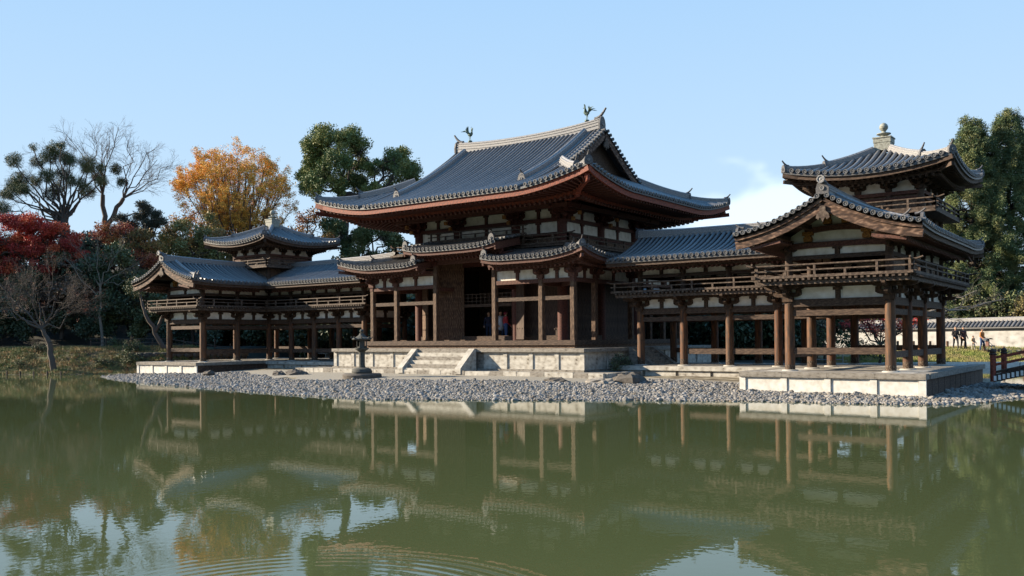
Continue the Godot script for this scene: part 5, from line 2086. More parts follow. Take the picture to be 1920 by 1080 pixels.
func build_bridge() -> void:
	var o := Vector3(25.7, 0.5, -3.0)
	var B := thing("red_bridge", "red-painted arched wooden footbridge with knobbed posts at the end of the gallery", "bridge", o)
	var red := mk(Color(0.3, 0.062, 0.034), 0.6, T.paint, Vector3(1, 1, 1))
	var path := func(t): return Vector3(25.7 + 13.0 * t, 0.74 + 1.0 * sin(PI * t), -3.0 + 0.0 * t)
	var dk := nb()
	var n := 26
	var planks := []
	for i in n:
		var a: Vector3 = path.call(float(i) / n)
		var b: Vector3 = path.call((i + 0.9) / n)
		var m := nb()
		m.beam(a, b, 3.0, 0.1)
		part(m, "deck_plank", M.beam, B)
	for e in [-1.0, 1.0]:
		var z := Vector3(0, 0, 1.45 * e)
		var g := pv([])
		for i in 14:
			g.push_back(path.call(i / 13.0) + z - Vector3(0, 0.2, 0))
		var gm := nb()
		gm.sweep(g, PackedVector2Array([Vector2(-0.08, -0.17), Vector2(0.08, -0.17), Vector2(0.08, 0.13), Vector2(-0.08, 0.13)]))
		part(gm, "girder", M.door_dark, B)
		# white-tipped joist ends hanging along the girder
		for i in 84:
			var jm := nb()
			var p: Vector3 = path.call((i + 0.5) / 84.0) + z * 1.07 - Vector3(0, 0.2, 0)
			jm.slab(p.x - 0.045, p.x + 0.045, p.y - 0.13, p.y + 0.06, p.z - 0.02, p.z + 0.02)
			if e > 0:
				part(jm, "white_board_tooth", M.white, B)
		for yy in [0.3, 0.58]:
			var rl := pv([])
			for i in 14:
				rl.push_back(path.call(i / 13.0) + z + Vector3(0, yy, 0))
			var rm := nb()
			rm.sweep(rl, PackedVector2Array([Vector2(-0.05, -0.05), Vector2(0.05, -0.05), Vector2(0.05, 0.05), Vector2(-0.05, 0.05)]))
			part(rm, "rail", red, B)
		for i in 6:
			var p: Vector3 = path.call(i / 5.0) + z
			var pm := nb()
			pm.lathe(p, [Vector2(0, -0.35), Vector2(0.11, -0.35), Vector2(0.11, 0.72), Vector2(0.0, 0.72)], 12)
			var Q := part(pm, "post", red, B)
			var kn := nb()
			kn.lathe(p, [Vector2(0.13, 0.7), Vector2(0.15, 0.74), Vector2(0.1, 0.78), Vector2(0.13, 0.84), Vector2(0.09, 0.91), Vector2(0, 0.96)], 10)
			part(kn, "cap", M.door_dark, Q)


func build_far_right() -> void:
	# white garden wall with a tiled top
	var a := Vector3(3.2, 0.95, -51.6)
	var b := Vector3(31.5, 0.95, -36.2)
	var W := thing("garden_wall", "long white plastered wall with a dark tiled coping beyond the lawn", "wall", a)
	var d := (b - a).normalized()
	var z := d.cross(Vector3.UP)
	var l := a.distance_to(b)
	var m := nb()
	m.box((a + b) * 0.5 + Vector3(0, 0.85, 0), Vector3(l, 2.1, 0.4), d, Vector3.UP, z)
	part(m, "wall_body", M.wall_plaster, W)
	var rf := nb()
	for e in [-1.0, 1.0]:
		var p0: Vector3 = a + Vector3(0, 1.85, 0) + z * (0.62 * e)
		var p1: Vector3 = b + Vector3(0, 1.85, 0) + z * (0.62 * e)
		var q0 := a + Vector3(0, 2.42, 0)
		var q1 := b + Vector3(0, 2.42, 0)
		rf.quad(p0, p1, q1, q0)
		rf.quad(p0 - Vector3(0, 0.07, 0), q0 - Vector3(0, 0.1, 0), q1 - Vector3(0, 0.1, 0), p1 - Vector3(0, 0.07, 0))
		rf.quad(p0 - Vector3(0, 0.07, 0), p1 - Vector3(0, 0.07, 0), p1, p0)
	var C := part(rf, "coping", M.sheet, W)
	var n := int(l / 0.36)
	for i in n:
		var p := a + d * ((i + 0.5) * l / n)
		var t := nb()
		t.coloured = true
		for e in [-1.0, 1.0]:
			t.tube(pv([p + z * (0.64 * e) + Vector3(0, 1.87, 0), p + Vector3(0, 2.45, 0)]), pf([0.11, 0.11]), 6)
		part(t, "tile_roll", M.tile[i % 6], C)
	var rg := nb()
	rg.coloured = true
	rg.sweep(pv([a + Vector3(0, 2.4, 0), b + Vector3(0, 2.4, 0)]), ridge_section(0.34, 0.26))
	part(rg, "cap", M.ridge, C)
	# path in front of the wall
	var pm := nb()
	for i in 24:
		var p := a + d * (l * i / 24.0) + z * 0.3
		var q := a + d * (l * (i + 1) / 24.0) + z * 0.3
		p.y = on_ground(p.x, p.z) + 0.03
		q.y = on_ground(q.x, q.z) + 0.03
		var p2 := p + z * 3.4
		var q2 := q + z * 3.4
		p2.y = on_ground(p2.x, p2.z) + 0.03
		q2.y = on_ground(q2.x, q2.z) + 0.03
		face(pm, p, q, q2, p2, Vector3.UP)
	setting(pm, "path", M.gravel)
	# white stone edging along the far water
	for i in 9:
		var p := Vector3(14.6, 0, -24.6).lerp(Vector3(27.5, 0, -33.0), i / 9.0)
		var q := Vector3(14.6, 0, -24.6).lerp(Vector3(27.5, 0, -33.0), (i + 0.96) / 9.0)
		var km := nb()
		km.beam(p + Vector3(0, 0.12, 0), q + Vector3(0, 0.12, 0), 0.4, 0.55)
		var k := part(km, "edging_stone", M.stone_white, self)
		tag(k, "pale edging stone in the row along the far lawn's waterside", "kerb stone", "edging stones of the far lawn")
	# low wooden posts beside the path
	for i in 9:
		var p := a + d * (l * (0.36 + 0.05 * i)) + z * 4.0
		p.y = on_ground(p.x, p.z)
		var t := thing("path_post", "short brown wooden post standing beside the path at the white wall", "post", p, "posts along the path")
		var q := nb()
		q.lathe(p, [Vector2(0, -0.1), Vector2(0.1, -0.1), Vector2(0.1, 0.5), Vector2(0.08, 0.55), Vector2(0, 0.56)], 8)
		part(q, "shaft", M.door, t)


# ---------------------------------------------------------------- people
# one continuous surface round tapered bones, meshed as surface nets; each bone lends its colour
func skin_mesh(bones: Array, cell: float, k: float) -> ArrayMesh:
	var lo := Vector3(1e9, 1e9, 1e9)
	var hi := -lo
	for b in bones:
		var r: float = maxf(b[2], b[3]) + 3.0 * cell
		for e in 2:
			var q: Vector3 = b[e]
			lo = Vector3(minf(lo.x, q.x - r), minf(lo.y, q.y - r), minf(lo.z, q.z - r))
			hi = Vector3(maxf(hi.x, q.x + r), maxf(hi.y, q.y + r), maxf(hi.z, q.z + r))
	var nx := int((hi.x - lo.x) / cell) + 2
	var ny := int((hi.y - lo.y) / cell) + 2
	var nz := int((hi.z - lo.z) / cell) + 2
	var val := PackedFloat32Array()
	val.resize(nx * ny * nz)
	val.fill(1.0)
	for b in bones:
		var A: Vector3 = b[0]
		var B: Vector3 = b[1]
		var ab := B - A
		var l2 := maxf(ab.length_squared(), 1e-9)
		var r := maxf(b[2], b[3]) + 3.0 * cell
		var i0 := Vector3i(((Vector3(minf(A.x, B.x), minf(A.y, B.y), minf(A.z, B.z)) - Vector3(r, r, r)) - lo) / cell)
		var i1 := Vector3i(((Vector3(maxf(A.x, B.x), maxf(A.y, B.y), maxf(A.z, B.z)) + Vector3(r, r, r)) - lo) / cell)
		for z in range(maxi(0, i0.z), mini(nz, i1.z + 1)):
			for y in range(maxi(0, i0.y), mini(ny, i1.y + 1)):
				for x in range(maxi(0, i0.x), mini(nx, i1.x + 1)):
					var p := lo + Vector3(x, y, z) * cell
					var t := clampf((p - A).dot(ab) / l2, 0, 1)
					var d := (p - A - ab * t).length() - lerpf(b[2], b[3], t)
					var id := (z * ny + y) * nx + x
					var o := val[id]
					var h := clampf(0.5 + 0.5 * (o - d) / k, 0, 1)
					val[id] = lerpf(o, d, h) - k * h * (1.0 - h)
	var idx := {}
	var pts := PackedVector3Array()
	var cols := PackedColorArray()
	var step := [1, nx, nx * ny]
	for z in nz - 1:
		for y in ny - 1:
			for x in nx - 1:
				var id := (z * ny + y) * nx + x
				var acc := Vector3.ZERO
				var n := 0
				var first := val[id] < 0.0
				var mixed := false
				for c in 8:
					var v := val[id + (c & 1) + ((c >> 1) & 1) * nx + (c >> 2) * nx * ny]
					if (v < 0.0) != first:
						mixed = true
						break
				if not mixed:
					continue
				for e in 12:
					var ax := e >> 2
					var u := (ax + 1) % 3
					var w := (ax + 2) % 3
					var base := [0, 0, 0]
					base[u] = e & 1
					base[w] = (e >> 1) & 1
					var i0: int = id + base[0] + base[1] * nx + base[2] * nx * ny
					var i1: int = i0 + step[ax]
					var a := val[i0]
					var b := val[i1]
					if (a < 0.0) != (b < 0.0):
						var q := Vector3(base[0], base[1], base[2])
						q[ax] += a / (a - b)
						acc += q
						n += 1
				var P := lo + (Vector3(x, y, z) + acc / n) * cell
				idx[id] = pts.size()
				pts.push_back(P)
				var best := 1e9
				var col := Color.WHITE
				for b in bones:
					var ab: Vector3 = b[1] - b[0]
					var t := clampf((P - b[0]).dot(ab) / maxf(ab.length_squared(), 1e-9), 0, 1)
					var d: float = (P - b[0] - ab * t).length() - lerpf(b[2], b[3], t)
					if d < best:
						best = d
						col = b[4]
				cols.push_back(col)
	var tris := PackedInt32Array()
	for z in range(1, nz - 1):
		for y in range(1, ny - 1):
			for x in range(1, nx - 1):
				var id := (z * ny + y) * nx + x
				var a := val[id] < 0.0
				for ax in 3:
					var b: bool = val[id + step[ax]] < 0.0
					if a == b:
						continue
					var su: int = step[(ax + 1) % 3]
					var sw: int = step[(ax + 2) % 3]
					if not (idx.has(id) and idx.has(id - su) and idx.has(id - su - sw) and idx.has(id - sw)):
						continue
					var q0: int = idx[id]
					var q1: int = idx[id - su]
					var q2: int = idx[id - su - sw]
					var q3: int = idx[id - sw]
					if a:
						tris.append_array([q0, q2, q1, q0, q3, q2])
					else:
						tris.append_array([q0, q1, q2, q0, q2, q3])
	var nrm := PackedVector3Array()
	nrm.resize(pts.size())
	for i in range(0, tris.size(), 3):
		var fn := (pts[tris[i + 2]] - pts[tris[i]]).cross(pts[tris[i + 1]] - pts[tris[i]])
		for e in 3:
			nrm[tris[i + e]] += fn
	for i in nrm.size():
		nrm[i] = nrm[i].normalized()
	var arr := []
	arr.resize(Mesh.ARRAY_MAX)
	arr[Mesh.ARRAY_VERTEX] = pts
	arr[Mesh.ARRAY_NORMAL] = nrm
	arr[Mesh.ARRAY_COLOR] = cols
	arr[Mesh.ARRAY_INDEX] = tris
	var am := ArrayMesh.new()
	am.add_surface_from_arrays(Mesh.PRIMITIVE_TRIANGLES, arr)
	return am


func person(at: Vector3, h: float, turn: float, stride: float, top: Color, legs: Color, hair: Color, label: String, coat := 0.0, arms := 0.15, pack := false) -> void:
	var P := thing("person", label, "person", at, "visitors")
	P.rotation.y = turn
	P.scale = Vector3(1.16, 1.0, 1.16)      # autumn coats
	var k := h / 1.72
	var skin := Color(0.45, 0.27, 0.18)
	var shoe := Color(0.05, 0.045, 0.04)
	var B := []
	for e in [-1.0, 1.0]:
		var s: float = stride * e
		var hip := Vector3(0.09 * e, 0.9, 0)
		var knee := Vector3(0.095 * e, 0.49, 0.22 * s + 0.03)
		var ank := Vector3(0.1 * e, 0.08, 0.42 * s - 0.06 * absf(stride))
		B.push_back([hip, knee, 0.088, 0.058, legs])
		B.push_back([knee, ank, 0.058, 0.04, legs])
		B.push_back([ank - Vector3(0, 0.03, 0.03), ank + Vector3(0.01 * e, -0.045, 0.15), 0.042, 0.034, shoe])
		var sh := Vector3(0.17 * e, 1.4, 0)
		var elb := Vector3(0.23 * e, 1.12, -0.12 * s - 0.02)
		var wr := Vector3(0.22 * e, 0.9, -0.2 * s + arms)
		B.push_back([sh, elb, 0.056, 0.045, top])
		B.push_back([elb, wr, 0.045, 0.032, top])
		var hd := (wr - elb).normalized()
		B.push_back([wr, wr + hd * 0.09, 0.03, 0.026, skin])
		for f in 4:
			B.push_back([wr + hd * 0.08 + Vector3(0, 0, 0.03 - 0.02 * f), wr + hd * (0.16 - 0.01 * absf(f - 1.5)) + Vector3(-0.02 * e, 0, 0.03 - 0.02 * f), 0.01, 0.008, skin])
		B.push_back([wr + hd * 0.02 + Vector3(0, 0, 0.025), wr + hd * 0.08 + Vector3(-0.02 * e, 0, 0.055), 0.011, 0.009, skin])
	B.push_back([Vector3(-0.05, 0.95, 0), Vector3(0.05, 0.95, 0), 0.125, 0.125, top if coat > 0.0 else legs])
	B.push_back([Vector3(0, 1.0, 0), Vector3(0, 1.25, 0.01), 0.125, 0.14, top])
	B.push_back([Vector3(-0.09, 1.34, 0), Vector3(0.09, 1.34, 0), 0.105, 0.105, top])
	if coat > 0.0:
		B.push_back([Vector3(0, 1.0, 0), Vector3(0, 0.95 - coat, 0), 0.15, 0.17, top])
	B.push_back([Vector3(0, 1.42, -0.01), Vector3(0, 1.54, 0.01), 0.052, 0.048, skin])
	B.push_back([Vector3(0, 1.58, 0.03), Vector3(0, 1.64, 0.02), 0.072, 0.08, skin])
	B.push_back([Vector3(0, 1.585, 0.1), Vector3(0, 1.61, 0.095), 0.014, 0.01, skin])
	B.push_back([Vector3(0, 1.63, -0.025), Vector3(0, 1.66, 0.0), 0.085, 0.085, hair])
	if pack:
		B.push_back([Vector3(0, 1.05, -0.2), Vector3(0, 1.32, -0.19), 0.12, 0.1, Color(0.05, 0.05, 0.06)])
	for b in B:
		b[0] *= k; b[1] *= k; b[2] *= k; b[3] *= k
	var o := MeshInstance3D.new()
	o.name = "body"
	o.mesh = skin_mesh(B, 0.026, 0.035)
	o.material_override = M.tinted
	P.add_child(o)


func build_people() -> void:
	# visitors in the open doorway
	person(Vector3(-0.75, 2.125, -3.1), 1.68, 0.5, 0.05, Color(0.02, 0.022, 0.04), Color(0.02, 0.03, 0.06), Color(0.04, 0.03, 0.03), "person in a dark navy jacket standing in the shade of the hall doorway")
	person(Vector3(0.25, 2.125, -2.9), 1.7, 1.2, 0.1, Color(0.5, 0.51, 0.53), Color(0.03, 0.035, 0.06), Color(0.02, 0.018, 0.015), "person in a long pale grey coat standing in the hall doorway", 0.2)
	person(Vector3(0.75, 2.125, -2.75), 1.66, 2.6, 0.08, Color(0.34, 0.03, 0.035), Color(0.05, 0.09, 0.2), Color(0.22, 0.03, 0.05), "person in a red jacket and red cap with blue jeans in the hall doorway")
	# visitors on the far path
	var g := [[17.96, -38.2, 1.72, 0.6, 0.35, Color(0.02, 0.018, 0.018), Color(0.03, 0.03, 0.035), "person in black with a dark backpack walking on the path by the white wall", true, 0.0],
		[18.45, -38.5, 1.7, 0.7, 0.3, Color(0.05, 0.02, 0.02), Color(0.02, 0.02, 0.025), "person in a dark maroon coat walking close behind the one with the backpack", false, 0.15],
		[19.2, -38.1, 1.08, 0.9, 0.25, Color(0.36, 0.27, 0.17), Color(0.4, 0.36, 0.32), "small child in a tan jacket walking on the path by the white wall", false, 0.0],
		[19.85, -37.9, 1.7, 1.2, 0.2, Color(0.42, 0.16, 0.05), Color(0.04, 0.07, 0.16), "person in an orange-brown top and blue jeans beside the pushchair", false, 0.0]]
	for q in g:
		person(Vector3(q[0], on_ground(q[0], q[1]) + 0.03, q[1]), q[2], q[3], q[4], q[5], q[6], Color(0.02, 0.016, 0.014), q[7], q[9], 0.2, q[8])
	# pushchair
	var o := Vector3(20.5, 0, -37.4)
	o.y = on_ground(o.x, o.z) + 0.03
	var S := thing("pushchair", "striped dark pushchair with folding hood standing on the path by the white wall", "pushchair", o)
	var f := Vector3(0.8, 0, -0.6)
	var sd := f.cross(Vector3.UP)
	for e in [-1.0, 1.0]:
		var fr := nb()
		fr.tube(pv([o + sd * (0.24 * e) - f * 0.5 + Vector3(0, 1.0, 0), o + sd * (0.24 * e) + f * 0.45 + Vector3(0, 0.14, 0)]), pf([0.02, 0.02]), 6)
		fr.tube(pv([o + sd * (0.24 * e) + f * 0.05 + Vector3(0, 0.55, 0), o + sd * (0.24 * e) - f * 0.3 + Vector3(0, 0.14, 0)]), pf([0.02, 0.02]), 6)
		part(fr, "frame", M.metal, S)
		for t in [0.45, -0.3]:
			var w := nb()
			var c: Vector3 = o + sd * (0.24 * e) + f * t + Vector3(0, 0.12, 0)
			w.tube(pv([c - sd * 0.025, c + sd * 0.025]), pf([0.12, 0.12]), 12)
			part(w, "wheel", M.door_dark, S)
	var seat := nb()
	seat.box(o + Vector3(0, 0.48, 0), Vector3(0.45, 0.08, 0.42), f, Vector3.UP, sd)
	seat.box(o - f * 0.24 + Vector3(0, 0.75, 0), Vector3(0.08, 0.55, 0.42), f, Vector3.UP, sd)
	part(seat, "seat", mk(Color(0.12, 0.06, 0.05), 0.9), S)
	var hood := nb()
	for i in 6:
		var a0 := PI * (0.25 + 0.1 * i)
		var a1 := PI * (0.25 + 0.1 * (i + 1))
		var c := o - f * 0.15 + Vector3(0, 0.72, 0)
		var p := c + f * cos(a0) * 0.36 + Vector3(0, sin(a0) * 0.36, 0)
		var q := c + f * cos(a1) * 0.36 + Vector3(0, sin(a1) * 0.36, 0)
		hood.quad(p - sd * 0.23, p + sd * 0.23, q + sd * 0.23, q - sd * 0.23)
	part(hood, "hood", mk(Color(0.06, 0.06, 0.07), 0.9), S)
	var hb := nb()
	hb.tube(pv([o - f * 0.5 - sd * 0.24 + Vector3(0, 1.0, 0), o - f * 0.5 + sd * 0.24 + Vector3(0, 1.0, 0)]), pf([0.02, 0.02]), 6)
	part(hb, "handle", M.metal, S)


func build_left_bank() -> void:
	# stone revetment between the grassy bank and the gallery
	var W := thing("retaining_wall", "low rough stone wall between the grassy bank and the left gallery", "wall", Vector3(-26.6, 0.0, -1.0))
	var a := Vector3(-30.4, 0, 2.2)
	var b := Vector3(-24.8, 0, -4.0)
	var d := (b - a).normalized()
	var z := d.cross(Vector3.UP)
	var l := a.distance_to(b)
	rng.seed = 12
	var nz := FastNoiseLite.new()
	nz.frequency = 1.1
	for r in 4:
		var x := rng.randf() * 0.2
		while x < l:
			var w := rng.randf_range(0.4, 0.75)
			var m := nb()
			nz.seed = rng.randi() % 999
			m.ball(Vector3.ZERO, Vector3(1, 1, 1), 8, 10, nz, 0.22)
			for i in m.v.size():
				var e: Vector3 = m.v[i]
				var big := maxf(absf(e.x), maxf(absf(e.y), absf(e.z)))
				m.v[i] = e.lerp(e / big, 0.75) * Vector3(w * 0.49, 0.19, 0.26)
			var c: Vector3 = a + d * (x + w * 0.5) + Vector3(0, 0.12 + r * 0.38, 0) + z * (0.1 * r)
			for i in m.v.size():
				m.v[i] = c + d * m.v[i].x + Vector3(0, m.v[i].y, 0) + z * m.v[i].z
			for i in range(0, m.v.size(), 3):
				var fn := (m.v[i + 2] - m.v[i]).cross(m.v[i + 1] - m.v[i]).normalized()
				for e in 3:
					m.n[i + e] = fn
			part(m, "stone", M.rock, W)
			x += w
	# handrail on the path above
	var hr := [[Vector3(-36.5, 0, 1.6), Vector3(-31.0, 0, -1.6)], [Vector3(-31.0, 0, -1.6), Vector3(-26.5, 0, -5.4)]]
	for i in 2:
		var p: Vector3 = hr[i][0]
		var q: Vector3 = hr[i][1]
		p.y = on_ground(p.x, p.z)
		q.y = on_ground(q.x, q.z)
		var F := thing("handrail", ["two-bar grey handrail along the path above the grassy bank", "two-bar grey handrail above the rough stone wall"][i], "handrail", p)
		var n := 5
		for k in n + 1:
			var c := p.lerp(q, float(k) / n)
			c.y = on_ground(c.x, c.z)
			var m := nb()
			m.lathe(c, [Vector2(0, -0.1), Vector2(0.05, -0.1), Vector2(0.05, 0.72), Vector2(0, 0.74)], 8)
			part(m, "post", M.rail, F)
		for y in [0.35, 0.66]:
			var m := nb()
			m.tube(pv([p + Vector3(0, y, 0), q + Vector3(0, y, 0)]), pf([0.035, 0.035]), 6)
			part(m, "bar", M.rail, F)
	# short stakes at the water's edge
	for i in 7:
		var p := Vector3(-36.2 + i * 0.98, -0.05, 9.75 - i * 0.45)
		var t := thing("bank_stake", "short pale wooden stake at the water's edge below the grassy bank", "stake", p, "stakes along the bank")
		var m := nb()
		m.lathe(p, [Vector2(0, -0.3), Vector2(0.06, -0.3), Vector2(0.055, 0.3), Vector2(0, 0.32)], 7)
		part(m, "shaft", M.rail, t)
	# benches behind the left gallery
	for q in [[Vector3(-22.4, 0.76, -9.4), "pale slatted bench behind the left gallery, next to the paved path"], [Vector3(-18.2, 0.76, -10.8), "pale slatted bench in the shade behind the left gallery's cross arm"]]:
		var o: Vector3 = q[0]
		var Bn := thing("bench", q[1], "bench", o, "benches behind the gallery")
		for k in 3:
			var m := nb()
			m.box(o + Vector3(0, 0.44, -0.14 + 0.14 * k), Vector3(1.9, 0.05, 0.12))
			part(m, "slat", M.stone, Bn)
		for e in [-1.0, 1.0]:
			var m := nb()
			m.box(o + Vector3(0.75 * e, 0.205, 0), Vector3(0.12, 0.415, 0.36))
			part(m, "leg", M.stone, Bn)
	# metal barrier seen between the right gallery's posts
	var o := Vector3(15.8, 0.0, -12.0)
	o.y = on_ground(o.x, o.z)
	var K := thing("metal_barrier", "low grey tubular metal barrier behind the right gallery's posts", "barrier", o)
	for e in [-1.0, 1.0]:
		var m := nb()
		m.tube(pv([o + Vector3(1.1 * e, 0, 0), o + Vector3(1.1 * e, 1.0, 0)]), pf([0.025, 0.025]), 6)
		part(m, "post", M.metal, K)
	for y in [0.3, 0.62, 0.97]:
		var m := nb()
		m.tube(pv([o + Vector3(-1.1, y, 0), o + Vector3(1.1, y, 0)]), pf([0.022, 0.022]), 6)
		part(m, "bar", M.metal, K)


# ---------------------------------------------------------------- trees
var clumps := {}


# a tuft of small bent leaves, about one unit across
func clump_mesh(seed_: int, count: int, size: float, slim := 0.55) -> ArrayMesh:
	var key := "%d/%d/%.2f/%.2f" % [seed_, count, size, slim]
	if clumps.has(key):
		return clumps[key]
	var r := RandomNumberGenerator.new()
	r.seed = seed_
	var m := MB.new()
	for i in count:
		var d := Vector3(r.randfn(), r.randfn(), r.randfn()).normalized()
		var p := d * pow(r.randf(), 0.4) * 0.5
		var ax := (d + Vector3(r.randfn(), r.randfn(), r.randfn()) * 0.7).normalized()
		var sd := ax.cross(Vector3(r.randfn(), r.randfn(), r.randfn())).normalized()
		var up := sd.cross(ax)
		var l := size * r.randf_range(0.7, 1.25)
		var w := l * slim
		var a := p
		var b := p + ax * l * 0.5 + sd * w * 0.5 + up * l * 0.06
		var c := p + ax * l
		var e := p + ax * l * 0.5 - sd * w * 0.5 + up * l * 0.06
		m.tri(a, b, c)
		m.tri(a, c, e)
	var am := m.mesh(Vector3.ZERO)
	clumps[key] = am
	return am


func copies(parent: Node, called: String, mesh: Mesh, mt: Material, xf: Array, cols: Array) -> void:
	if xf.is_empty():
		return
	var mm := MultiMesh.new()
	mm.transform_format = MultiMesh.TRANSFORM_3D
	mm.use_colors = true
	mm.mesh = mesh
	mm.instance_count = xf.size()
	for i in xf.size():
		mm.set_instance_transform(i, xf[i])
		mm.set_instance_color(i, cols[i])
	var mi := MultiMeshInstance3D.new()
	mi.name = numbered(parent, called)
	mi.multimesh = mm
	mi.material_override = mt
	parent.add_child(mi)
	stuff(mi)


func any_turn(r: RandomNumberGenerator) -> Basis:
	return Basis.from_euler(Vector3(r.randf() * TAU, r.randf() * TAU, r.randf() * TAU))


# leaf tufts through the outer part of a set of lobes [x, y, z, radius]
func foliage(parent: Node, called: String, lobes: Array, per: float, tuft: float, mesh: Mesh, mt: Material, cols: Array, r: RandomNumberGenerator, flat := 0.85, shell := 0.45, split := 0) -> void:
	var at: Vector3 = org[parent]
	if split > 0:
		# break every lobe into smaller billows with gaps between them
		var more := []
		for L in lobes:
			for i in split:
				var d := Vector3(r.randfn(), r.randfn(), r.randfn()).normalized()
				var q: float = L[3] * r.randf_range(0.34, 0.52)
				var w: float = (L[3] - q * 0.7) * r.randf_range(0.75, 1.1)
				more.push_back([L[0] + d.x * w, L[1] + d.y * w * flat, L[2] + d.z * w, q])
		lobes = more
	var xf := []
	var cc := []
	for L in lobes:
		var R: float = L[3]
		var n := int(per * R * R * 12.0)
		var tone: Color = cols[r.randi() % cols.size()]
		for i in n:
			var d := Vector3(r.randfn(), r.randfn(), r.randfn()).normalized()
			var k := pow(r.randf(), shell)
			var p := Vector3(L[0], L[1], L[2]) + Vector3(d.x, d.y * flat, d.z) * R * (k * 0.85 + absf(r.randfn()) * 0.17)
			var s := tuft * r.randf_range(0.65, 1.3)
			xf.push_back(Transform3D(any_turn(r) * Basis.from_scale(Vector3(s, s, s)), p - at))
			var c: Color = tone.lerp(cols[r.randi() % cols.size()], r.randf() * 0.7)
			cc.push_back(c)
	copies(parent, called, mesh, mt, xf, cc)


func limb(m: MB, a: Vector3, b: Vector3, r0: float, r1: float, wob: float, r: RandomNumberGenerator, sag := 0.0, sides := 6) -> void:
	var n := 6
	var p := pv([])
	var q := pf([])
	var l := a.distance_to(b)
	for i in n + 1:
		var t := float(i) / n
		var o := Vector3(r.randfn(), r.randfn(), r.randfn()) * wob * l * sin(PI * t)
		p.push_back(a.lerp(b, t) + o + Vector3(0, sag * l * sin(PI * t), 0))
		q.push_back(lerpf(r0, r1, pow(t, 0.8)))
	m.tube(p, q, sides, false)


# branching spray of bare wood; returns its tips
func spray(m: MB, p: Vector3, dir: Vector3, l: float, rad: float, depth: int, r: RandomNumberGenerator, tips: Array, spread := 0.55, lift := 0.12) -> void:
	var d2 := (dir + Vector3(r.randfn(), r.randfn(), r.randfn()) * 0.16 + Vector3(0, lift * 0.5, 0)).normalized()
	var mid := p + dir * l * 0.5
	var end := mid + d2 * l * 0.5
	m.tube(pv([p, mid, end]), pf([rad, rad * 0.85, rad * 0.68]), 5 if rad > 0.03 else 3, false)
	tips.push_back(end)
	if depth <= 0:
		return
	var n := 2 + (1 if r.randf() < 0.55 else 0)
	for i in n:
		var ax := Vector3(r.randfn(), r.randfn(), r.randfn()).normalized()
		var nd := (d2 + ax * spread + Vector3(0, lift, 0)).normalized()
		var from := end if i == 0 or r.randf() < 0.5 else mid
		spray(m, from, nd, l * r.randf_range(0.62, 0.86), rad * 0.62, depth - 1, r, tips, spread, lift)


func rnd(seed_: int) -> RandomNumberGenerator:
	var r := RandomNumberGenerator.new()
	r.seed = seed_
	return r


# evergreen with lobed crown: trunk, limbs to every lobe, leaf tufts
func lobed_tree(called: String, label: String, base: Vector3, forks: Array, lobes: Array, rad: float, per: float, tuft: float, cols: Array, seed_: int, mt: Material, mesh: Mesh, bark: Material, group := "", flat := 0.85, category := "tree", split := 0) -> Node3D:
	var r := rnd(seed_)
	var t := thing(called, label, category, base, group)
	var m := nb()
	var last := base - Vector3(0, 0.3, 0)
	var rr := rad
	for f in forks:
		limb(m, last, f, rr, rr * 0.8, 0.03, r, 0.0, 9)
		rr *= 0.8
		last = f
	for L in lobes:
		var to := Vector3(L[0], L[1], L[2])
		var from: Vector3 = forks[0] if forks.size() > 0 else base
		for f in forks:
			if to.distance_to(f) < to.distance_to(from) and f.y < to.y + 0.5:
				from = f
		limb(m, from, to, rr * 0.6, 0.05, 0.06, r, 0.05)
		var tips := []
		for i in 5:
			spray(m, from.lerp(to, r.randf_range(0.6, 1.0)), Vector3(r.randfn(), r.randfn() * 0.5 + 0.4, r.randfn()).normalized(), L[3] * 0.5, 0.045, 2, r, tips)
	part(m, "trunk", bark, t)
	foliage(t, "crown", lobes, per, tuft, mesh, mt, cols, r, flat, 0.45, split)
	return t


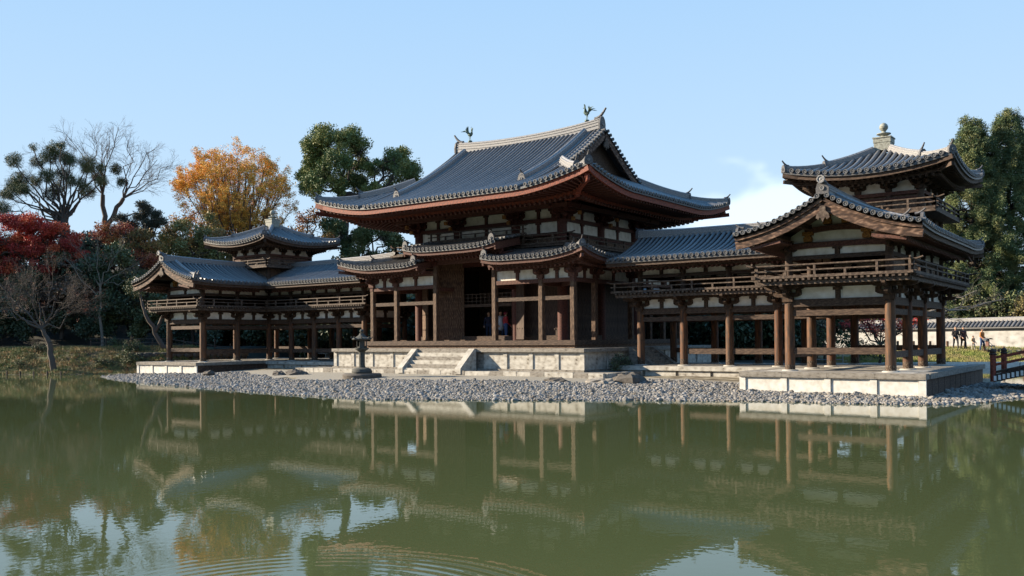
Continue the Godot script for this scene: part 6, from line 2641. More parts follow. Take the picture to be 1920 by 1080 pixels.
func build_trees() -> void:
	var small := clump_mesh(1, 16, 0.42)
	var broad := clump_mesh(2, 12, 0.5, 0.6)
	var needle := clump_mesh(3, 22, 0.5, 0.22)
	var fine := clump_mesh(4, 9, 0.36, 0.7)
	# camphor
	lobed_tree("camphor_tree", "tall glossy-green evergreen with billowing crown rising behind the hall's left eave", Vector3(-29.6, 1.0, -18.8), [Vector3(-29.7, 8.0, -18.8), Vector3(-29.6, 13.6, -18.7), Vector3(-29.9, 15.6, -18.5), Vector3(-27.6, 15.6, -20.2)],
		[[-31.3,20.7,-17.4,1.87], [-29.0,21.0,-17.8,1.36], [-29.5,20.9,-19.9,1.59], [-32.5,18.5,-17.7,2.0], [-28.7,18.4,-16.9,1.7], [-30.1,19.2,-20.8,1.4], [-30.2,16.4,-17.0,2.0], [-30.5,16.9,-20.5,1.6], [-27.2,18.0,-20.4,1.1], [-26.3,19.5,-22.3,1.29], [-24.2,17.8,-21.4,1.3], [-27.4,18.2,-22.7,1.5], [-24.5,16.3,-22.5,1.2], [-26.7,16.0,-19.6,1.0], [-27.0,16.2,-21.9,1.2], [-31.9,19.6,-16.9,1.23], [-33.1,17.0,-17.3,1.2]],
		0.62, 10.0, 0.38, [Color(0.17, 0.2, 0.05), Color(0.09, 0.14, 0.04), Color(0.21, 0.21, 0.055), Color(0.11, 0.15, 0.05)], 10, M.leaf, small, M.bark, "", 0.85, "tree", 8)
	# lower evergreen and rust-coloured growth between hall and left gallery
	lobed_tree("evergreen_tree", "dark evergreen showing between the left turret and the hall's skirt roof", Vector3(-26.6, 0.9, -18.3), [Vector3(-26.8, 6.0, -18.3), Vector3(-26.6, 9.0, -18.2)], [[-28.4,11.7,-17.2,1.6], [-26.1,11.4,-18.9,1.7], [-24.7,11.2,-19.9,1.3], [-27.2,10.0,-18.0,1.6], [-29.3,12.4,-16.5,1.0], [-23.6,9.8,-20.0,1.5], [-25.6,8.6,-18.4,1.8], [-28.0,8.0,-17.0,1.8], [-24.0, 13.0, -21.0, 1.0]], 0.3, 11.0, 0.44, [Color(0.05, 0.085, 0.03), Color(0.08, 0.11, 0.035), Color(0.11, 0.12, 0.04)], 11, M.leaf, small, M.bark, "", 0.85, "tree", 7)
	lobed_tree("rust_tree", "thin rust-brown autumn tree beside the left turret's roof", Vector3(-29.2, 1.2, -14.3), [Vector3(-29.2, 7.0, -14.2), Vector3(-29.2, 10.0, -14.1)], [[-29.3,12.7,-14.0,1.1], [-29.9,11.3,-13.6,1.3], [-28.0,10.8,-15.0,1.0], [-28.6,13.3,-14.5,0.8], [-30.4, 9.6, -13.4, 1.2]], 0.2, 7.0, 0.42, [Color(0.26, 0.10, 0.03), Color(0.32, 0.16, 0.03), Color(0.2, 0.07, 0.04)], 12, M.leaf_dry, fine, M.bark)
	# yellow zelkova with its fan of branches
	zelkova()
	mistletoe_tree(needle)
	bare_tree()
	# red maple
	lobed_tree("red_maple", "spreading maple with layered crimson foliage at the edge of the wood", Vector3(-44.6, 3.4, 2.2), [Vector3(-44.4, 6.6, 2.2), Vector3(-44.6, 9.2, 2.3)], [[-46.0,12.2,3.3,1.6], [-44.6,12.1,2.2,1.8], [-43.3,11.5,1.3,1.7], [-46.0,10.6,3.3,1.7], [-44.6,10.4,2.2,1.9], [-42.3,10.3,0.6,1.4], [-43.7,9.7,1.6,1.3], [-47.4,11.0,4.3,1.5], [-45.1,9.5,2.6,1.2], [-47.6,9.6,4.6,1.3], [-42.0,11.0,0.2,0.8], [-44.0,8.6,1.8,1.3], [-46.4,8.6,3.6,1.4], [-42.6,9.0,0.8,1.1], [-41.4,9.6,-0.2,0.9]], 0.28, 13.0, 0.34, [Color(0.46, 0.05, 0.03), Color(0.34, 0.03, 0.025), Color(0.54, 0.12, 0.04), Color(0.26, 0.028, 0.024)], 20, M.leaf_dry, fine, M.bark, "", 0.5, "tree", 8)
	lobed_tree("russet_maple", "maple with mixed orange, olive and dark red leaves below the bare tree", Vector3(-41.0, 3.0, -4.2), [Vector3(-41.0, 6.5, -4.2), Vector3(-41.0, 9.0, -4.1)], [[-42.6,12.2,-2.9,0.8], [-41.3,12.0,-3.9,1.1], [-40.2,11.5,-4.8,1.2], [-41.0,10.6,-4.2,1.4], [-39.3,10.5,-5.4,1.0], [-41.9,11.1,-3.5,1.0], [-43.0,11.5,-2.7,0.8], [-40.4,9.6,-4.6,1.2], [-39.0, 9.2, -5.2, 1.2], [-42.0, 9.4, -3.0, 1.2]], 0.22, 12.0, 0.36, [Color(0.38, 0.13, 0.03), Color(0.22, 0.15, 0.04), Color(0.28, 0.04, 0.03), Color(0.11, 0.11, 0.035), Color(0.42, 0.2, 0.04)], 21, M.leaf_dry, fine, M.bark, "", 0.5)
	lobed_tree("dark_pine", "dark layered conifer rising between the bare tree and the yellow tree", Vector3(-41.8, 3.6, -6.0), [Vector3(-41.8, 9.0, -6.0), Vector3(-41.7, 13.6, -6.1)], [[-41.5,14.0,-6.2,0.6], [-40.9,13.5,-6.7,0.6], [-41.8,14.4,-6.0,0.45], [-43.4,13.2,-4.8,0.6], [-40.5,12.9,-7.0,0.6], [-42.0,13.3,-5.9,0.7], [-41.2,12.7,-6.5,0.8], [-42.7,12.6,-5.4,0.7], [-41.6,11.8,-6.0,1.0]], 0.2, 17.0, 0.4, [Color(0.03, 0.042, 0.026), Color(0.05, 0.05, 0.03), Color(0.06, 0.035, 0.025)], 22, M.leaf, needle, M.bark, "", 0.4)
	lobed_tree("yellow_green_tree", "bushy yellow-green tree just behind the left gallery's gable", Vector3(-38.6, 1.8, -9.6), [Vector3(-38.6, 6.0, -9.6), Vector3(-38.6, 9.0, -9.5)], [[-39.9,12.8,-8.6,1.2], [-38.8,11.8,-9.5,1.6], [-40.5,11.8,-8.2,1.2], [-37.6,11.6,-10.4,1.25], [-39.2,10.2,-9.2,1.7], [-41.1,10.9,-7.8,1.0], [-36.9,10.4,-10.9,1.5], [-37.8,13.0,-10.2,0.86], [-36.1,10.8,-11.5,1.3], [-40.4,9.0,-8.0,1.6], [-38.0,8.6,-9.6,1.8], [-35.4, 9.0, -11.8, 1.6], [-34.0, 9.6, -12.6, 1.4]], 0.26, 11.0, 0.42, [Color(0.25, 0.22, 0.07), Color(0.17, 0.18, 0.06), Color(0.3, 0.23, 0.08), Color(0.11, 0.14, 0.05), Color(0.28, 0.16, 0.07)], 23, M.leaf, fine, M.bark, "", 0.85, "tree", 6)
	# dim evergreens and shrubs filling the wood's edge
	var deep := [Color(0.06, 0.09, 0.04), Color(0.045, 0.075, 0.038), Color(0.085, 0.1, 0.04), Color(0.06, 0.085, 0.05)]
	var kinds := [deep, [Color(0.1, 0.075, 0.05), Color(0.07, 0.085, 0.04), Color(0.12, 0.06, 0.045)], deep, [Color(0.09, 0.11, 0.04), Color(0.13, 0.13, 0.05), Color(0.06, 0.085, 0.035)], [Color(0.05, 0.085, 0.06), Color(0.07, 0.1, 0.06)]]
	var wood := [["broad dark evergreen shrub under the crimson maple", Vector3(-45.0, 3.0, 2.6), [[-45.3,8.1,2.7,1.9], [-44.7,5.9,2.2,2.2], [-45.8,4.0,3.0,1.9], [-47.5,6.5,4.4,2.2], [-47.4,9.0,4.6,1.2]]],
		["dark evergreen shrub behind the grey leaning tree", Vector3(-42.6, 2.8, 0.8), [[-42.8,8.3,0.9,1.9], [-42.9,4.6,0.9,1.9], [-41.4,6.3,-0.2,2.3], [-43.4,6.4,1.4,1.8]]],
		["tall dark evergreen shrub under the russet maple", Vector3(-40.0, 2.6, -1.2), [[-40.7,8.1,-0.7,2.0], [-40.4,4.2,-1.0,1.9], [-39.0,5.2,-2.0,2.2], [-39.6,7.4,-1.6,1.8]]],
		["dark evergreen shrub beside the left gallery's gable end", Vector3(-37.6, 2.2, -3.0), [[-38.6,8.5,-2.3,2.0], [-37.2,6.7,-3.3,1.9], [-37.2,4.0,-3.3,1.8], [-38.4,5.6,-2.6,2.0], [-36.0,5.0,-4.4,1.8]]],
		["dark evergreen shrub filling the gap behind the stone wall", Vector3(-34.4, 1.6, -6.0), [[-34.6,5.4,-5.6,1.8], [-33.6,3.4,-6.6,1.8], [-35.4,3.2,-5.0,1.7], [-32.4,4.6,-7.6,1.8]]]]
	for i in wood.size():
		var q: Array = wood[i]
		lobed_tree("evergreen_shrub", q[0], q[1], [q[1] + Vector3(0, 1.6, 0)], q[2], 0.16, 8.0, 0.42, kinds[i], 30 + i, M.leaf, broad, M.bark, "shrubs along the wood's edge", 0.9, "shrub", 6)
	# shady shrubs behind the building, seen between its posts: three kinds, copied
	hedge_copies(deep, broad)
	# grey bare cherry on the bank, leaning, its crown a haze of twigs
	var r := rnd(50)
	var cp := Vector3(-32.2, on_ground(-32.2, 6.6), 6.6)
	var ch := thing("bare_cherry", "leaning grey tree with a haze of bare twigs on the grassy bank", "tree", cp)
	var m := nb()
	var tips := []
	limb(m, cp - Vector3(0, 0.3, 0), Vector3(-32.5, 2.2, 6.75), 0.24, 0.18, 0.02, r, 0, 9)
	limb(m, Vector3(-32.5, 2.2, 6.75), Vector3(-32.9, 3.2, 7.05), 0.18, 0.13, 0.02, r, 0, 9)
	for q in [Vector3(-34.9, 5.6, 8.7), Vector3(-33.5, 6.6, 7.5), Vector3(-32.1, 7.0, 6.7), Vector3(-31.0, 6.0, 5.8), Vector3(-30.4, 5.0, 5.3), Vector3(-33.9, 4.8, 8.0), Vector3(-35.6, 6.6, 9.0), Vector3(-32.8, 6.0, 8.2), Vector3(-31.8, 5.6, 5.2), Vector3(-36.0, 5.0, 9.6)]:
		var fk := Vector3(-32.9, 3.2, 7.05)
		limb(m, fk, q, 0.075, 0.02, 0.06, r)
		for k in 12:
			spray(m, fk.lerp(q, r.randf_range(0.45, 1.0)), (q - fk).normalized() + Vector3(r.randfn(), r.randfn(), r.randfn()) * 0.5, 0.7, 0.016, 4, r, tips, 0.65, 0.02)
	part(m, "trunk", M.bark_grey, ch)
	var few := []
	for k in 90:
		var t: Vector3 = tips[r.randi() % tips.size()]
		few.push_back([t.x, t.y, t.z, 0.12])
	foliage(ch, "crown", few, 16.0, 0.2, fine, M.leaf_dry, [Color(0.3, 0.06, 0.03), Color(0.2, 0.1, 0.05), Color(0.12, 0.08, 0.06)], r)
	# slender bare sapling before the dark shrubs
	var sp := Vector3(-38.4, on_ground(-38.4, -0.4), -0.4)
	var sb := thing("bare_sapling", "slender pale bare tree in front of the dark shrubs left of the gallery", "tree", sp)
	var sm := nb()
	var sf := Vector3(-38.5, 7.0, -0.3)
	limb(sm, sp - Vector3(0, 0.2, 0), sf, 0.12, 0.08, 0.015, r, 0, 8)
	for q in [Vector3(-39.6, 9.4, 0.6), Vector3(-37.4, 9.6, -1.2), Vector3(-36.2, 8.6, -2.2), Vector3(-38.6, 10.2, -0.2), Vector3(-40.4, 8.6, 1.2), Vector3(-36.0, 7.4, -2.4)]:
		limb(sm, sf - Vector3(0, r.randf() * 1.4, 0), q, 0.05, 0.018, 0.05, r)
		for k in 8:
			spray(sm, sf.lerp(q, r.randf_range(0.4, 1.0)), (q - sf).normalized() + Vector3(r.randfn(), r.randfn(), r.randfn()) * 0.5, 0.6, 0.015, 3, r, tips, 0.6, 0.05)
	part(sm, "trunk", M.bark_pale, sb)
	# small round bush and the leaning pale trunk on the bank
	var rb := Vector3(-35.1, on_ground(-35.1, 7.6), 7.6)
	lobed_tree("round_bush", "small clipped round bush on top of the grassy bank", rb, [rb + Vector3(0, 0.2, 0)], [[rb.x, rb.y + 0.42, rb.z, 0.36]], 0.05, 60.0, 0.16, [Color(0.13, 0.14, 0.05), Color(0.09, 0.11, 0.04)], 51, M.leaf, fine, M.bark, "", 1.0, "bush")
	var az := [[-33.6, 1.4, 0.55, "low clipped azalea on the bank top, just behind the leaning grey tree"], [-31.4, 1.2, 0.7, "low clipped azalea on the bank top, beside the handrail's end"], [-29.6, 2.6, 0.75, "dark clipped azalea where the grassy bank meets the stone wall"], [-36.8, 5.6, 0.5, "low brownish azalea on the bank top, beyond the small round bush"], [-30.6, 4.0, 0.5, "low clipped azalea half way down the grassy bank"]]
	for i in az.size():
		var q: Array = az[i]
		var b0 := Vector3(q[0], on_ground(q[0], q[1]), q[1])
		lobed_tree("azalea_bush", q[3], b0, [b0 + Vector3(0, 0.2, 0)], [[b0.x, b0.y + q[2] * 0.6, b0.z, q[2]], [b0.x + q[2] * 0.8, b0.y + q[2] * 0.45, b0.z - 0.3, q[2] * 0.75]], 0.05, 26.0, 0.2, [Color(0.08, 0.1, 0.04), Color(0.12, 0.12, 0.05), Color(0.14, 0.09, 0.05)] if i == 3 else [Color(0.07, 0.1, 0.035), Color(0.11, 0.13, 0.045)], 530 + i, M.leaf, fine, M.bark, "clipped bushes on the bank", 0.8, "bush")
	var lt := thing("leaning_trunk", "pale leaning tree trunk with sparse yellowish tuft near the handrail", "tree", Vector3(-29.3, 1.4, -0.6))
	var lm := nb()
	limb(lm, Vector3(-29.3, 1.2, -0.6), Vector3(-30.5, 4.3, 0.6), 0.2, 0.13, 0.03, r, 0, 9)
	limb(lm, Vector3(-30.0, 3.0, 0.1), Vector3(-29.5, 4.2, -0.2), 0.13, 0.1, 0.03, r, 0, 8)
	limb(lm, Vector3(-30.5, 4.3, 0.6), Vector3(-30.9, 6.2, 0.9), 0.13, 0.07, 0.03, r, 0, 8)
	part(lm, "trunk", M.bark_grey, lt)
	foliage(lt, "crown", [[-30.0, 4.7, 0.2, 0.5], [-29.4, 4.5, -0.3, 0.4], [-31.0, 6.4, 1.0, 0.9]], 14.0, 0.3, fine, M.leaf, [Color(0.13, 0.13, 0.05), Color(0.09, 0.1, 0.04)], r)
	# right side
	cedar(Vector3(17.3, 0.9, -50.8), 20.9, 3.9, "conical dark cedar with tufted yellow-green sprays, standing nearer the gallery", 61)
	cedar(Vector3(20.0, 0.9, -53.0), 21.5, 4.7, "broad dark cedar with tufted sprays, standing beside the slimmer cedar", 62)
	cedar(Vector3(24.6, 0.9, -55.5), 20.0, 4.4, "tall dark cedar behind the white wall, farthest along it", 63)
	lobed_tree("evergreen_tree", "rounded olive evergreen at the foot of the cedars behind the white wall", Vector3(15.2, 0.9, -50.0), [Vector3(15.2, 3.0, -50.0)], [[14.6,6.4,-49.6,1.9], [16.2,5.4,-50.6,2.0], [13.2,5.2,-51.6,2.0], [15.4,3.8,-49.6,1.9], [18.2,4.6,-48.6,1.9], [20.4,4.2,-48.2,1.8], [12.0,3.8,-53.6,1.8], [22.6,4.2,-46.6,1.7], [25.0,4.4,-44.0,1.7]], 0.25, 10.0, 0.5, [Color(0.06, 0.08, 0.025), Color(0.1, 0.11, 0.03), Color(0.15, 0.12, 0.04), Color(0.04, 0.055, 0.022)], 64, M.leaf, broad, M.bark)
	# bare plum in front of the wall, reaching right
	var bp := Vector3(16.7, on_ground(16.7, -28.1), -28.1)
	var pl := thing("bare_plum", "crooked bare tree with long grey branches reaching over the lawn before the white wall", "tree", bp)
	var pm := nb()
	tips = []
	limb(pm, bp - Vector3(0, 0.2, 0), Vector3(16.6, 2.4, -28.1), 0.2, 0.16, 0.04, r, 0, 9)
	limb(pm, Vector3(16.6, 2.4, -28.1), Vector3(16.3, 3.3, -27.9), 0.16, 0.12, 0.04, r, 0, 9)
	for q in [Vector3(21.1, 4.5, -31.4), Vector3(19.3, 3.6, -30.1), Vector3(20.6, 5.3, -30.9), Vector3(22.2, 4.7, -32.0), Vector3(15.3, 4.2, -27.2), Vector3(17.6, 5.2, -28.6), Vector3(16.0, 5.0, -28.6), Vector3(18.6, 4.6, -29.0)]:
		var fk := Vector3(16.35, 3.1, -27.95)
		limb(pm, fk, q, 0.12, 0.03, 0.05, r)
		for k in 6:
			spray(pm, fk.lerp(q, r.randf_range(0.35, 1.0)), (q - fk).normalized() + Vector3(r.randfn(), r.randfn(), r.randfn()) * 0.5, 0.7, 0.02, 3, r, tips, 0.55, 0.1)
	part(pm, "trunk", M.bark_pale, pl)
	lobed_tree("red_maple", "small vivid red maple seen between the right gallery's posts", Vector3(16.2, on_ground(16.2, -22.8), -22.8), [Vector3(16.2, 1.6, -22.8)], [[15.5,3.1,-22.3,0.6], [15.9,2.5,-22.6,0.65], [17.0,3.0,-23.2,0.65], [16.5,3.4,-22.8,0.6], [15.0,3.5,-21.9,0.55], [17.6,2.8,-23.4,0.6], [14.4,3.0,-21.5,0.5], [18.2,3.2,-24.0,0.5]], 0.1, 13.0, 0.26, [Color(0.62, 0.08, 0.05), Color(0.66, 0.16, 0.06), Color(0.5, 0.05, 0.06)], 65, M.leaf_dry, fine, M.bark, "", 0.6)
	lobed_tree("variegated_bush", "pale speckled bush seen between the right gallery's posts", Vector3(13.9, 0.6, -18.6), [Vector3(13.9, 1.2, -18.6)], [[13.9,3.2,-18.6,0.65], [13.9,2.2,-18.6,0.7], [14.3,1.4,-18.9,0.6]], 0.1, 14.0, 0.24, [Color(0.2, 0.2, 0.12), Color(0.12, 0.14, 0.05), Color(0.28, 0.2, 0.13)], 66, M.leaf, fine, M.bark, "", 0.9, "bush")
	lobed_tree("green_bush", "low green clipped bush beside the small red maple", Vector3(15.4, 0.5, -20.0), [Vector3(15.4, 0.9, -20.0)], [[15.1,1.9,-19.5,0.75], [15.9,1.4,-20.1,0.75], [16.8,1.3,-21.0,0.7]], 0.1, 16.0, 0.28, [Color(0.05, 0.075, 0.02), Color(0.08, 0.1, 0.03)], 67, M.leaf, fine, M.bark, "", 0.9, "bush")
	sky_blocker_trees(deep, broad)
	var back := [["bushy olive tree on the slope behind the crimson maple", Vector3(-50.5, 0, 3.5), 9.0, kinds[3]], ["dark tree on the slope below the mistletoe tree", Vector3(-49.0, 0, -2.5), 8.5, deep], ["brownish tree on the slope below the bare tree", Vector3(-48.5, 0, -8.0), 8.5, kinds[1]], ["dark tree on the slope behind the layered conifer", Vector3(-46.5, 0, -13.0), 8.0, deep], ["olive tree at the wood's edge beyond the crimson maple", Vector3(-54.0, 0, 8.5), 9.0, kinds[3]], ["blue-green tree on the slope beside the olive one", Vector3(-56.0, 0, 1.0), 8.0, kinds[4]]]
	back += [["dark tree rising behind the white wall, directly behind the right gallery's posts", Vector3(13.0, 0, -53.5), 9.5, deep], ["olive tree behind the white wall, seen through the right gallery next to the dark one", Vector3(9.0, 0, -55.5), 9.5, kinds[3]], ["dark tree behind the white wall, seen through the right gallery's cross arm", Vector3(5.0, 0, -57.0), 10.0, deep], ["blue-green tree behind the wall's far end, beyond the tail corridor", Vector3(0.5, 0, -55.0), 10.0, kinds[4]]]
	for i in back.size():
		var q: Array = back[i]
		var bs: Vector3 = q[1]
		bs.y = on_ground(bs.x, bs.z)
		var rr := rnd(700 + i)
		var lb := []
		for k in 17:
			var an := rr.randf() * TAU
			var hh := rr.randf_range(0.12, 0.95)
			lb.push_back([bs.x + cos(an) * 2.4, bs.y + q[2] * hh, bs.z + sin(an) * 2.4, rr.randf_range(1.3, 1.9)])
		lobed_tree("slope_tree", q[0], bs, [bs + Vector3(0, q[2] * 0.2, 0), bs + Vector3(0, q[2] * 0.4, 0)], lb, 0.22, 6.5, 0.45, q[3], 710 + i, M.leaf, broad, M.bark, "trees on the wooded slope" if i < 6 else "trees behind the white wall", 0.9, "tree", 5)
	lobed_tree("round_bush", "dark rounded bush in the shade at the right flank of the hall platform", Vector3(9.35, 0.6, -0.6), [Vector3(9.35, 0.75, -0.6)], [[9.35, 1.05, -0.6, 0.5], [9.3, 0.95, -1.3, 0.42], [9.5, 0.85, 0.0, 0.3]], 0.05, 34.0, 0.2, deep, 720, M.leaf, fine, M.bark, "", 0.9, "bush")
	# trees beyond the left edge of the picture: their shade lies over the bank and the wood
	for i in 7:
		var q: Array = [[-50.0, 24.5, 12.0], [-58.0, 9.5, 15.0], [-66.0, 25.0, 14.0], [-68.0, 7.0, 16.0], [-45.0, 27.0, 10.0], [-73.0, 15.0, 16.0], [-57.0, 29.0, 13.0]][i]
		var bs := Vector3(q[0], on_ground(q[0], q[1]), q[1])
		var lb := []
		var rr := rnd(80 + i)
		for k in 11:
			var hh := rr.randf_range(0.4, 0.95)
			var w := 3.2 * sin(PI * clampf(hh, 0.15, 0.93))
			var an := rr.randf() * TAU
			lb.push_back([bs.x + cos(an) * w * 0.8, bs.y + q[2] * hh, bs.z + sin(an) * w * 0.8, rr.randf_range(1.5, 2.3)])
		lobed_tree("evergreen_tree", "tall dark evergreen on the left bank among others like it", bs, [bs + Vector3(0, q[2] * 0.35, 0), bs + Vector3(0, q[2] * 0.6, 0)], lb, 0.35, 6.0, 0.8, deep, 80 + i, M.leaf, broad, M.bark, "evergreens on the left bank")


func sky_blocker_trees(deep: Array, broad: Mesh) -> void:
	# unseen trees added behind the viewer to cut the low sky fill light
	var proto: Node3D = null
	var r := rnd(500)
	for i in 16:
		var t := i / 15.0
		var p := Vector3(lerpf(-42.0, 62.0, t) + r.randf_range(-2, 2), 0, 60.0 + r.randf_range(-3, 4) - 30.0 * smoothstep(0.65, 1.0, t))
		p.y = on_ground(p.x, p.z)
		var o: Node3D
		if proto == null:
			var lb := []
			for k in 12:
				var hh := r.randf_range(0.25, 0.95)
				var an := r.randf() * TAU
				lb.push_back([cos(an) * 2.6, 11.0 * hh, sin(an) * 2.6, r.randf_range(1.7, 2.5)])
			o = lobed_tree("evergreen_tree", "unseen evergreen added behind the viewer to block low sky light", Vector3.ZERO, [Vector3(0, 3, 0), Vector3(0, 6, 0)], lb, 0.35, 5.0, 0.9, deep, 510, M.leaf, broad, M.bark, "added evergreens blocking low sky light")
			proto = o
		else:
			o = proto.duplicate()
			o.name = numbered(self, "evergreen_tree")
			add_child(o)
		o.position = p
		o.rotation.y = r.randf() * TAU
		o.scale = Vector3.ONE * r.randf_range(1.0, 1.4)


func zelkova() -> void:
	var r := rnd(5)
	var o := Vector3(-41.0, 3.0, -15.3)
	var t := thing("zelkova_tree", "tall zelkova fanning out in thin branches with yellow-orange autumn leaves", "tree", o)
	var m := nb()
	var tips := []
	var fork := Vector3(-41.0, 8.6, -15.3)
	limb(m, o - Vector3(0, 0.4, 0), fork, 0.5, 0.38, 0.01, r, 0, 10)
	var C := Vector3(-40.9, 16.0, -15.3)
	for i in 46:
		var a := TAU * i * 0.618 + r.randf() * 0.2
		var rad := sqrt((i + 0.5) / 46.0)
		var top := C + Vector3(cos(a) * 5.2 * rad, (4.7 * sqrt(maxf(0.0, 1.0 - rad * rad * rad * rad * 0.97))) * r.randf_range(0.84, 0.97) - 1.1 + r.randf_range(-1.4, 0.1) * rad, sin(a) * 5.2 * rad)
		var st := fork + Vector3(0, r.randf_range(-1.5, 1.0), 0)
		limb(m, st, top, 0.12, 0.03, 0.02, r, -0.05 if rad > 0.5 else 0.0)
		for k in 8:
			var f := r.randf_range(0.35, 1.0)
			spray(m, st.lerp(top, f), ((top - st).normalized() + Vector3(r.randfn(), r.randfn(), r.randfn()) * 0.35).normalized(), 0.8, 0.02, 3, r, tips, 0.55, 0.04)
	part(m, "trunk", M.bark_grey, t)
	var lobes := []
	for p in tips:
		var e: Vector3 = (p - C) / 5.6
		var keep := 0.3 + 0.4 * smoothstep(0.55, 1.0, e.length())
		# denser on the sunny left flank and low down, thin at the crown's heart
		var left := clampf(-(e.x * 0.78 + e.z * -0.62) * 0.9, -0.3, 1.0)
		keep += 0.35 * left + 0.25 * clampf(-e.y, 0.0, 1.0)
		if r.randf() < keep:
			lobes.push_back([p.x, p.y, p.z, 0.22])
	foliage(t, "crown", lobes, 7.5, 0.26, clump_mesh(4, 9, 0.36, 0.7), M.leaf_dry, [Color(0.72, 0.38, 0.05), Color(0.75, 0.47, 0.08), Color(0.66, 0.29, 0.04), Color(0.68, 0.42, 0.09)], r)
	# leaves round the outline of the crown
	var dome := []
	for i in 70:
		var a := TAU * i * 0.618
		var f := 1.0 - 1.25 * (i + 0.5) / 70.0
		var w := sqrt(maxf(0.0, 1.0 - f * f))
		dome.push_back([C.x + cos(a) * w * 5.1, C.y - 0.4 + f * 4.9, C.z + sin(a) * w * 5.1, r.randf_range(0.6, 1.0)])
	foliage(t, "outer_leaves", dome, 2.6, 0.3, clump_mesh(4, 9, 0.36, 0.7), M.leaf_dry, [Color(0.72, 0.38, 0.05), Color(0.75, 0.47, 0.08), Color(0.66, 0.29, 0.04)], r)
	# dense low boughs
	foliage(t, "low_boughs", [[-45.0, 12.6, -11.5, 1.5], [-44.6, 14.2, -12.0, 1.4], [-43.6, 12.0, -12.8, 1.4], [-37.0, 11.6, -18.0, 1.4], [-36.4, 12.4, -18.6, 1.1], [-42.0, 11.2, -13.6, 1.2]], 6.0, 0.42, clump_mesh(4, 9, 0.36, 0.7), M.leaf_dry, [Color(0.62, 0.3, 0.03), Color(0.55, 0.24, 0.03), Color(0.42, 0.24, 0.05)], r, 0.85, 0.45, 5)


func mistletoe_tree(needle: Mesh) -> void:
	var r := rnd(6)
	var o := Vector3(-53.3, 7.0, -5.0)
	o.y = on_ground(o.x, o.z)
	var t := thing("mistletoe_tree", "bare tree hung with many dark green balls of mistletoe", "tree", o)
	var m := nb()
	var fork := Vector3(-53.4, 14.0, -4.9)
	limb(m, o - Vector3(0, 0.4, 0), Vector3(-53.3, 12.4, -5.0), 0.55, 0.46, 0.02, r, 0, 10)
	limb(m, Vector3(-53.3, 12.4, -5.0), fork, 0.46, 0.36, 0.02, r, 0, 10)
	var balls := [[-55.8,20.9,-3.1,0.35], [-57.0,19.6,-2.2,0.75], [-55.7,19.6,-3.2,0.6], [-54.6,20.2,-3.9,0.85], [-54.1,20.7,-4.3,0.75], [-53.6,20.0,-4.7,0.6], [-52.9,19.6,-5.2,0.7], [-53.1,20.8,-5.1,0.35], [-52.0,19.6,-5.9,0.75], [-51.7,18.9,-6.1,0.6], [-53.9,18.5,-4.5,0.7], [-54.5,18.1,-4.1,0.75], [-53.1,17.8,-5.1,0.65], [-57.8,17.6,-1.6,0.75], [-56.8,17.9,-2.3,0.75], [-57.0,16.5,-2.2,0.75], [-58.1,16.5,-1.4,0.55], [-54.7,16.5,-3.9,0.65], [-51.9,16.8,-6.0,0.75], [-52.3,17.5,-5.7,0.55], [-54.2,17.1,-4.3,0.65], [-55.3,17.6,-3.5,0.55], [-55.8,16.6,-3.1,0.65], [-56.7,17.1,-2.4,0.55], [-51.1,19.1,-6.6,0.5], [-58.6,15.2,-1.0,0.8], [-50.6,17.6,-7.0,0.55]]
	var tips := []
	for b in balls:
		var to := Vector3(b[0], b[1], b[2]) + Vector3(r.randfn(), r.randfn(), r.randfn()) * 0.1
		var away := r.randf_range(-1.6, 1.6)
		b[0] += away * 0.6; b[2] += away * 0.78
		to = Vector3(b[0], b[1], b[2])
		limb(m, fork if r.randf() < 0.6 else Vector3(-53.35, 12.8, -4.95), to, 0.12, 0.04, 0.05, r, -0.03)
		for k in 4:
			spray(m, fork.lerp(to, r.randf_range(0.6, 1.0)), ((to - fork).normalized() + Vector3(r.randfn(), r.randfn(), r.randfn()) * 0.5).normalized(), 0.8, 0.02, 3, r, tips, 0.6, 0.05)
	part(m, "trunk", M.bark, t)
	for b in balls:
		foliage(t, "mistletoe_ball", [b], 22.0, 0.3, needle, M.leaf, [Color(0.06, 0.085, 0.03), Color(0.09, 0.105, 0.035), Color(0.14, 0.13, 0.04)], r, 0.92, 0.35)


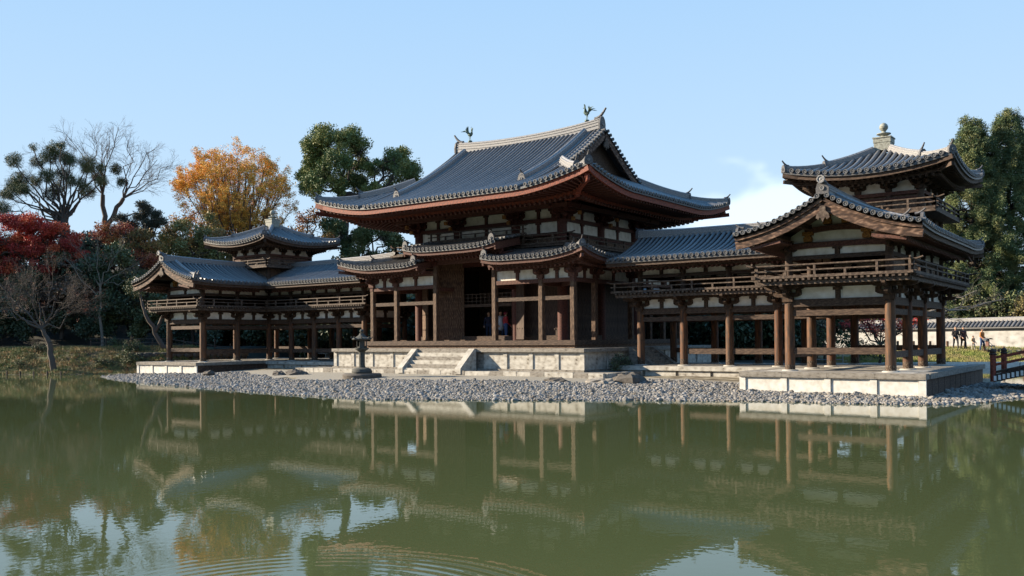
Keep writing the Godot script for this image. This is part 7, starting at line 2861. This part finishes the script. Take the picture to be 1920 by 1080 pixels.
func bare_tree() -> void:
	var r := rnd(7)
	var o := Vector3(-53.0, 0, -8.9)
	o.y = on_ground(o.x, o.z)
	var t := thing("bare_tree", "tall leafless tree forking into two stems with fine twigs against the sky", "tree", o)
	var m := nb()
	limb(m, o - Vector3(0, 0.4, 0), Vector3(-53.0, 13.6, -8.9), 0.4, 0.32, 0.02, r, 0, 10)
	limb(m, Vector3(-53.0, 13.6, -8.9), Vector3(-53.25, 16.8, -8.7), 0.27, 0.2, 0.03, r, 0, 9)
	limb(m, Vector3(-53.0, 13.6, -8.9), Vector3(-51.6, 16.4, -9.9), 0.26, 0.19, 0.03, r, 0, 9)
	var tips := []
	for q in [[-55.0,21.9,-7.4,0], [-53.8,22.6,-8.2,0], [-52.7,22.2,-9.1,0], [-51.9,23.4,-9.6,0], [-51.2,22.2,-10.2,1], [-50.8,20.7,-10.5,1], [-49.7,21.0,-11.3,1], [-48.9,20.2,-11.9,1], [-47.7,19.6,-12.7,1], [-49.3,17.8,-11.6,1], [-55.8,22.4,-6.7,0], [-53.3,21.5,-8.6,0], [-50.4,19.0,-12.4,1], [-52.0,20.0,-8.0,0]]:
		var fk := Vector3(-53.25, 16.8, -8.7) if q[3] == 0 else Vector3(-51.6, 16.4, -9.9)
		var to := Vector3(q[0], q[1], q[2])
		limb(m, fk, to, 0.085, 0.022, 0.05, r, 0.0)
		for k in 10:
			spray(m, fk.lerp(to, r.randf_range(0.4, 1.0)), ((to - fk).normalized() + Vector3(r.randfn(), r.randfn(), r.randfn()) * 0.5).normalized(), 0.85, 0.019, 3, r, tips, 0.6, 0.03)
	part(m, "trunk", M.bark_grey, t)
	for b in [[-53.6,18.5,-8.5,0.6], [-52.2,19.3,-9.5,0.55], [-51.7,18.0,-9.8,0.5]]:
		foliage(t, "mistletoe_ball", [b], 30.0, 0.3, clump_mesh(3, 22, 0.5, 0.22), M.leaf, [Color(0.05, 0.065, 0.022), Color(0.08, 0.085, 0.028)], r, 0.92, 0.35)


func cedar(o: Vector3, h: float, w: float, label: String, seed_: int) -> void:
	var r := rnd(seed_)
	var t := thing("cedar_tree", label, "tree", o, "cedars behind the white wall")
	var m := nb()
	limb(m, o - Vector3(0, 0.4, 0), o + Vector3(0, h * 0.96, 0), 0.5, 0.05, 0.003, r, 0, 9)
	var lobes := []
	var n := 240
	for i in n:
		var f := float(i) / n
		var y := lerpf(0.1, 0.985, f)
		var rad := w * (pow(1.0 - y, 0.56)) * 1.0 + 0.1
		rad = minf(rad, w * 0.92)
		var a := i * 2.39996 + r.randf() * 0.5
		var k := r.randf_range(0.55, 1.05)
		var p := o + Vector3(cos(a) * rad * k, h * y + r.randf_range(-0.3, 0.3), sin(a) * rad * k)
		limb(m, o + Vector3(0, h * y - 0.3, 0), p, 0.07, 0.03, 0.03, r)
		lobes.push_back([p.x, p.y, p.z, r.randf_range(0.55, 1.0) * (1.0 if y < 0.9 else 0.7)])
	part(m, "trunk", M.bark, t)
	foliage(t, "crown", lobes, 12.0, 0.32, clump_mesh(3, 22, 0.5, 0.3), M.leaf, [Color(0.075, 0.115, 0.04), Color(0.13, 0.155, 0.045), Color(0.055, 0.09, 0.035), Color(0.14, 0.14, 0.045)], r, 1.1, 0.45, 4)


func hedge_copies(deep: Array, broad: Mesh) -> void:
	var kinds := []
	for k in 3:
		var r := rnd(200 + k)
		var o := Vector3(0, 0, 0)
		var lobes := []
		for i in 12:
			lobes.push_back([r.randf_range(-1.6, 1.6), r.randf_range(0.7, 3.6), r.randf_range(-1.3, 1.3), r.randf_range(0.9, 1.4)])
		kinds.push_back([lobes, k])
	var spots := []
	var r := rnd(300)
	for i in 15:
		spots.push_back(Vector3(-36.0 + i * 2.2 + r.randf_range(-0.4, 0.4), 0, -11.2 + r.randf_range(-0.8, 0.6) - 0.1 * i))
	for i in 17:
		spots.push_back(Vector3(-33.0 + i * 2.75 + r.randf_range(-0.5, 0.5), 0, -15.5 + r.randf_range(-1.5, 1.0) - 0.12 * i))
	for i in 8:
		spots.push_back(Vector3(-36.0 + i * 3.4, 0, -21.0 + r.randf_range(-1, 1)))
	for p in [Vector3(6.6, 0, -18.0), Vector3(8.8, 0, -19.6), Vector3(10.8, 0, -20.6), Vector3(12.0, 0, -23.0), Vector3(4.6, 0, -20.5), Vector3(9.6, 0, -23.5), Vector3(6.6, 0, -24.0), Vector3(4.0, 0, -26.5)]:
		spots.push_back(p)
	var proto := []
	for k in kinds:
		proto.push_back(null)
	for i in spots.size():
		var p: Vector3 = spots[i]
		if absf(p.x) < 3.9 and p.z < -12.0:
			continue
		p.y = on_ground(p.x, p.z)
		var k := i % 3
		var right := p.x > 4.0
		var label := "dark evergreen shrub in the shade behind the right gallery" if right else "dark evergreen shrub in the shade behind the hall and left gallery"
		var group := "shrubs behind the right gallery" if right else "shrubs behind the hall and left gallery"
		var o: Node3D
		if proto[k] == null:
			var save := org
			o = lobed_tree("shade_shrub", label, Vector3.ZERO, [Vector3(0, 0.9, 0)], kinds[k][0], 0.14, 6.0, 0.6, deep, 210 + k, M.leaf, broad, M.bark, group, 0.9, "shrub")
			proto[k] = o
		else:
			o = proto[k].duplicate()
			o.name = numbered(self, "shade_shrub")
			add_child(o)
			tag(o, label, "shrub", group)
		o.position = p
		o.rotation.y = r.randf() * TAU
		var s := r.randf_range(0.85, 1.25)
		o.scale = Vector3(s, s * r.randf_range(0.9, 1.15), s)


func build_grass() -> void:
	# short tufts on the two lawns
	var m := MB.new()
	var r := rnd(400)
	for i in 14:
		var a := r.randf() * TAU
		var p := Vector3(cos(a), 0, sin(a)) * r.randf() * 0.16
		var d := Vector3(r.randfn() * 0.35, 1, r.randfn() * 0.35).normalized()
		var s := d.cross(Vector3(cos(a), 0, sin(a))).normalized() * 0.012
		var h := r.randf_range(0.06, 0.15)
		m.tri(p - s, p + s, p + d * h)
	var blade := m.mesh(Vector3.ZERO)
	for side in 2:
		var xf := []
		var cc := []
		var tries := 0
		while xf.size() < (7000 if side == 0 else 6000) and tries < 40000:
			tries += 1
			var x := r.randf_range(-44.0, -26.5) if side == 0 else r.randf_range(12.5, 30.0)
			var z := r.randf_range(-3.0, 14.0) if side == 0 else r.randf_range(-46.0, -24.0)
			var d := shore_distance(Vector2(x, z))
			if d < 0.25 or d > (8.5 if side == 0 else 12.5):
				continue
			var s := r.randf_range(0.8, 1.7)
			xf.push_back(Transform3D(Basis.from_euler(Vector3(0, r.randf() * TAU, 0)) * Basis.from_scale(Vector3(s, s, s)), Vector3(x, ground_y(x, z, d) - 0.01, z)))
			var dry := clampf(relief.get_noise_2d(x * 5.0, z * 5.0) + 0.4 + r.randf_range(-0.3, 0.3), 0, 1)
			var green := Color(0.14, 0.165, 0.05) if side == 0 else Color(0.17, 0.21, 0.035)
			cc.push_back(green.lerp(Color(0.27, 0.2, 0.09), dry) if r.randf() < 0.85 or side == 1 else Color(0.34, 0.17, 0.07))
		var mm := MultiMesh.new()
		mm.transform_format = MultiMesh.TRANSFORM_3D
		mm.use_colors = true
		mm.mesh = blade
		mm.instance_count = xf.size()
		for i in xf.size():
			mm.set_instance_transform(i, xf[i])
			mm.set_instance_color(i, cc[i])
		var mi := MultiMeshInstance3D.new()
		mi.name = numbered(self, "grass")
		mi.multimesh = mm
		mi.material_override = M.leaf_dry
		add_child(mi)
		tag(mi, ["short olive and straw-coloured grass on the left bank", "bright green and straw-coloured lawn grass below the white wall"][side], "grass", "", "stuff")


func _ready() -> void:
	set_camera()
	set_light()
	set_materials()
	build_ground()
	build_water()
	build_apron()
	build_hall()
	build_wing(true)
	build_wing(false)
	build_tail()
	build_far_right()
	build_bridge()
	build_shore()
	build_trees()
	build_grass()
	build_lantern()
	build_rocks()
	phoenix(Vector3(-4.35, 14.86, -5.95), 0.0, "bronze phoenix on the ridge end above the left side of the hall")
	phoenix(Vector3(4.35, 14.86, -5.95), PI, "bronze phoenix on the ridge end above the right gable")
	build_left_bank()
	build_people()
